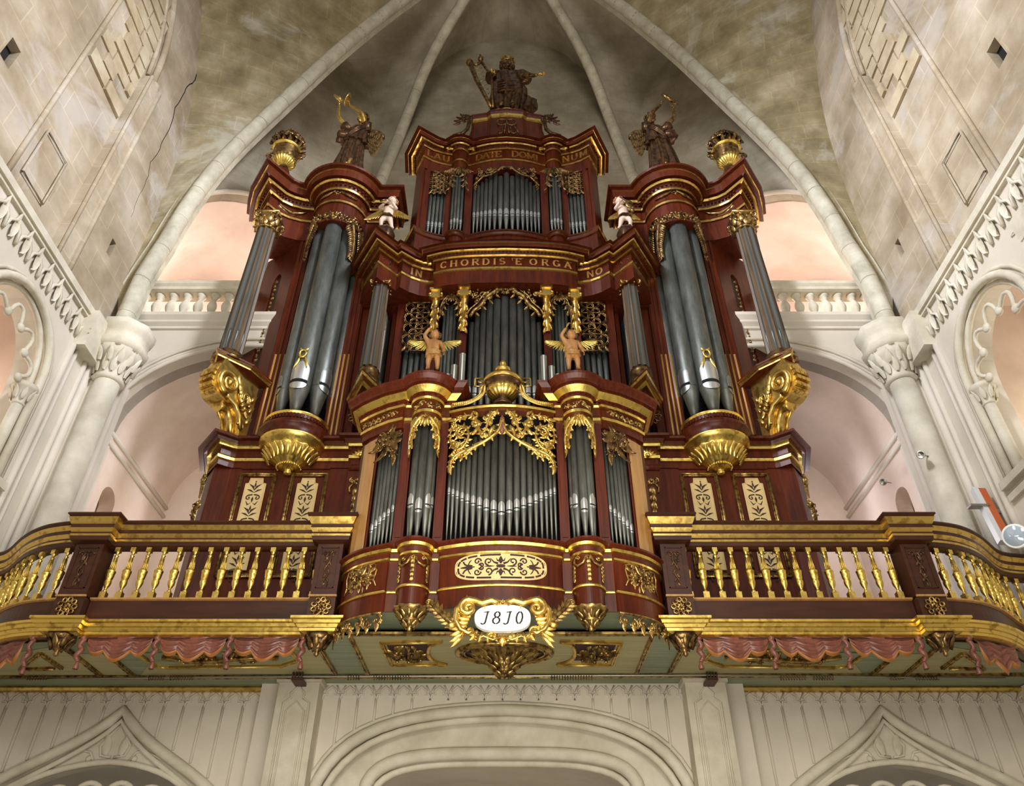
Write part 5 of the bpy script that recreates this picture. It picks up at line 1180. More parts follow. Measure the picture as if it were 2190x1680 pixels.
# tower entablature
TP = [(-5.62, 11.5), (-5.50, 11.15), (-5.36, 10.85), (-5.12, 10.52), (-4.95, 10.74), (-4.75, 10.87), (-4.5, 10.96), (-4.2, 11.0)] + arcp(TC, .56, 180, 360, 24) + [(-3.02, 11.0), (-2.66, 11.0), (-2.66, 11.6)]
pt = prof(10.42, [(0, 470, 0), (0, 432, 0), (.035, 430, 1), (.035, 426, 1), (.0, 424, 0), (0, 407, 0), (.06, 404, 1), (.07, 400, 1), (.06, 399, 0), (.1, 390, 0), (.17, 386, 1), (.2, 381, 1), (.2, 379, 0), (.28, 374, 0), (.29, 362, 0), (.31, 360, 1), (.31, 358, 0), (.38, 351, 0), (.39, 347, 0)], 715)
m = MB(); m.sweep(TP, pt + [(-.1, pt[-1][1] + .02, 0)]); cap(m, TP, [], pt[0][1] + .01); cap(m, TP, [], pt[-1][1] - .01); TE0, TE1 = pt[0][1], pt[-1][1]
dentils(m, TP, .085, pt[8][1] + .02, pt[9][1] + .04, .085, .045, .07)
both(mk('tower_entablature', m, WG, ORG))
m = MB(); fz, Lz = surf(TP[3:8]); zz = (pt[4][1] + pt[5][1]) / 2
m.tube([fz(Lz * (.2 + .6 * t), zz + .06 - .13 * sin(pi * t), .02) for t in [i / 14 for i in range(15)]], lambda t: .016 + .03 * sin(pi * t), 6)
for k in range(8): leaf(m, fz, Lz * (.22 + .07 * k), zz + .03 - .13 * sin(pi * (k + .5) / 8), -.6 + .17 * k, .12, .05, .03)
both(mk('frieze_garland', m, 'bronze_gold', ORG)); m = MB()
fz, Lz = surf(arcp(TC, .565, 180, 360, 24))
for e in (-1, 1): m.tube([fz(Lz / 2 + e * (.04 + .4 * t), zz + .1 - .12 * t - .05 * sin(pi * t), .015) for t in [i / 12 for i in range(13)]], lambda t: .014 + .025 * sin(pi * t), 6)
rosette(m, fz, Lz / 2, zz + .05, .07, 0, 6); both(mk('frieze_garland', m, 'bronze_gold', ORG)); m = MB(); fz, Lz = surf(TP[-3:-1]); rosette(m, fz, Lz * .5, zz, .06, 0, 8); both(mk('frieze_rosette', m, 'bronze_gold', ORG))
m = MB(); fz, Lz = surf(arcp(TC, .55, 180, 360, 24)); f = shift(fz, Lz / 2, Z(462, 10.43))
for k in range(9): e = -1 + k / 4; scroll(m, f, e * .66, -.03 + .05 * (k % 2), .1, pi / 2, 1.3, 1 if e > 0 else -1, .03, leaves=5)
spray(m, f, 0, -.02, 1.5, .26, 0, 8, 36, hh=.08)
for e in (-1, 1):
    scroll(m, f, e * .42, .0, .13, pi / 2, 1.5, -e, .04, leaves=6); m.tube([f(e * (.42 + .12 * sin(t * 2)), -.1 - .95 * t, .04) for t in [i / 12 for i in range(13)]], lambda t: .05 * (1.2 - .9 * t), 6)
    for k in range(16):
        for s2 in (-.55, 0, .55): leaf(m, f, e * (.42 + .12 * sin(k * .13)), -.1 - .058 * k, -pi / 2 + s2, .2 * (1.1 - .03 * k), .11, .06)
    for k in range(9):
        for s2 in (-.5, .5): leaf(m, f, e * (.72 + .01 * k), -.04 - .06 * k, -pi / 2 + s2, .2, .1, .06)
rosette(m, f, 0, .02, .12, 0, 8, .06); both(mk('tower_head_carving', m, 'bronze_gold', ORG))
ZST2 = Z(354, 10.32); m = MB(); m.lathe([(.36, TE1 - .02), (.36, ZST2 - .1), (.38, ZST2 - .08), (.38, ZST2 - .03), (.35, ZST2)], (-3.6, 10.62, 0), 28, 0); both(mk('statue_plinth', m, 'mahogany', ORG))
ZUR = Z(356, 10.5); m = MB(); m.box((-5.36, 10.52, TE1 - .02), (-4.96, 10.92, ZUR)); both(mk('urn_plinth', m, 'mahogany', ORG))
# canted side walls with a carved slot
m = MB(); SW = [(-5.28, 11.62), (-5.02, 11.46), (-4.72, 11.26), (-4.42, 11.04)]; fz, Lz = surf(SW); z0, z1 = ZB, TE0 + .02
sl = [(Lz * .38, z0 + .6), (Lz * .62, z0 + .6), (Lz * .62, z1 - .95)] + [(Lz * .5 + Lz * .12 * cos(a), z1 - .95 + Lz * .25 * sin(a)) for a in (.6, 1.2, 1.57, 1.94, 2.5)] + [(Lz * .38, z1 - .95)]
m.prism([(0, z0), (Lz, z0), (Lz, z1), (0, z1)], lambda u, v, w: fz(u, v, -w), .05, 0, [sl[::-1]]); sw = mk('side_wall', m, 'mahogany', ORG)
m = MB(); m.add([fz(Lz * .36, z0 + .5, -.06), fz(Lz * .64, z0 + .5, -.06), fz(Lz * .64, z1 - .4, -.06), fz(Lz * .36, z1 - .4, -.06)], [(0, 1, 2, 3)]); mk('slot_back', m, 'dark_wood', sw)
m = MB(); zz = z0 + .7; k = 0
while zz < z1 - .9: scroll(m, shift(fz, 0, 0), Lz * .5, zz, .045, pi / 2, 1.1, 1 if k % 2 else -1, .014, leaves=4); zz += .12; k += 1
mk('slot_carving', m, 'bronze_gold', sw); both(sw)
# free standing corner columns on big volute brackets
CC = (-4.93, 10.42); zcb, zct, zck = Z(770, 10.4), Z(500, 10.4), TE0 + .02
m = MB(); fluted(m, CC, .215, .185, zcb + .12, zct + .12, 9, 0, 1); col = mk('corner_column_shaft', m, ['column_wood', 'dark_tin'], ORG)
m = MB(); m.lathe([(.29, zcb - .08), (.29, zcb - .02), (.26, zcb), (.28, zcb + .04), (.24, zcb + .07), (.25, zcb + .1), (.22, zcb + .13)], (*CC, 0), 20); mk('column_base', m, 'bronze_gold', col)
m = MB(); corinthian(m, CC, .195, zct + .06, zck, 0); mk('capital', m, 'old_gold', col)
m = MB()
for k in range(9): a = 2 * pi * (k + .5) / 9; m.tube([(CC[0] + .18 * cos(a), CC[1] + .18 * sin(a), zcb + .14), (CC[0] + .188 * cos(a), CC[1] + .188 * sin(a), zcb + .55), (CC[0] + .18 * cos(a), CC[1] + .18 * sin(a), zcb + .62)], lambda t: .012 + .018 * t if t < .9 else .02, 6)
mk('flute_fillets', m, 'tin', col); both(col)
# bracket: side plate with volute scrolls, seen from the front corner
bt = zcb - .1; dv = Vector((-.45, -.89, 0)).normalized(); pv = Vector((dv.y, -dv.x, 0)); O = Vector((-4.62, 11.0, 0))
fb = lambda u, v, w=0.: O + dv * u - pv * w * 1. + Vector((0, 0, v))
m = MB(); sil = [(0, ZB + .02), (.16, ZB), (.22, ZB + .2), (.30, ZB + .36), (.44, ZB + .45), (.60, ZB + .42), (.80, ZB + .45), (.94, ZB + .62), (.96, ZB + .82), (.86, bt - .06), (.78, bt - .02), (0, bt - .02)]
sil = [(p.x, p.y) for p in smooth_curve([(a, b, 0) for a, b in sil[1:10]], 3)]; sil = [(0, ZB + .02)] + sil + [(.8, bt - .02), (0, bt - .02)]
m.prism(sil, lambda u, v, w: fb(u, v, w - .17), .34); br = mk('volute_bracket', m, 'gold', ORG)
m = MB()
for w0, hs in ((-.2, -1), (.2, 1)):
    f = lambda a, b, w=0., w0=w0: fb(a, b, w0 + (w if w0 > 0 else -w))
    m.tube([f(a, b) for a, b in spiral_pts(.66, ZB + .78, .25, -pi / 2, 2.0, 1, 34, .1)], lambda t: .045 * (1.2 - .6 * t), 8); m.ball(f(.66, ZB + .78), .06)
    m.tube([f(.2, ZB + .1), f(.28, ZB + .32), f(.42, ZB + .46), f(.62, ZB + .5), f(.66, ZB + .53)], .04, 8)
    m.tube([f(a, b) for a, b in spiral_pts(.24, ZB + .72, .15, 0, 1.6, -1, 24, .1)], lambda t: .03 * (1.2 - .6 * t), 7)
    m.tube([f(a, b) for a, b in spiral_pts(.2, ZB + .14, .08, 0, 1.4, 1, 20, .1)], .02, 6)
    for k in range(7): leaf(m, f, .3 + .02 * k, ZB + .42 + .07 * k, 2.6 - .25 * k, .22, .1, .05)
    for k in range(5): leaf(m, f, .12, ZB + .25 + .12 * k, pi / 2 + (-.6 if k % 2 else .6), .2, .1, .04)
mk('volute_scrolls', m, 'gold', br)
m = MB(); fl = [Vector(fb(a, b, 0)) for a, b in ((.18, ZB - .0), (.27, ZB + .26), (.36, ZB + .42), (.5, ZB + .44), (.62, ZB + .38))]
m.tube(fl, lambda t: .06 + .05 * t, 8)
for k in range(6):
    for w_ in (-.1, 0, .1):
        a0 = -.9 + .36 * k; m.obox(fb(.68 + .31 * cos(a0), ZB + .76 + .33 * sin(a0), w_), dv * .035, pv * .045, (0, 0, .035))
mk('acanthus_front', m, 'gold', br)
m = MB(); ab = [(-5.30, 11.25), (-5.30, 10.78), (-4.97, 10.08), (-4.52, 10.5), (-4.3, 10.98)]; m.sweep(ab, [(-.1, bt - .06), (0, bt - .05), (0, bt - .02, 1), (.03, bt, 1), (.03, bt + .02, 0), (.05, bt + .03, 1), (.05, bt + .06, 0), (-.1, bt + .07)]); cap(m, ab, [], bt + .06); cap(m, ab, [], bt - .055); mk('bracket_slab', m, ['mahogany', 'gold'], br)
both(br)

m = MB(); f = planemap((-2.62, 11.0, Z(886, 10.95)), (1, 0, 0), (0, 0, 1))
for k in range(10): a = 2 * pi * k / 10; m.tube([f((.11 + .06 * cos(b)) * cos(a) - .035 * sin(b) * sin(a), (.11 + .06 * cos(b)) * sin(a) + .035 * sin(b) * cos(a), .01) for b in [2 * pi * i / 8 for i in range(8)]], .01, 4, closed=True)
both(mk('fret_rosette', m, 'bronze_gold', ORG))
# ---- centre storey
MP = [(-2.95, 11.05), (-2.80, 10.78), (-2.48, 10.26), (-2.16, 10.62), (-2.06, 10.53), (-1.9, 10.66), (-1.72, 10.75), (-1.5, 10.8), (-1.42, 10.78), (-1.40, 10.55), (-1.2, 10.49), (-.95, 10.45), (-.6, 10.42), (-.3, 10.41), (0, 10.4)]
MP = dens(MP, 9); MPF = MP + mirx(MP)[1:]
pm = prof(10.4, [(0, 603, 0), (0, 576, 0), (.03, 573, 1), (.03, 569, 1), (.0, 567, 0), (0, 550, 0), (.05, 547, 1), (.06, 543, 1), (.06, 542, 0), (.1, 537, 0), (.17, 533, 1), (.19, 530, 1), (.19, 528, 0), (.26, 525, 0), (.27, 518, 0), (.29, 516, 1), (.3, 514, 0), (.35, 510, 0)])
m = MB(); m.sweep(MPF, pm + [(-.2, pm[-1][1] + .02, 0)]); cap(m, MPF, [], pm[0][1] + .01); cap(m, MPF, [], pm[-1][1] + .0); dentils(m, MPF, .085, pm[8][1] + .01, pm[9][1] + .03, .07, .035, .06); mk('centre_entablature', m, WG, ORG); ME0, ME1 = pm[0][1], pm[-1][1]
fz, Lz = surf(MPF); th = (pm[5][1] - pm[4][1]) * .76; tz = pm[4][1] + (pm[5][1] - pm[4][1]) * .12; mid = Lz / 2
def txt(name, s, f, uc, v, h, gap=.14, mm='gold', sx=1., rot=None):
    m = MB(); w = text_w(s, h, gap, sx) - gap * h * sx; text_on(m, s, f, uc - w / 2, v, h, 0, .006, .085, gap, sx); return mk(name, m, mm, ORG, label='gilt inscription letters')
gw = lambda s, W_, k_=None: (W_ / th - sum(GL[c][0] for c in s)) / (len(s) - 1)
txt('inscription', 'CHORDIS', fz, mid - .66, tz, th, gw('CHORDIS', 1.3), 'golden_wood'); 
m = MB(); text_on(m, 'E', fz, mid + .20, tz, th, 0, .006, .085, .2); ribbon(m, fz, [(mid + .13, tz + th), (mid + .36, tz + th)], th * .07, 0, .006); ribbon(m, fz, [(mid + .13, tz + th * 1.02), (mid + .14, tz + th * .6)], th * .08, 0, .006); mk('inscription', m, 'golden_wood', ORG, label='gilt E ligature')
txt('inscription', 'ORGA', fz, mid + .90, tz, th, gw('ORGA', .84), 'golden_wood')
P_ = lambda x: sum(((Vector(a) - Vector(b)).length for a, b in zip(MPF, MPF[1:]) if b[0] <= x), 0.)
txt('inscription', 'IN', fz, (P_(-2.06) + P_(-1.5)) / 2, tz, th, .25, 'golden_wood'); txt('inscription', 'NO', fz, Lz - (P_(-2.06) + P_(-1.5)) / 2, tz, th, .25, 'golden_wood')
m = MB(); zz = (pm[4][1] + pm[5][1]) / 2
for u0 in (P_(-2.16) - .3, P_(-2.48) - .3):
    for e in (-1, 1): scroll(m, fz, u0 + e * .07, zz, .045, pi / 2, 1.2, -e, .01, leaves=4)
both(mk('frieze_relief', m, 'dark_bronze', ORG))
ZCH = Z(494, 10.4)
# gilt columns under the corners of the centre storey
C2 = (-2.43, 10.58); z0, z1, z2 = Z(798, 10.55), Z(612, 10.55), ME0 + .02
m = MB(); fluted(m, C2, .175, .15, z0 + .1, z1 + .08, 9, 0, 1); c2 = mk('column_shaft', m, ['column_wood', 'dark_tin'], ORG)
m = MB(); m.lathe([(.22, z0 - .3), (.22, z0 - .2), (.2, z0 - .18), (.2, z0 - .04), (.19, z0), (.2, z0 + .03), (.16, z0 + .06), (.16, z0 + .1)], (*C2, 0), 20); mk('column_base', m, 'bronze_gold', c2)
m = MB(); corinthian(m, C2, .155, z1 + .03, z2, 0); mk('capital', m, 'gold', c2)
m = MB(); sq = [(-2.78, 10.95), (-2.43, 10.25), (-2.08, 10.95)]; zq = z0 - .3
m.sweep(sq, [(-.05, zq - .22), (0, zq - .2), (0, zq - .1, 1), (.04, zq - .08, 1), (.05, zq - .04, 0), (.07, zq, 1), (.08, zq + .02, 0), (-.1, zq + .03)]); cap(m, sq, [], zq + .02); cap(m, sq, [], zq - .21); mk('column_plinth', m, ['mahogany', 'bright_gold'], c2)
m = MB(); m.lathe([(0, zq - .62), (.04, zq - .6), (.06, zq - .55), (.14, zq - .45), (.2, zq - .3), (.18, zq - .2)], (-2.43, 10.7, 0), 20, rf=lambda a, z: 1 + .06 * cos(10 * a)); mk('console_bowl', m, 'bright_gold', c2)
both(c2)
# wood between tower and centre storey; pilasters; side pipes in the shade
for x0, x1, y in ((-2.14, -1.97, 11.0), (-2.86, -2.72, 11.15), (-2.28, -2.2, 11.25)):
    m = MB(); m.box((x0, y, ZB), (x1, y + .5, ME0 + .5)); both(mk('pilaster', m, 'mahogany', ORG))
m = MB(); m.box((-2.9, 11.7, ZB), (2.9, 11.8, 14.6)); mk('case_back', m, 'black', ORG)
m = MB(); m.box((-2.95, 11.05, ME0 - .02), (2.95, 11.7, ME0 + .06)); mk('centre_ceiling', m, 'mahogany', ORG)
for s in (1, -1):
    for x, y, r in ((-2.62, 11.42, .07), (-2.22, 11.42, .055), (-2.42, 11.5, .07)): organ_pipe(ORG, s * x, y, ZB + .3, Z(828, 11.35), Z(625, 11.35), r, -90)
# lattice panels above short pipes
for s in (1, -1):
    for k in range(5): organ_pipe(ORG, s * (-1.90 + .115 * k), 11.12 - .02 * k, ZB + .3, Z(835, 11.1), Z(735, 11.1) + .3, .05, -90)
m = MB(); f = planemap((-1.68, 10.95, 0), (1, 0, 0), (0, 0, 1)); za, zb2 = Z(738, 10.95), Z(605, 10.95); n_ = 6; dz = (zb2 - za) / n_
for k in range(n_ + 1):
    for e, ph in ((0, 0), (.14, .5), (-.14, .5)):
        zc2 = za + dz * (k + ph)
        if zc2 > zb2 + .05: continue
        for tl in (-.42, .42): m.tube([f(e * .8 + .19 * cos(a) * cos(tl) - dz * .5 * sin(a) * sin(tl), zc2 + .19 * cos(a) * sin(tl) + dz * .5 * sin(a) * cos(tl), .02 * sin(3 * a + tl * 4)) for a in [2 * pi * i / 18 for i in range(18)]], .015, 5, closed=True)
for k in range(8): leaf(m, f, -.22 + .065 * k, za - .02, -pi / 2 + (.4 if k % 2 else -.4), .17, .08, .04)
scroll(m, f, -.15, za - .05, .06, 0, 1.2, 1, .015); scroll(m, f, .12, za - .08, .06, 0, 1.2, -1, .015)
both(mk('woven_lattice', m, 'bronze_gold', ORG))
# little round towers of pipes and their pendant terms
for s in (1, -1):
    for k in range(5): dx = -.14 + .07 * k; organ_pipe(ORG, s * (-1.05 + dx), 10.86 + dx * dx * 3, ZB + .3, Z(850, 10.9), Z(625, 10.9), .032 if k != 2 else .038, -90)
for xx, yy in ((-1.36, 10.72), (-.80, 10.66)):
    m = MB(); m.box((xx - .07, yy + .04, ZB + .2), (xx + .07, yy + .34, ME0)); p = mk('pilaster', m, 'mahogany', ORG)
    m = MB(); zt = ME0 + .0; f = planemap((xx, yy + .02, zt), (1, 0, 0), (0, 0, 1))
    for e in (-1, 1): m.tube([f(e * .1, -.1, a) for a in (-.02, .05, .12)], .045, 8); m.ball(f(e * .11, -.1, .12), .035)
    m.obox(f(0, -.12, .05), (.085, 0, 0), (0, .1, 0), (0, 0, .1)); m.obox(f(0, .0, .06), (.12, 0, 0), (0, .12, 0), (0, 0, .025))
    for k in range(5): leaf(m, f, -.09 + .045 * k, .03, pi / 2, .1, .05, .12)
    rows = []
    for zq_, wq, dq in ((-.2, .075, .1), (-.5, .06, .07), (-.72, .045, .05), (-.76, .07, .08), (-.82, .06, .07), (-1.05, .05, .03)): rows.append([f(wq * a, zq_, dq * b) for a, b in ((-1, 0), (-.8, .8), (0, 1.1), (.8, .8), (1, 0))])
    m.grid(rows, 0, True)
    for k in range(8): leaf(m, f, (.03 if k % 2 else -.03), -.24 - .1 * k, -pi / 2 + (.3 if k % 2 else -.3), .18, .08, .1)
    mk('carved_term', m, 'gold', p); both(p)
m = MB(); f = planemap((-1.06, 10.72, ME0 - .03), (1, 0, 0), (0, 0, 1)); tower_head(f, .42, .6, m); spray(m, f, 0, -.05, .34, .16, 0, 5, 12, hh=.05); both(mk('tower_head_carving', m, 'bronze_gold', ORG))
# centre pipes
rs = [.062, .066, .070, .076, .085, .09, .088, .078, .072, .068, .062]; sc2 = 1.40 / (2 * sum(rs)); x = -.70
for r in rs:
    r *= sc2; cx = x + r; x += 2 * r; y = 10.72 + .2 * (cx / .7) ** 2; organ_pipe(ORG, cx, y, ZB + .3, Z(845, y), ME0 - .02 - .95 * abs(cx / .7) ** 1.2 + .25 * (abs(cx) > .2), r * .95, -90)
m = MB(); m.box((-.72, 10.55, ZB), (.72, 11.2, ZB + .3)); mk('pipe_chest', m, 'mahogany', ORG)
m = MB(); f = planemap((0, 10.62, ME0), (1, 0, 0), (0, 0, 1)); rosette(m, f, 0, -.03, .1, 0, 10, .06)
for e in (-1, 1):
    p0 = [(e * .06, -.02), (e * .17, .0), (e * .24, -.1), (e * .36, -.2), (e * .46, -.42), (e * .6, -.58), (e * .66, -.72)]
    m.tube([f(a, b, .03) for a, b in p0], lambda t: .045 * (1.1 - .4 * t), 8); m.tube([f(a + e * .07, b + .06, .02) for a, b in p0[1:]], .02, 6)
    for (a, b, r, h) in ((.2, -.04, .06, 1), (.42, -.14, .09, -1), (.55, -.3, .07, 1), (.6, -.12, .06, 1), (.5, -.48, .05, -1)): scroll(m, f, e * a, b, r, pi / 2, 1.3, e * h, .018, leaves=6)
    for k in range(8): leaf(m, f, e * (.12 + .065 * k), -.04 - .08 * k, -pi / 2 - e * (.7 if k % 2 else -1.2), .13, .06, .05)
    spray(m, f, e * .5, -.15, .4, .3, 0, 12, 12, hh=.05)
mk('centre_head_carving', m, 'old_gold', ORG)

# ---- upper storey
YU = 11.1
UP = [(-2.22, 11.9), (-2.18, 11.4), (-1.98, 11.02), (-1.8, 11.14), (-1.6, 11.22), (-1.4, 11.27), (-1.32, 11.28)] + arcp((-1.13, 11.28), .175, 180, 360, 14) + [(-.93, 11.28), (-.86, 11.27), (-.65, 11.2), (-.35, 11.13), (0, 11.1)]
UP = dens(UP, -4); UPF = UP + mirx(UP)[1:]
pu = prof(11.1, [(0, 362, 0), (0, 343, 0), (.03, 341, 1), (.03, 338, 1), (.0, 336, 0), (0, 320, 0), (.04, 318, 1), (.05, 315, 1), (.05, 314, 0), (.09, 309, 0), (.15, 306, 1), (.18, 303, 1), (.18, 302, 0), (.25, 299, 0), (.26, 293, 0), (.28, 291, 1), (.29, 290, 0), (.35, 286, 0)])
m = MB(); m.sweep(UPF, pu + [(-.2, pu[-1][1] + .02, 0)]); cap(m, UPF, [], pu[0][1] + .01); cap(m, UPF, [], pu[-1][1]); dentils(m, UPF, .08, pu[8][1] + .01, pu[9][1] + .03, .07, .035, .06); mk('upper_entablature', m, WG, ORG); UE0, UE1 = pu[0][1], pu[-1][1]
fz, Lz = surf(UPF); th = (pu[5][1] - pu[4][1]) * .72; tz = pu[4][1] + (pu[5][1] - pu[4][1]) * .14; mid = Lz / 2
P2 = lambda x: sum(((Vector(a) - Vector(b)).length for a, b in zip(UPF, UPF[1:]) if b[0] <= x), 0.)
txt('inscription', 'DATE', fz, mid - .45, tz, th, gw('DATE', .64)); txt('inscription', 'DOMI', fz, mid + .45, tz, th, gw('DOMI', .66)); txt('inscription', 'LAU', fz, (P2(-1.98) + P2(-1.32)) / 2, tz, th, .2); txt('inscription', 'NUM', fz, Lz - (P2(-1.98) + P2(-1.32)) / 2, tz, th, .2)
ZU0 = Z(498, 11.05)
pl2 = prof(11.1, [(0, 515, 0), (.0, 503, 0), (.04, 500, 1), (.04, 498, 0), (.06, 494, 0), (.09, 491, 1), (.09, 489, 0)])
m = MB(); m.sweep(UPF, [(0, ME1 - .1, 0)] + pl2 + [(-.2, pl2[-1][1] + .01, 0)]); cap(m, UPF, [], pl2[-1][1]); mk('upper_base', m, WG, ORG); UZ = pl2[-1][1]
m = MB(); m.sweep([(-2.22, 11.9), (-2.18, 11.4), (-1.98, 11.02), (-1.93, 11.06)], [(0, UZ), (0, UE0 + .02)]); both(mk('upper_end_wall', m, 'mahogany', ORG))
for x0, x1, y in ((-1.95, -1.80, 11.1), (-1.42, -1.29, 11.26), (-.97, -.80, 11.26)):
    m = MB(); m.box((x0, y, UZ), (x1, y + .3, UE0 + .02)); m.box((x0 + .03, y - .012, UZ + .1), (x1 - .03, y, UE0 - .1)); both(mk('pilaster', m, 'mahogany', ORG))
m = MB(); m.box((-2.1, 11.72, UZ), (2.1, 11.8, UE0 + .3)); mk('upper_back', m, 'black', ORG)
for s in (1, -1):
    for k in range(5): organ_pipe(ORG, s * (-1.76 + .085 * k), 11.28 + .01 * k, UZ, UZ + .42, UE0 - .1, .038, -90)
    for k in range(4): dx = -.105 + .07 * k; organ_pipe(ORG, s * (-1.13 + dx), 11.16 + dx * dx * 4, UZ, UZ + .4, UE0 - .02, .034, -90)
rs = [.036, .036, .038, .042, .046, .05, .056, .062, .056, .05, .046, .042, .038, .036, .036]; sc3 = 1.56 / (2 * sum(rs)); x = -.78
for r in rs:
    r *= sc3; cx = x + r; x += 2 * r; organ_pipe(ORG, cx, 11.2 + .1 * (cx / .78) ** 2, UZ, Z(457, 11.2) - .1 * (1 - abs(cx) / .78), UE0 - .06 - .8 * abs(cx / .78) ** 1.1 + .3 * (abs(cx) > .25), r * .93, -90)
m = MB(); f = planemap((0, 11.06, UE0), (1, 0, 0), (0, 0, 1)); leaf(m, f, 0, -.04, pi / 2, .12, .1, .05)
for e in (-1, 1):
    p0 = [(e * .0, .0), (e * .12, .0), (e * .2, -.13), (e * .36, -.3), (e * .55, -.36), (e * .7, -.6), (e * .76, -.72)]
    m.tube([f(a, b, .02) for a, b in p0], lambda t: .03 * (1.2 - .4 * t), 7)
    for (a, b, r, h) in ((.42, -.13, .12, 1), (.62, -.1, .07, -1), (.3, -.06, .06, 1), (.6, -.28, .08, -1), (.7, -.42, .05, 1), (.1, -.02, .05, -1)): scroll(m, f, e * a, b, r, pi / 2, 1.4, e * h, .018, leaves=6)
    spray(m, f, e * .5, -.15, .45, .25, 0, 14, 14, hh=.04)
    for k in range(4): leaf(m, f, e * (.72 + .01 * k), -.5 - .08 * k, -pi / 2 - e * .4, .14, .06, .04)
mk('centre_head_carving', m, 'bronze_gold', ORG)
m = MB(); f = planemap((-1.13, 11.09, UE0 + .02), (1, 0, 0), (0, 0, 1)); tower_head(f, .4, .75, m); spray(m, f, 0, -.05, .3, .16, 0, 15, 12, hh=.05); both(mk('tower_head_carving', m, 'bronze_gold', ORG))
m = MB(); f = planemap((-1.61, 11.2, 0), (1, 0, 0), (0, 0, 1)); za, zb2 = Z(407, 11.2), UE0 - .05; n_ = 4; dz = (zb2 - za) / n_
for k in range(n_ + 1):
    for e, ph in ((0, 0), (.1, .5), (-.1, .5)):
        z_ = za + dz * (k + ph)
        if z_ < zb2 + .03:
            for tl in (-.42, .42): m.tube([f(e * .8 + .15 * cos(a) * cos(tl) - dz * .5 * sin(a) * sin(tl), z_ + .15 * cos(a) * sin(tl) + dz * .5 * sin(a) * cos(tl), .02 * sin(3 * a)) for a in [2 * pi * i / 16 for i in range(16)]], .015, 5, closed=True)
for k in range(6): leaf(m, f, -.15 + .06 * k, za - .02, -pi / 2 + (.4 if k % 2 else -.4), .15, .07, .04)
both(mk('woven_lattice', m, 'bronze_gold', ORG))
# ---- crown
CB = [(-.98, 11.2), (-.9, 11.16), (-.5, 11.1), (-.4, 11.02), (0, 10.98)]; CBF = CB + mirx(CB)[1:]
zq0, zq1 = UE1 - .02, Z(246, 10.95)
rows = []
for t, sc1 in ((0, 1.45), (.15, 1.2), (.4, 1.0), (.75, .92), (1, .92)): rows.append([(x * sc1 if abs(x) > .85 else x, y, zq0 + (zq1 - zq0) * t) for x, y in CBF])
m = MB(); m.grid(rows, 0, False); m.sweep([(a * .95, b) for a, b in CBF], [(-.03, zq1 - .02, 0), (.04, zq1, 1), (.06, zq1 + .06, 1), (.05, zq1 + .07, 0), (.09, zq1 + .12, 0), (.1, zq1 + .2, 0), (-.2, zq1 + .2, 0)])
mk('crown', m, ['mahogany', 'gold'], ORG)
cb2 = [(-.52, 11.14), (-.3, 11.06), (0, 11.0)]; cb2 = cb2 + mirx(cb2)[1:]; m = MB(); m.sweep(cb2, [(-.05, zq1 + .1, 0), (0, zq1 + .18, 0), (.04, zq1 + .24, 1), (.07, zq1 + .3, 1), (.07, zq1 + .33, 0), (-.2, zq1 + .33, 0)]); cap(m, cb2, [(.5, 11.9), (-.5, 11.9)], zq1 + .33); m.box((-.9, 11.2, zq1 + .1), (.9, 11.9, zq1 + .2)); mk('statue_plinth', m, ['gold', 'bright_gold'], ORG); ZST = zq1 + .33
m = MB(); f = planemap((-.98, 11.05, zq1 - .15), (1, 0, 0), (0, 0, 1))
scroll(m, f, -.03, .1, .14, pi / 2, 1.4, 1, .04, leaves=9); m.tube([f(.03, -.05, .0), f(.0, -.3, .0), f(-.12, -.5, .0), f(-.35, -.62, .0)], .05, 7); spray(m, f, -.06, .12, .3, .3, 0, 4, 14, hh=.06)
for k in range(4): leaf(m, f, -.1 - .03 * k, .18 - .08 * k, pi * (.7 + .15 * k), .2, .09, .06)
both(mk('crown_scroll', m, 'dark_bronze', ORG))
m = MB(); f = planemap((0, 10.96, (zq0 + zq1) / 2 + .1), (1, 0, 0), (0, 0, 1))
for e in (-1, 1):
    m.tube([f(e * .12 + .12 * cos(a), .14 + .13 * sin(a), .02) for a in [2 * pi * i / 18 for i in range(18)]], .02, 6, closed=True)
    m.tube([f(e * a, b, .02) for a, b in ((.02, .1), (.1, .0), (.1, -.3), (.16, -.36), (.24, -.3), (.2, -.26))], .018, 6)
m.tube([f(a, b, .02) for a, b in ((-.06, -.34), (-.02, .1), (.02, .1), (.06, -.34))], .014, 6); m.tube([f(.12, .15, .02), f(.3, -.34, .02)], .016, 6)
mk('monogram', m, 'bronze_gold', ORG)
# ================================================================ FIGURES
def skin_mb(mb, pts, edges, m=0, lvl=1, root=0, mat_=None):
    me = bpy.data.meshes.new('t'); me.from_pydata([p[0] for p in pts], edges, []); o = bpy.data.objects.new('t', me); COL.objects.link(o)
    sk = o.modifiers.new('s', 'SKIN'); sk.use_smooth_shade = True
    for i, p in enumerate(pts):
        d = me.skin_vertices[0].data[i]; r = p[1]; d.radius = (r, r) if isinstance(r, float) else r; d.use_root = (i == root)
    sb = o.modifiers.new('u', 'SUBSURF'); sb.levels = lvl; sb.render_levels = lvl
    bpy.context.view_layer.update(); e = o.evaluated_get(bpy.context.evaluated_depsgraph_get()); t = bpy.data.meshes.new_from_object(e)
    mb.add([v.co.copy() for v in t.vertices], [list(p.vertices) for p in t.polygons], m, True)
    bpy.data.objects.remove(o); bpy.data.meshes.remove(t); bpy.data.meshes.remove(me)
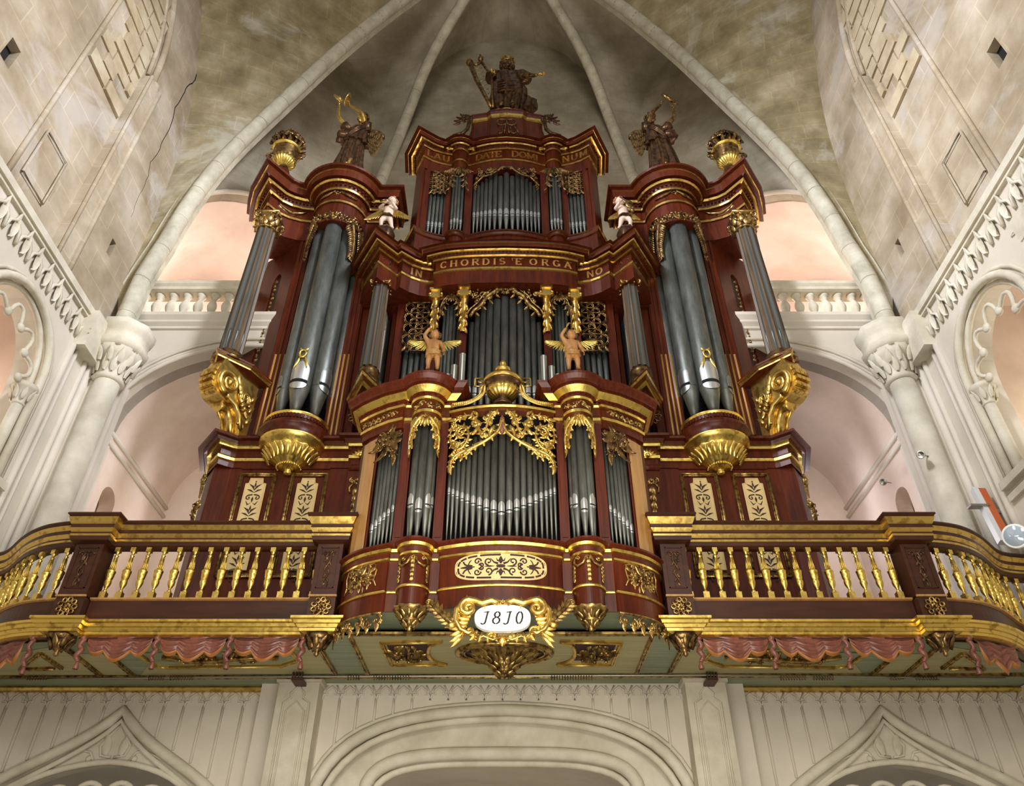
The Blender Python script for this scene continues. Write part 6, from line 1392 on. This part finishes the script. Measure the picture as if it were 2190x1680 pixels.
def hand(mb, w, d, pn, s, m=0, curl=.5):
    # w wrist, d pointing direction, pn palm normal, s hand length; palm, four unequal fingers, thumb at the side
    w, d, pn = Vector(w), Vector(d).normalized(), Vector(pn); pn = (pn - d * pn.dot(d)).normalized(); sd = d.cross(pn)
    R = Matrix((sd, pn, d)).transposed(); mb.ball(w + d * s * .28, (s * .22, s * .1, s * .32), m, 8, 6, R)
    for k, L in enumerate((.42, .5, .47, .36)):
        b = w + d * s * .5 + sd * s * (-.15 + .1 * k); p1 = b + d * s * L * .5 + pn * s * .04 * curl * 2; p2 = p1 + (d * (1 - curl) + pn * curl).normalized() * s * L * .35; p3 = p2 + (d * (1 - 1.6 * curl) + pn * curl * 1.4).normalized() * s * L * .25
        mb.tube([b, p1, p2, p3], lambda t: s * .055 * (1.05 - .35 * t), 5, m)
    b = w + d * s * .2 - sd * s * .2; mb.tube([b, b + d * s * .18 - sd * s * .12 + pn * s * .06, b + d * s * .34 - sd * s * .12 + pn * s * .14], lambda t: s * .065 * (1.1 - .4 * t), 5, m)
def head(mb, c, r, face, up, m=0, eye=1):
    # egg-shaped head with brow, nose, mouth, chin, cheeks and ears looking along face
    c, fv, uv = Vector(c), Vector(face).normalized(), Vector(up); uv = (uv - fv * uv.dot(fv)).normalized(); sd = fv.cross(uv); R = Matrix((sd, fv, uv)).transposed()
    mb.ball(c, (r * .8, r * .92, r), m, 14, 10, R); mb.ball(c - uv * r * .45 + fv * r * .25, (r * .52, r * .5, r * .5), m, 10, 7, R)
    mb.ball(c + fv * r * .95 - uv * r * .12, (r * .11, r * .16, r * .2), m, 6, 5, R)
    mb.tube([c + fv * r * .86 + uv * r * .12 - sd * r * .36, c + fv * r * .93 + uv * r * .18, c + fv * r * .86 + uv * r * .12 + sd * r * .36], r * .035, 5, m)
    mb.tube([c + fv * r * .78 - uv * r * .5 - sd * r * .18, c + fv * r * .86 - uv * r * .5, c + fv * r * .78 - uv * r * .5 + sd * r * .18], r * .05, 5, eye)
    for e in (-1, 1):
        mb.ball(c + fv * r * .82 + sd * e * r * .3 + uv * r * .03, (r * .1, r * .06, r * .07), eye, 6, 4, R); mb.ball(c + fv * r * .6 + sd * e * r * .34 - uv * r * .28, r * .24, m, 7, 5); mb.ball(c + sd * e * r * .74 - uv * r * .12 - fv * r * .1, (r * .06, r * .10, r * .14), m, 6, 5, R)
def curls(mb, c, r, face, up, m=0, n=26, seed=1):
    c, fv, uv = Vector(c), Vector(face).normalized(), Vector(up); R_ = random.Random(seed)
    for k in range(n * 3):
        d = Vector((R_.gauss(0, 1), R_.gauss(0, 1), R_.gauss(0, 1))).normalized()
        if d.dot(fv) > .35 and d.dot(uv) < .62: continue
        if d.dot(uv) < -.45: continue
        mb.ball(c + d * r * .9, r * R_.uniform(.17, .27), m, 6, 5)
def wing(mb, root, span, down, L, m=0, n=9, back=(0, 1, 0), hang=.75, fl=1.):
    root, sp, dn = Vector(root), Vector(span).normalized(), Vector(down).normalized(); bk = Vector(back)
    bone = [root, root + sp * L * .35 - dn * L * .16, root + sp * L * .72 - dn * L * .10, root + sp * L * .95 + dn * L * .02]; B = smooth_curve(bone, 6)
    mb.tube(B, lambda t: L * .07 * (1.1 - .7 * t), 7, m)
    for row, (q, wq) in enumerate(((1., .15), (.66, .14), (.38, .12))):
        for k in range(n + (2 - row)):
            t = k / (n + 1 - row); p = B[min(len(B) - 1, int(t * (len(B) - 1)))]
            d = (dn * (1 - hang * t) + sp * (.15 + .85 * t * hang / .75)).normalized(); sdv = d.cross(bk).normalized()
            f = planemap(p + bk * (.012 * row - .02), d, sdv, -bk); leaf(mb, f, 0, 0, 0, L * q * fl * (.36 + .34 * sin(pi * min(1, t * .75 + .15))), L * wq * 1.25, L * .02, m)
def robe(mb, secs, folds=9, amp=.12, m=0, seg=54, seed=1, twist=.6):
    R_ = random.Random(seed); ph = [R_.uniform(0, 6.28) for _ in range(4)]; rows = []; S = []
    for a, b in zip(secs, secs[1:]):
        for k in range(5): t = k / 5; S.append((Vector(a[0]).lerp(Vector(b[0]), t), a[1] + (b[1] - a[1]) * t, a[2] + (b[2] - a[2]) * t, a[3] + (b[3] - a[3]) * t))
    S.append((Vector(secs[-1][0]),) + tuple(secs[-1][1:])); n = len(S)
    for i, (c, rx, ry, fa) in enumerate(S):
        t = i / (n - 1); row = []
        for j in range(seg):
            a = 2 * pi * j / seg; w = 1 + amp * fa * (sin(folds * a + ph[0] + twist * 3 * t) + .5 * sin((folds * 2 + 1) * a + ph[1] - t * 5) + .35 * sin(5 * a + ph[2] + t * 9))
            row.append(c + Vector((rx * w * cos(a), ry * w * sin(a), .02 * sin(3 * a + ph[3] + t * 8) * fa)))
        rows.append(row)
    mb.grid(rows, m, True, True)
    for rw in (rows[0], rows[-1]): c = sum(rw, Vector()) / seg; mb.add([c] + rw, [(0, 1 + (j + 1) % seg, 1 + j) for j in range(seg)], m, True)
def sash(mb, pts, r, m=0, seed=2):
    P = smooth_curve(pts, 6)
    for k in range(3): mb.tube([p + Vector((0, -.02 * k, .03 * k)) for p in P], lambda t: r * (.6 + .5 * sin(pi * t)), 6, m)

# ---- cherubs that blow trumpets on the small organ
def trumpet_cherub(label, X, flip):
    z0 = ZC; z0 = Z(789, 8.3); T = thing('trumpet_cherub', label, 'statue', (X, 8.36, z0), 'trumpet blowing cherubs on the small organ'); H = .80; e = flip
    P = lambda x, y, z: (X + e * x * H, 8.36 + y * H, z0 + z * H)
    pts = [(P(0, 0, .43), .09 * H), (P(0, -.02, .53), .10 * H), (P(0, 0, .66), .10 * H), (P(0, 0, .76), .045 * H), (P(0, 0, .80), .05 * H),
           (P(-.11, 0, .70), .05 * H), (P(-.19, -.05, .82), .042 * H), (P(-.09, -.1, .97), .028 * H),
           (P(.11, 0, .69), .05 * H), (P(.17, -.01, .54), .04 * H), (P(.19, -.08, .41), .026 * H),
           (P(-.055, 0, .38), .075 * H), (P(-.08, -.03, .22), .052 * H), (P(-.075, 0, .05), .034 * H), (P(-.09, -.09, .025), .03 * H),
           (P(.06, 0, .38), .075 * H), (P(.085, -.02, .22), .052 * H), (P(.085, 0, .05), .034 * H), (P(.1, -.09, .025), .03 * H)]
    ed = [(0, 1), (1, 2), (2, 3), (3, 4), (2, 5), (5, 6), (6, 7), (2, 8), (8, 9), (9, 10), (0, 11), (11, 12), (12, 13), (13, 14), (0, 15), (15, 16), (16, 17), (17, 18)]
    m = MB(); skin_mb(m, pts, ed); face = Vector((0, -.75, .65)); head(m, P(0, -.01, .87), .105 * H, face, (0, .6, .8), 0, 0)
    hand(m, P(-.09, -.1, .97), (.3 * e, -.4, .8), (.8 * e, .2, 0), .13 * H, 0, .8); hand(m, P(.19, -.08, .41), (.2 * e, -.3, -.9), (-e, 0, 0), .12 * H, 0, .4)
    b = mk('body', m, 'amber_wood', T)
    m = MB(); curls(m, P(0, .01, .885), .108 * H, face, (0, .3, .95), 0, 40, 3); mk('hair', m, 'column_wood', b)
    m = MB(); robe(m, [(Vector(P(0, -.01, .36)), .145 * H, .12 * H, .6), (Vector(P(0, -.01, .42)), .13 * H, .115 * H, .5), (Vector(P(0, -.01, .47)), .115 * H, .11 * H, .3)], 7, .1, 0, 40)
    for k in range(4): m.tube(smooth_curve([P(-.13, -.03, .47 - .02 * k), P(-.02, -.125, .42 - .025 * k), P(.12, -.08, .43 - .02 * k)], 4), .014 * H, 5)
    mk('loincloth', m, 'golden_wood', b)
    for s_ in (-1, 1):
        m = MB(); wing(m, P(s_ * .09, .1, .70), (s_, 0, .4), (0, 0, -1), .205, 0, 11, (0, 1, 0), .75, 1.35); mk('wing', m, 'bright_gold', T)
    m = MB(); p0, p1 = Vector(P(0, -.12, .93)), Vector(P(0.0, -.26, 1.18)); d = (p1 - p0).normalized(); m.lathe([(.012, -.02), (.013, .15), (.016, .22), (.026, .28), (.052, .335), (.046, .335), (.02, .28)], p0, 16, axis=d, caps=False); mk('trumpet', m, 'bronze_gold', T)
    return T
trumpet_cherub('golden-brown carved cherub blowing a trumpet upwards, on the left round tower of the small organ', -1.0, 1)
trumpet_cherub('golden-brown carved cherub blowing a trumpet upwards, on the right round tower of the small organ', 1.0, -1 if 0 else 1)
# ---- pale painted cherubs on the corners of the centre storey
def pale_cherub(label, s, harp):
    X, Y = s * -2.50, 10.45; z0 = ZCH + .1; H = .98; T = thing('pale_cherub', label, 'statue', (X, Y, ME1), 'pale painted music cherubs'); e = s
    P = lambda x, y, z: (X + e * x * H, Y + y * H, z0 + z * H)
    m = MB(); m.lathe([(.2, ME1 - ZCH), (.19, -.1), (.2, 0), (.15, .1), (0, .13)], (X, Y, ZCH), 16, rf=lambda a, z: 1 + .12 * sin(5 * a + 9 * z)); mk('rock_base', m, 'dark_bronze', T)
    pts = [(P(0, 0, .43), .085), (P(.01, -.02, .53), .095), (P(.02, 0, .66), .095), (P(.04, -.01, .76), .045), (P(.05, -.02, .80), .045),
           (P(-.09, 0, .70), .048), (P(-.19, -.06, .64), .04), (P(-.06, -.17, .66), .028),
           (P(.13, 0, .69), .048), (P(.20, -.07, .60), .04), (P(.10, -.18, .70), .028),
           (P(-.06, 0, .38), .075), (P(-.10, -.07, .22), .052), (P(-.09, 0, .05), .034), (P(-.11, -.09, .03), .03),
           (P(.06, 0, .38), .075), (P(.10, .0, .22), .052), (P(.14, .03, .05), .034), (P(.17, -.06, .03), .03)]
    ed = [(0, 1), (1, 2), (2, 3), (3, 4), (2, 5), (5, 6), (6, 7), (2, 8), (8, 9), (9, 10), (0, 11), (11, 12), (12, 13), (13, 14), (0, 15), (15, 16), (16, 17), (17, 18)]
    m = MB(); skin_mb(m, pts, ed); fc = Vector((-.35 * e, -.95, -.1)); head(m, P(.07, -.04, .89), .115, fc, (0, 0, 1), 0, 1)
    hand(m, P(-.06, -.17, .66), (.6 * e, -.4, .2), (0, -.3, .9), .12, 0, .7); hand(m, P(.10, -.18, .70), (-.6 * e, -.3, .3), (0, -.3, .9), .12, 0, .7); b = mk('body', m, ['skin_paint', 'dark_hair'], T)
    m = MB(); curls(m, P(.08, -.01, .92), .115, fc, (0, 0, 1), 0, 20, 5); mk('hair', m, 'amber_wood', b)
    m = MB(); robe(m, [(Vector(P(0, -.01, .37)), .14, .12, .6), (Vector(P(0, -.01, .43)), .12, .11, .4)], 7, .12, 0, 36); mk('sash', m, 'dark_bronze', b)
    for s_ in (-1, 1):
        m = MB(); wing(m, P(s_ * .08, .1, .74), (s_, 0, -.5), (s_ * .1, 0, -1), .34, 0, 9, (0, 1, 0), .5, 1.3); mk('wing', m, 'gold', T)
    m = MB()
    if harp: m.ball(P(-.08, -.24, .55), (.09, .03, .13), 0, 10, 7); m.tube([P(-.08, -.25, .6), P(.1, -.24, .8)], .015, 6); m.ball(P(-.14, -.2, .38), .05)
    else: m.tube([P(.04, -.16, .83), P(-.03, -.24, .70), P(-.12, -.3, .58)], lambda t: .012 + .012 * t, 7)
    mk('instrument', m, 'bronze_gold', T)
pale_cherub('pale painted cherub playing a pipe on the cornice between left tower and centre', 1, False)
pale_cherub('pale painted cherub holding a small instrument on the cornice between centre and right tower', -1, True)

# ---- big angels on the side towers
def angel(label, s):
    Y = 10.6; T = thing('angel_statue', label, 'statue', (s * -3.58, Y, ZST2), 'robed angels on the side towers')
    z0 = ZST2; X = -3.58; P = lambda x, y, z: Vector((s * (X + x * 1.08), Y + y, z0 + z * 1.17))
    lx = -.0
    m = MB(); robe(m, [(P(-.02, 0, 0), .34, .26, 1.), (P(-.03, 0, .35), .30, .25, 1.), (P(0, -.02, .8), .25, .21, .8), (P(.02, -.02, 1.1), .215, .17, .5), (P(.03, -.01, 1.35), .25, .17, .35), (P(.03, 0, 1.55), .20, .13, .3), (P(.05, 0, 1.66), .07, .07, 0)], 8, .15, 0, 72, 3 if s > 0 else 9)
    robe(m, [(P(.03, -.02, .98), .29, .22, 1.1), (P(.03, -.02, 1.08), .25, .19, .8), (P(.03, -.02, 1.14), .22, .17, .5)], 9, .12, 0, 54, 5)
    for w_ in (-1, 1):                               # wide sleeves
        a, b_ = P(.03 + w_ * .2, -.02, 1.52), P(-.10 + w_ * .24 if w_ < 0 else .2, -.1, 1.62 if w_ < 0 else 1.72)
        sg = (b_ - a).normalized(); m.lathe([(.08, -.06), (.10, .04), (.12, .16), (.08, .2)], a, 18, 0, axis=sg, rf=lambda q, z: 1 + .12 * sin(5 * q + z * 20))
    sash(m, [P(.2, -.14, 1.45), P(.05, -.2, 1.25), P(-.15, -.16, 1.05)], .025); m.lathe([(.02, 0), (.14, -.12), (.17, -.3), (.05, -.34)], P(-.25, -.05, 1.42), 14, rf=lambda q, z: 1 + .2 * sin(4 * q + z * 10))
    bd = mk('robe', m, 'dark_bronze', T)
    m = MB()
    if s == 1: hl, hr = P(-.46, -.18, 2.20), P(-.22, -.2, 2.17)
    else: hl, hr = P(-.44, -.15, 2.10), P(-.18, -.15, 2.26)
    sl, sr = P(-.19, -.04, 1.55), P(.2, -.04, 1.55); el, er = P(-.42, -.16, 1.78), P(.10, -.22, 1.85)
    skin_mb(m, [(P(.04, 0, 1.5), .1), (sl, .07), (el, .055), (hl, .034), (sr, .07), (er, .055), (hr, .034), (P(.05, -.01, 1.68), .06), (P(.06, -.02, 1.75), .055), (P(.05, 0, .9), .09), (P(.06, -.05, .5), .09), (P(.04, -.2, .25), .06), (P(.03, -.22, .08), .045), (P(.02, -.34, .04), .04)], [(0, 1), (1, 2), (2, 3), (0, 4), (4, 5), (5, 6), (0, 7), (7, 8), (0, 9), (9, 10), (10, 11), (11, 12), (12, 13)])
    hand(m, hl, (0, -.1, 1), (s * .9, -.2, 0), .18, 0, .6); hand(m, hr, (-.3 * s, -.1, .9), (-s * .9, -.2, 0), .18, 0, .6)
    fc = Vector((-.55 * s, -.75, .35)); head(m, P(.08, -.05, 1.92), .14, fc, (0, .2, 1), 0, 0)
    b = mk('body', m, 'bronze_gold' if s == -1 else 'gold', T)
    m = MB(); curls(m, P(.09, -.02, 1.95), .14, fc, (0, .2, 1), 0, 30, 4); mk('hair', m, 'dark_bronze', b)
    m = MB(); wf = planemap(P(.22, .1, 1.52), (s, .15, 0), (0, 0, 1), (0, -1, 0))
    m.tube([wf(0, 0), wf(.1, .1), wf(.24, .12), wf(.36, .02), wf(.38, -.1)], lambda t: .07 * (1.1 - .5 * t), 8)
    for row, (q, y0, wd) in enumerate(((1., 0, .13), (.62, .02, .12), (.34, .05, .1))):
        for k in range(7 - row // 2): leaf(m, shift(wf, 0, 0) if row == 0 else (lambda a, b, w=0., r_=row: wf(a, b, w + .03 * r_)), .02 + .055 * k, y0 + .06 - .01 * k * k * .3, -pi / 2 + .1 - .04 * k, q * (.62 + .28 * sin(pi * (k + 1) / 9)), wd, .03)
    mk('wing', m, 'bronze_gold', T)
    m = MB(); wing(m, P(-.1, .2, 1.5), (s * -.4, .3, -.2), (0, 0, -1), .36, 0, 7); mk('wing', m, 'bronze_gold', T)
    if s == 1:
        for c, ax in ((P(-.48, -.2, 2.42), (.5, -.6, .25)), (P(-.30, -.22, 2.36), (-.85, -.25, .35))):
            m = MB(); m.lathe([(.0, .04), (.05, .035), (.07, .0), (.15, -.012), (.17, -.005), (.15, -.03), (.0, -.03)], c, 24, axis=ax); mk('cymbal', m, 'gold', T)
    else:
        m = MB(); m.lathe([(0, .03), (.2, .03), (.235, .02), (.24, -.03), (.2, -.04), (0, -.04)], P(-.40, -.18, 2.44), 28, axis=(.45, -.75, .3)); m.lathe([(.235, .03), (.25, .02), (.25, -.035), (.235, -.045)], P(-.40, -.18, 2.44), 28, axis=(.45, -.75, .3)); mk('tambourine', m, 'bronze_gold', T)
angel('dark bronze robed angel clashing two raised gilt cymbals on the left tower', 1)
angel('dark bronze robed angel raising a round tambourine on the right tower', -1)
# ---- crowned harpist on the crown of the organ
Y = 11.2; z0 = ZST; T = thing('harpist_statue', 'dark bronze crowned king with a tall harp at the very top of the organ', 'statue', (0.0, Y, z0))
P = lambda x, y, z: Vector((x, Y + y, z0 + z))
m = MB(); robe(m, [(P(.02, 0, .0), .30, .26, .8), (P(.02, 0, .3), .36, .30, 1.1), (P(.05, -.03, .75), .44, .33, 1.), (P(.03, -.05, 1.15), .42, .32, .9), (P(0, -.02, 1.5), .36, .26, .6), (P(0, 0, 1.85), .40, .24, .4), (P(0, 0, 2.05), .24, .16, .3), (P(0, 0, 2.12), .1, .1, 0)], 8, .14, 0, 72, 7)
robe(m, [(P(.42, .05, .05), .12, .2, 1), (P(.5, .05, .4), .24, .2, 1.2), (P(.55, .05, .75), .2, .16, 1.2), (P(.3, .05, 1.0), .12, .14, .6)], 5, .2, 0, 40, 3)
for k in range(5): m.tube(smooth_curve([P(-.38, -.15, 1.3 - .12 * k), P(-.05, -.36, 1.12 - .12 * k), P(.4, -.2, 1.25 - .1 * k)], 5), .035, 6)
m.lathe([(.17, -.1), (.2, .1), (.16, .3), (.11, .36)], P(.3, 0, 1.9), 16, axis=(.85, -.1, -.35), rf=lambda q, z: 1 + .1 * sin(5 * q + 9 * z)); m.lathe([(.17, -.1), (.2, .1), (.15, .28)], P(-.28, 0, 1.88), 16, axis=(-.8, -.2, -.4), rf=lambda q, z: 1 + .1 * sin(5 * q + 9 * z))
mk('robe', m, 'dark_bronze', T)
m = MB(); skin_mb(m, [(P(0, 0, 1.9), .16), (P(.26, 0, 1.92), .1), (P(.52, -.15, 1.68), .08), (P(.82, -.28, 1.52), .045), (P(-.26, 0, 1.9), .1), (P(-.42, -.16, 1.66), .08), (P(-.30, -.3, 1.5), .045), (P(0, -.01, 2.15), .09), (P(0, -.02, 2.28), .08), (P(0, 0, 1.0), .15)] + [(P(sgn * x_, y_, z_), r_) for sgn in (-1, 1) for x_, y_, z_, r_ in ((.12, -.1, .5, .12), (.13, -.22, .25, .08), (.14, -.2, .08, .06), (.16, -.36, .05, .05))], [(0, 1), (1, 2), (2, 3), (0, 4), (4, 5), (5, 6), (0, 7), (7, 8), (0, 9), (9, 10), (10, 11), (11, 12), (12, 13), (9, 14), (14, 15), (15, 16), (16, 17)])
hand(m, P(.82, -.28, 1.52), (1, -.1, .2), (0, -.3, .9), .24, 1, .35); hand(m, P(-.30, -.3, 1.5), (-.6, -.4, .2), (0, -.5, .8), .22, 1, .6); fc = Vector((0, -1, 0)); head(m, P(0, -.03, 2.42), .2, fc, (0, 0, 1), 0, 0)
b = mk('body', m, ['bronze_gold', 'gold'], T)
m = MB(); curls(m, P(0, 0, 2.45), .2, fc, (0, 0, 1), 0, 34, 6)
R_ = random.Random(8)
for k in range(34): a = R_.uniform(-1, 1); t = R_.random(); m.ball(P(a * .15 * (1 - .5 * t), -.2 + .08 * abs(a) - .03 * t, 2.31 - .26 * t), R_.uniform(.03, .045), 0, 6, 5)
mk('hair_and_beard', m, 'dark_bronze', b)
m = MB(); m.lathe([(.17, 0), (.185, .02), (.18, .05), (.19, .12)], P(0, 0, 2.56), 24, caps=False)
for k in range(10): a = 2 * pi * k / 10; m.tube([P(.185 * cos(a), .185 * sin(a), 2.66), P(.2 * cos(a), .2 * sin(a), 2.77)], lambda t: .035 * (1.05 - t) + .004, 5)
mk('crown', m, 'old_gold', b)
H0, H1, H2 = P(-.38, -.2, .0), P(-1.02, -.1, 2.62), P(-.45, -.15, 1.5)
m = MB(); m.tube([H0, P(-.58, -.18, .7), P(-.82, -.14, 1.5), P(-1.02, -.1, 2.4)], lambda t: .05 + .02 * t, 8); m.ball(P(-1.04, -.1, 2.48), (.1, .09, .16))
m.tube([P(-.36, -.2, .05), P(-.38, -.16, .8), P(-.4, -.14, 1.6), P(-.55, -.13, 2.05), P(-.72, -.12, 2.5), P(-.7, -.12, 2.72)], .04, 7); m.ball(P(-.74, -.14, 2.6), (.08, .08, .1)); m.tube([P(-.7, -.14, 2.62), P(-.76, -.16, 2.78)], .025, 6)
m.tube([P(-1.0, -.1, 2.42), P(-.86, -.1, 2.36), P(-.72, -.12, 2.46)], .045, 7); mk('harp', m, 'bronze_gold', T)
m = MB()
for k in range(9): t = k / 9; a = H0.lerp(P(-1.0, -.12, 2.4), .12 + .85 * t); c = P(-.37, -.16, .3).lerp(P(-.72, -.12, 2.42), .05 + .93 * t); m.tube([a, c], .008, 4)
mk('harp_strings', m, 'gold', T)

# ---- flower urns on the outer corners
def flower_urn(label, s):
    X, Y, z0 = s * -5.16, 10.72, ZUR; T = thing('flower_urn', label, 'urn', (X, Y, z0), 'gilt flower urns on the outer corners'); c = (X, Y, z0)
    m = MB(); m.box((X - .2, Y - .2, z0), (X + .2, Y + .2, z0 + .08)); m.lathe([(.14, .08), (.15, .12), (.07, .17), (.05, .24), (.08, .27), (.05, .3)], c, 20); mk('urn_foot', m, 'bronze_gold', T)
    m = MB(); m.lathe([(.05, .28), (.13, .33), (.21, .43), (.25, .52)], c, 96, rf=lambda a, z: 1 + .13 * abs(cos(12 * a))); mk('gadroons', m, 'bright_gold', T)
    m = MB(); m.lathe([(.23, .5), (.25, .56), (.27, .7), (.29, .82), (.3, .86)], c, 36, rf=lambda a, z: 1 + .015 * cos(9 * a)); mk('bowl', m, 'bronze_gold', T)
    m = MB(); m.lathe([(.29, .84), (.34, .86), (.345, .9), (.31, .92), (.25, .9)], c, 36); mk('rim', m, 'bright_gold', T)
    for e in (-1, 1):
        m = MB(); f = planemap((X + e * .3, Y, z0 + .7), (1, 0, 0), (0, 0, 1)); m.tube([f(0, .12)] + [f(a, b) for a, b in spiral_pts(e * .08, .02, .09, pi / 2, 1.3, -e, 16)], .022, 6); m.tube([f(0, -.1), f(e * .06, -.08), f(e * .1, -.02)], .02, 6); mk('handle', m, 'bronze_gold', T)
    R_ = random.Random(4); k = 0
    bq = MB(); st = MB()
    for i in range(22):
        a = R_.uniform(0, 6.28); q = sqrt(R_.random()) * .36; dz = (1 - (q / .4) ** 2) * .62 + .92; p = Vector((X + q * cos(a), Y + q * sin(a), z0 + dz)); n = Vector((cos(a) * q * 2.4, sin(a) * q * 2.4 - .35, .6)).normalized()
        u = n.orthogonal().normalized(); f = planemap(p, u, n.cross(u), n); rosette(bq, f, 0, 0, R_.uniform(.10, .15), 0, 7, .06)
        st.tube([Vector((X, Y, z0 + .8)), p], .012, 4)
    for i in range(16):
        a = 2 * pi * i / 16; p = Vector((X + .26 * cos(a), Y + .26 * sin(a), z0 + .92)); f = planemap(p, (cos(a), sin(a), .5 + .5 * (i % 2)), (-sin(a), cos(a), 0)); leaf(bq, f, 0, 0, 0, .16, .1, .04)
    for i in range(10):
        a = radians(-20 + i * 22); f = planemap((X + s * .3, Y - .05, z0 + 1.02), (1, 0, 0), (0, 0, 1)); leaf(bq, f, 0, 0, a if s > 0 else pi - a, .17, .045, .02)
    mk('carved_flowers', bq, 'bronze_gold', T); mk('stems', st, 'bronze_gold', T)
flower_urn('gilt carved urn of flowers on the outer corner of the left tower', 1)
flower_urn('gilt carved urn of flowers on the outer corner of the right tower', -1)

# ================================================================ modern fittings on the right
T = thing('column_loudspeaker', 'slim white and orange column loudspeaker on the wall above the right end of the gallery', 'loudspeaker', (7.3, 10.25, 6.8))
a, b = atx(2088, 1046, 7.2), atx(2148, 1160, 7.1); d = (b - a); L = d.length; d.normalize(); sdv = d.cross(Vector((0, 1, 0))).normalized(); nv = d.cross(sdv)
m = MB(); m.obox((a + b) / 2, d * L / 2, sdv * .075, nv * .05); mk('cabinet', m, 'white_metal', T)
m = MB(); m.obox((a + b) / 2 + sdv * .05 * (1 if sdv.x > 0 else -1) - Vector((0, .052, 0)), d * L / 2 * .98, sdv * .05, Vector((0, .012, 0))); mk('grille', m, 'orange_box', T)
m = MB(); q = a.lerp(b, .35); m.obox(q + Vector((-.12, -.02, 0)), (.14, 0, 0), (0, .06, 0), (0, 0, .015)); m.obox(q + Vector((.2, .05, -.05)), (.2, 0, 0), (0, .03, 0), (0, 0, .03)); mk('bracket', m, 'steel', T)
T = thing('floodlight', 'round white floodlight beside the right end of the gallery rail', 'lamp', (7.0, 9.7, 6.5))
q = atx(2172, 1146, 7.02); ax = Vector((-.75, -.6, -.25)).normalized()
m = MB(); m.lathe([(.02, -.22), (.1, -.2), (.15, -.1), (.17, .0), (.165, .03), (.15, .03)], q, 24, axis=ax); mk('housing', m, 'white_paint', T)
m = MB(); m.lathe([(0, .04), (.14, .03), (.15, .02)], q, 24, axis=ax, caps=False); mk('lens', m, 'glass', T)
m = MB(); m.tube([q - ax * .2, q - ax * .2 + Vector((.25, .1, 0)), q + Vector((.3, .2, -.05))], .02, 6); mk('arm', m, 'steel', T)
for lab, px, py, Y in (('small chrome spotlight on the shaft of the right corner column', 1970, 972, 10.35), ('small chrome spotlight on the pink wall behind the right gallery', 1890, 1030, 12.2)):
    q = at(px, py, Y); T = thing('spotlight', lab, 'lamp', tuple(q), 'small chrome spotlights'); m = MB(); m.lathe([(.02, -.09), (.045, -.07), (.06, 0), (.065, .04), (.05, .03), (.0, .02)], q, 14, axis=(-.6, -.6, -.4)); mk('spot_head', m, 'steel', T)
    m = MB(); m.tube([q, q + Vector((.05, .08, .05)), q + Vector((.2, .12, .05))], .012, 5); mk('spot_arm', m, 'steel', T)
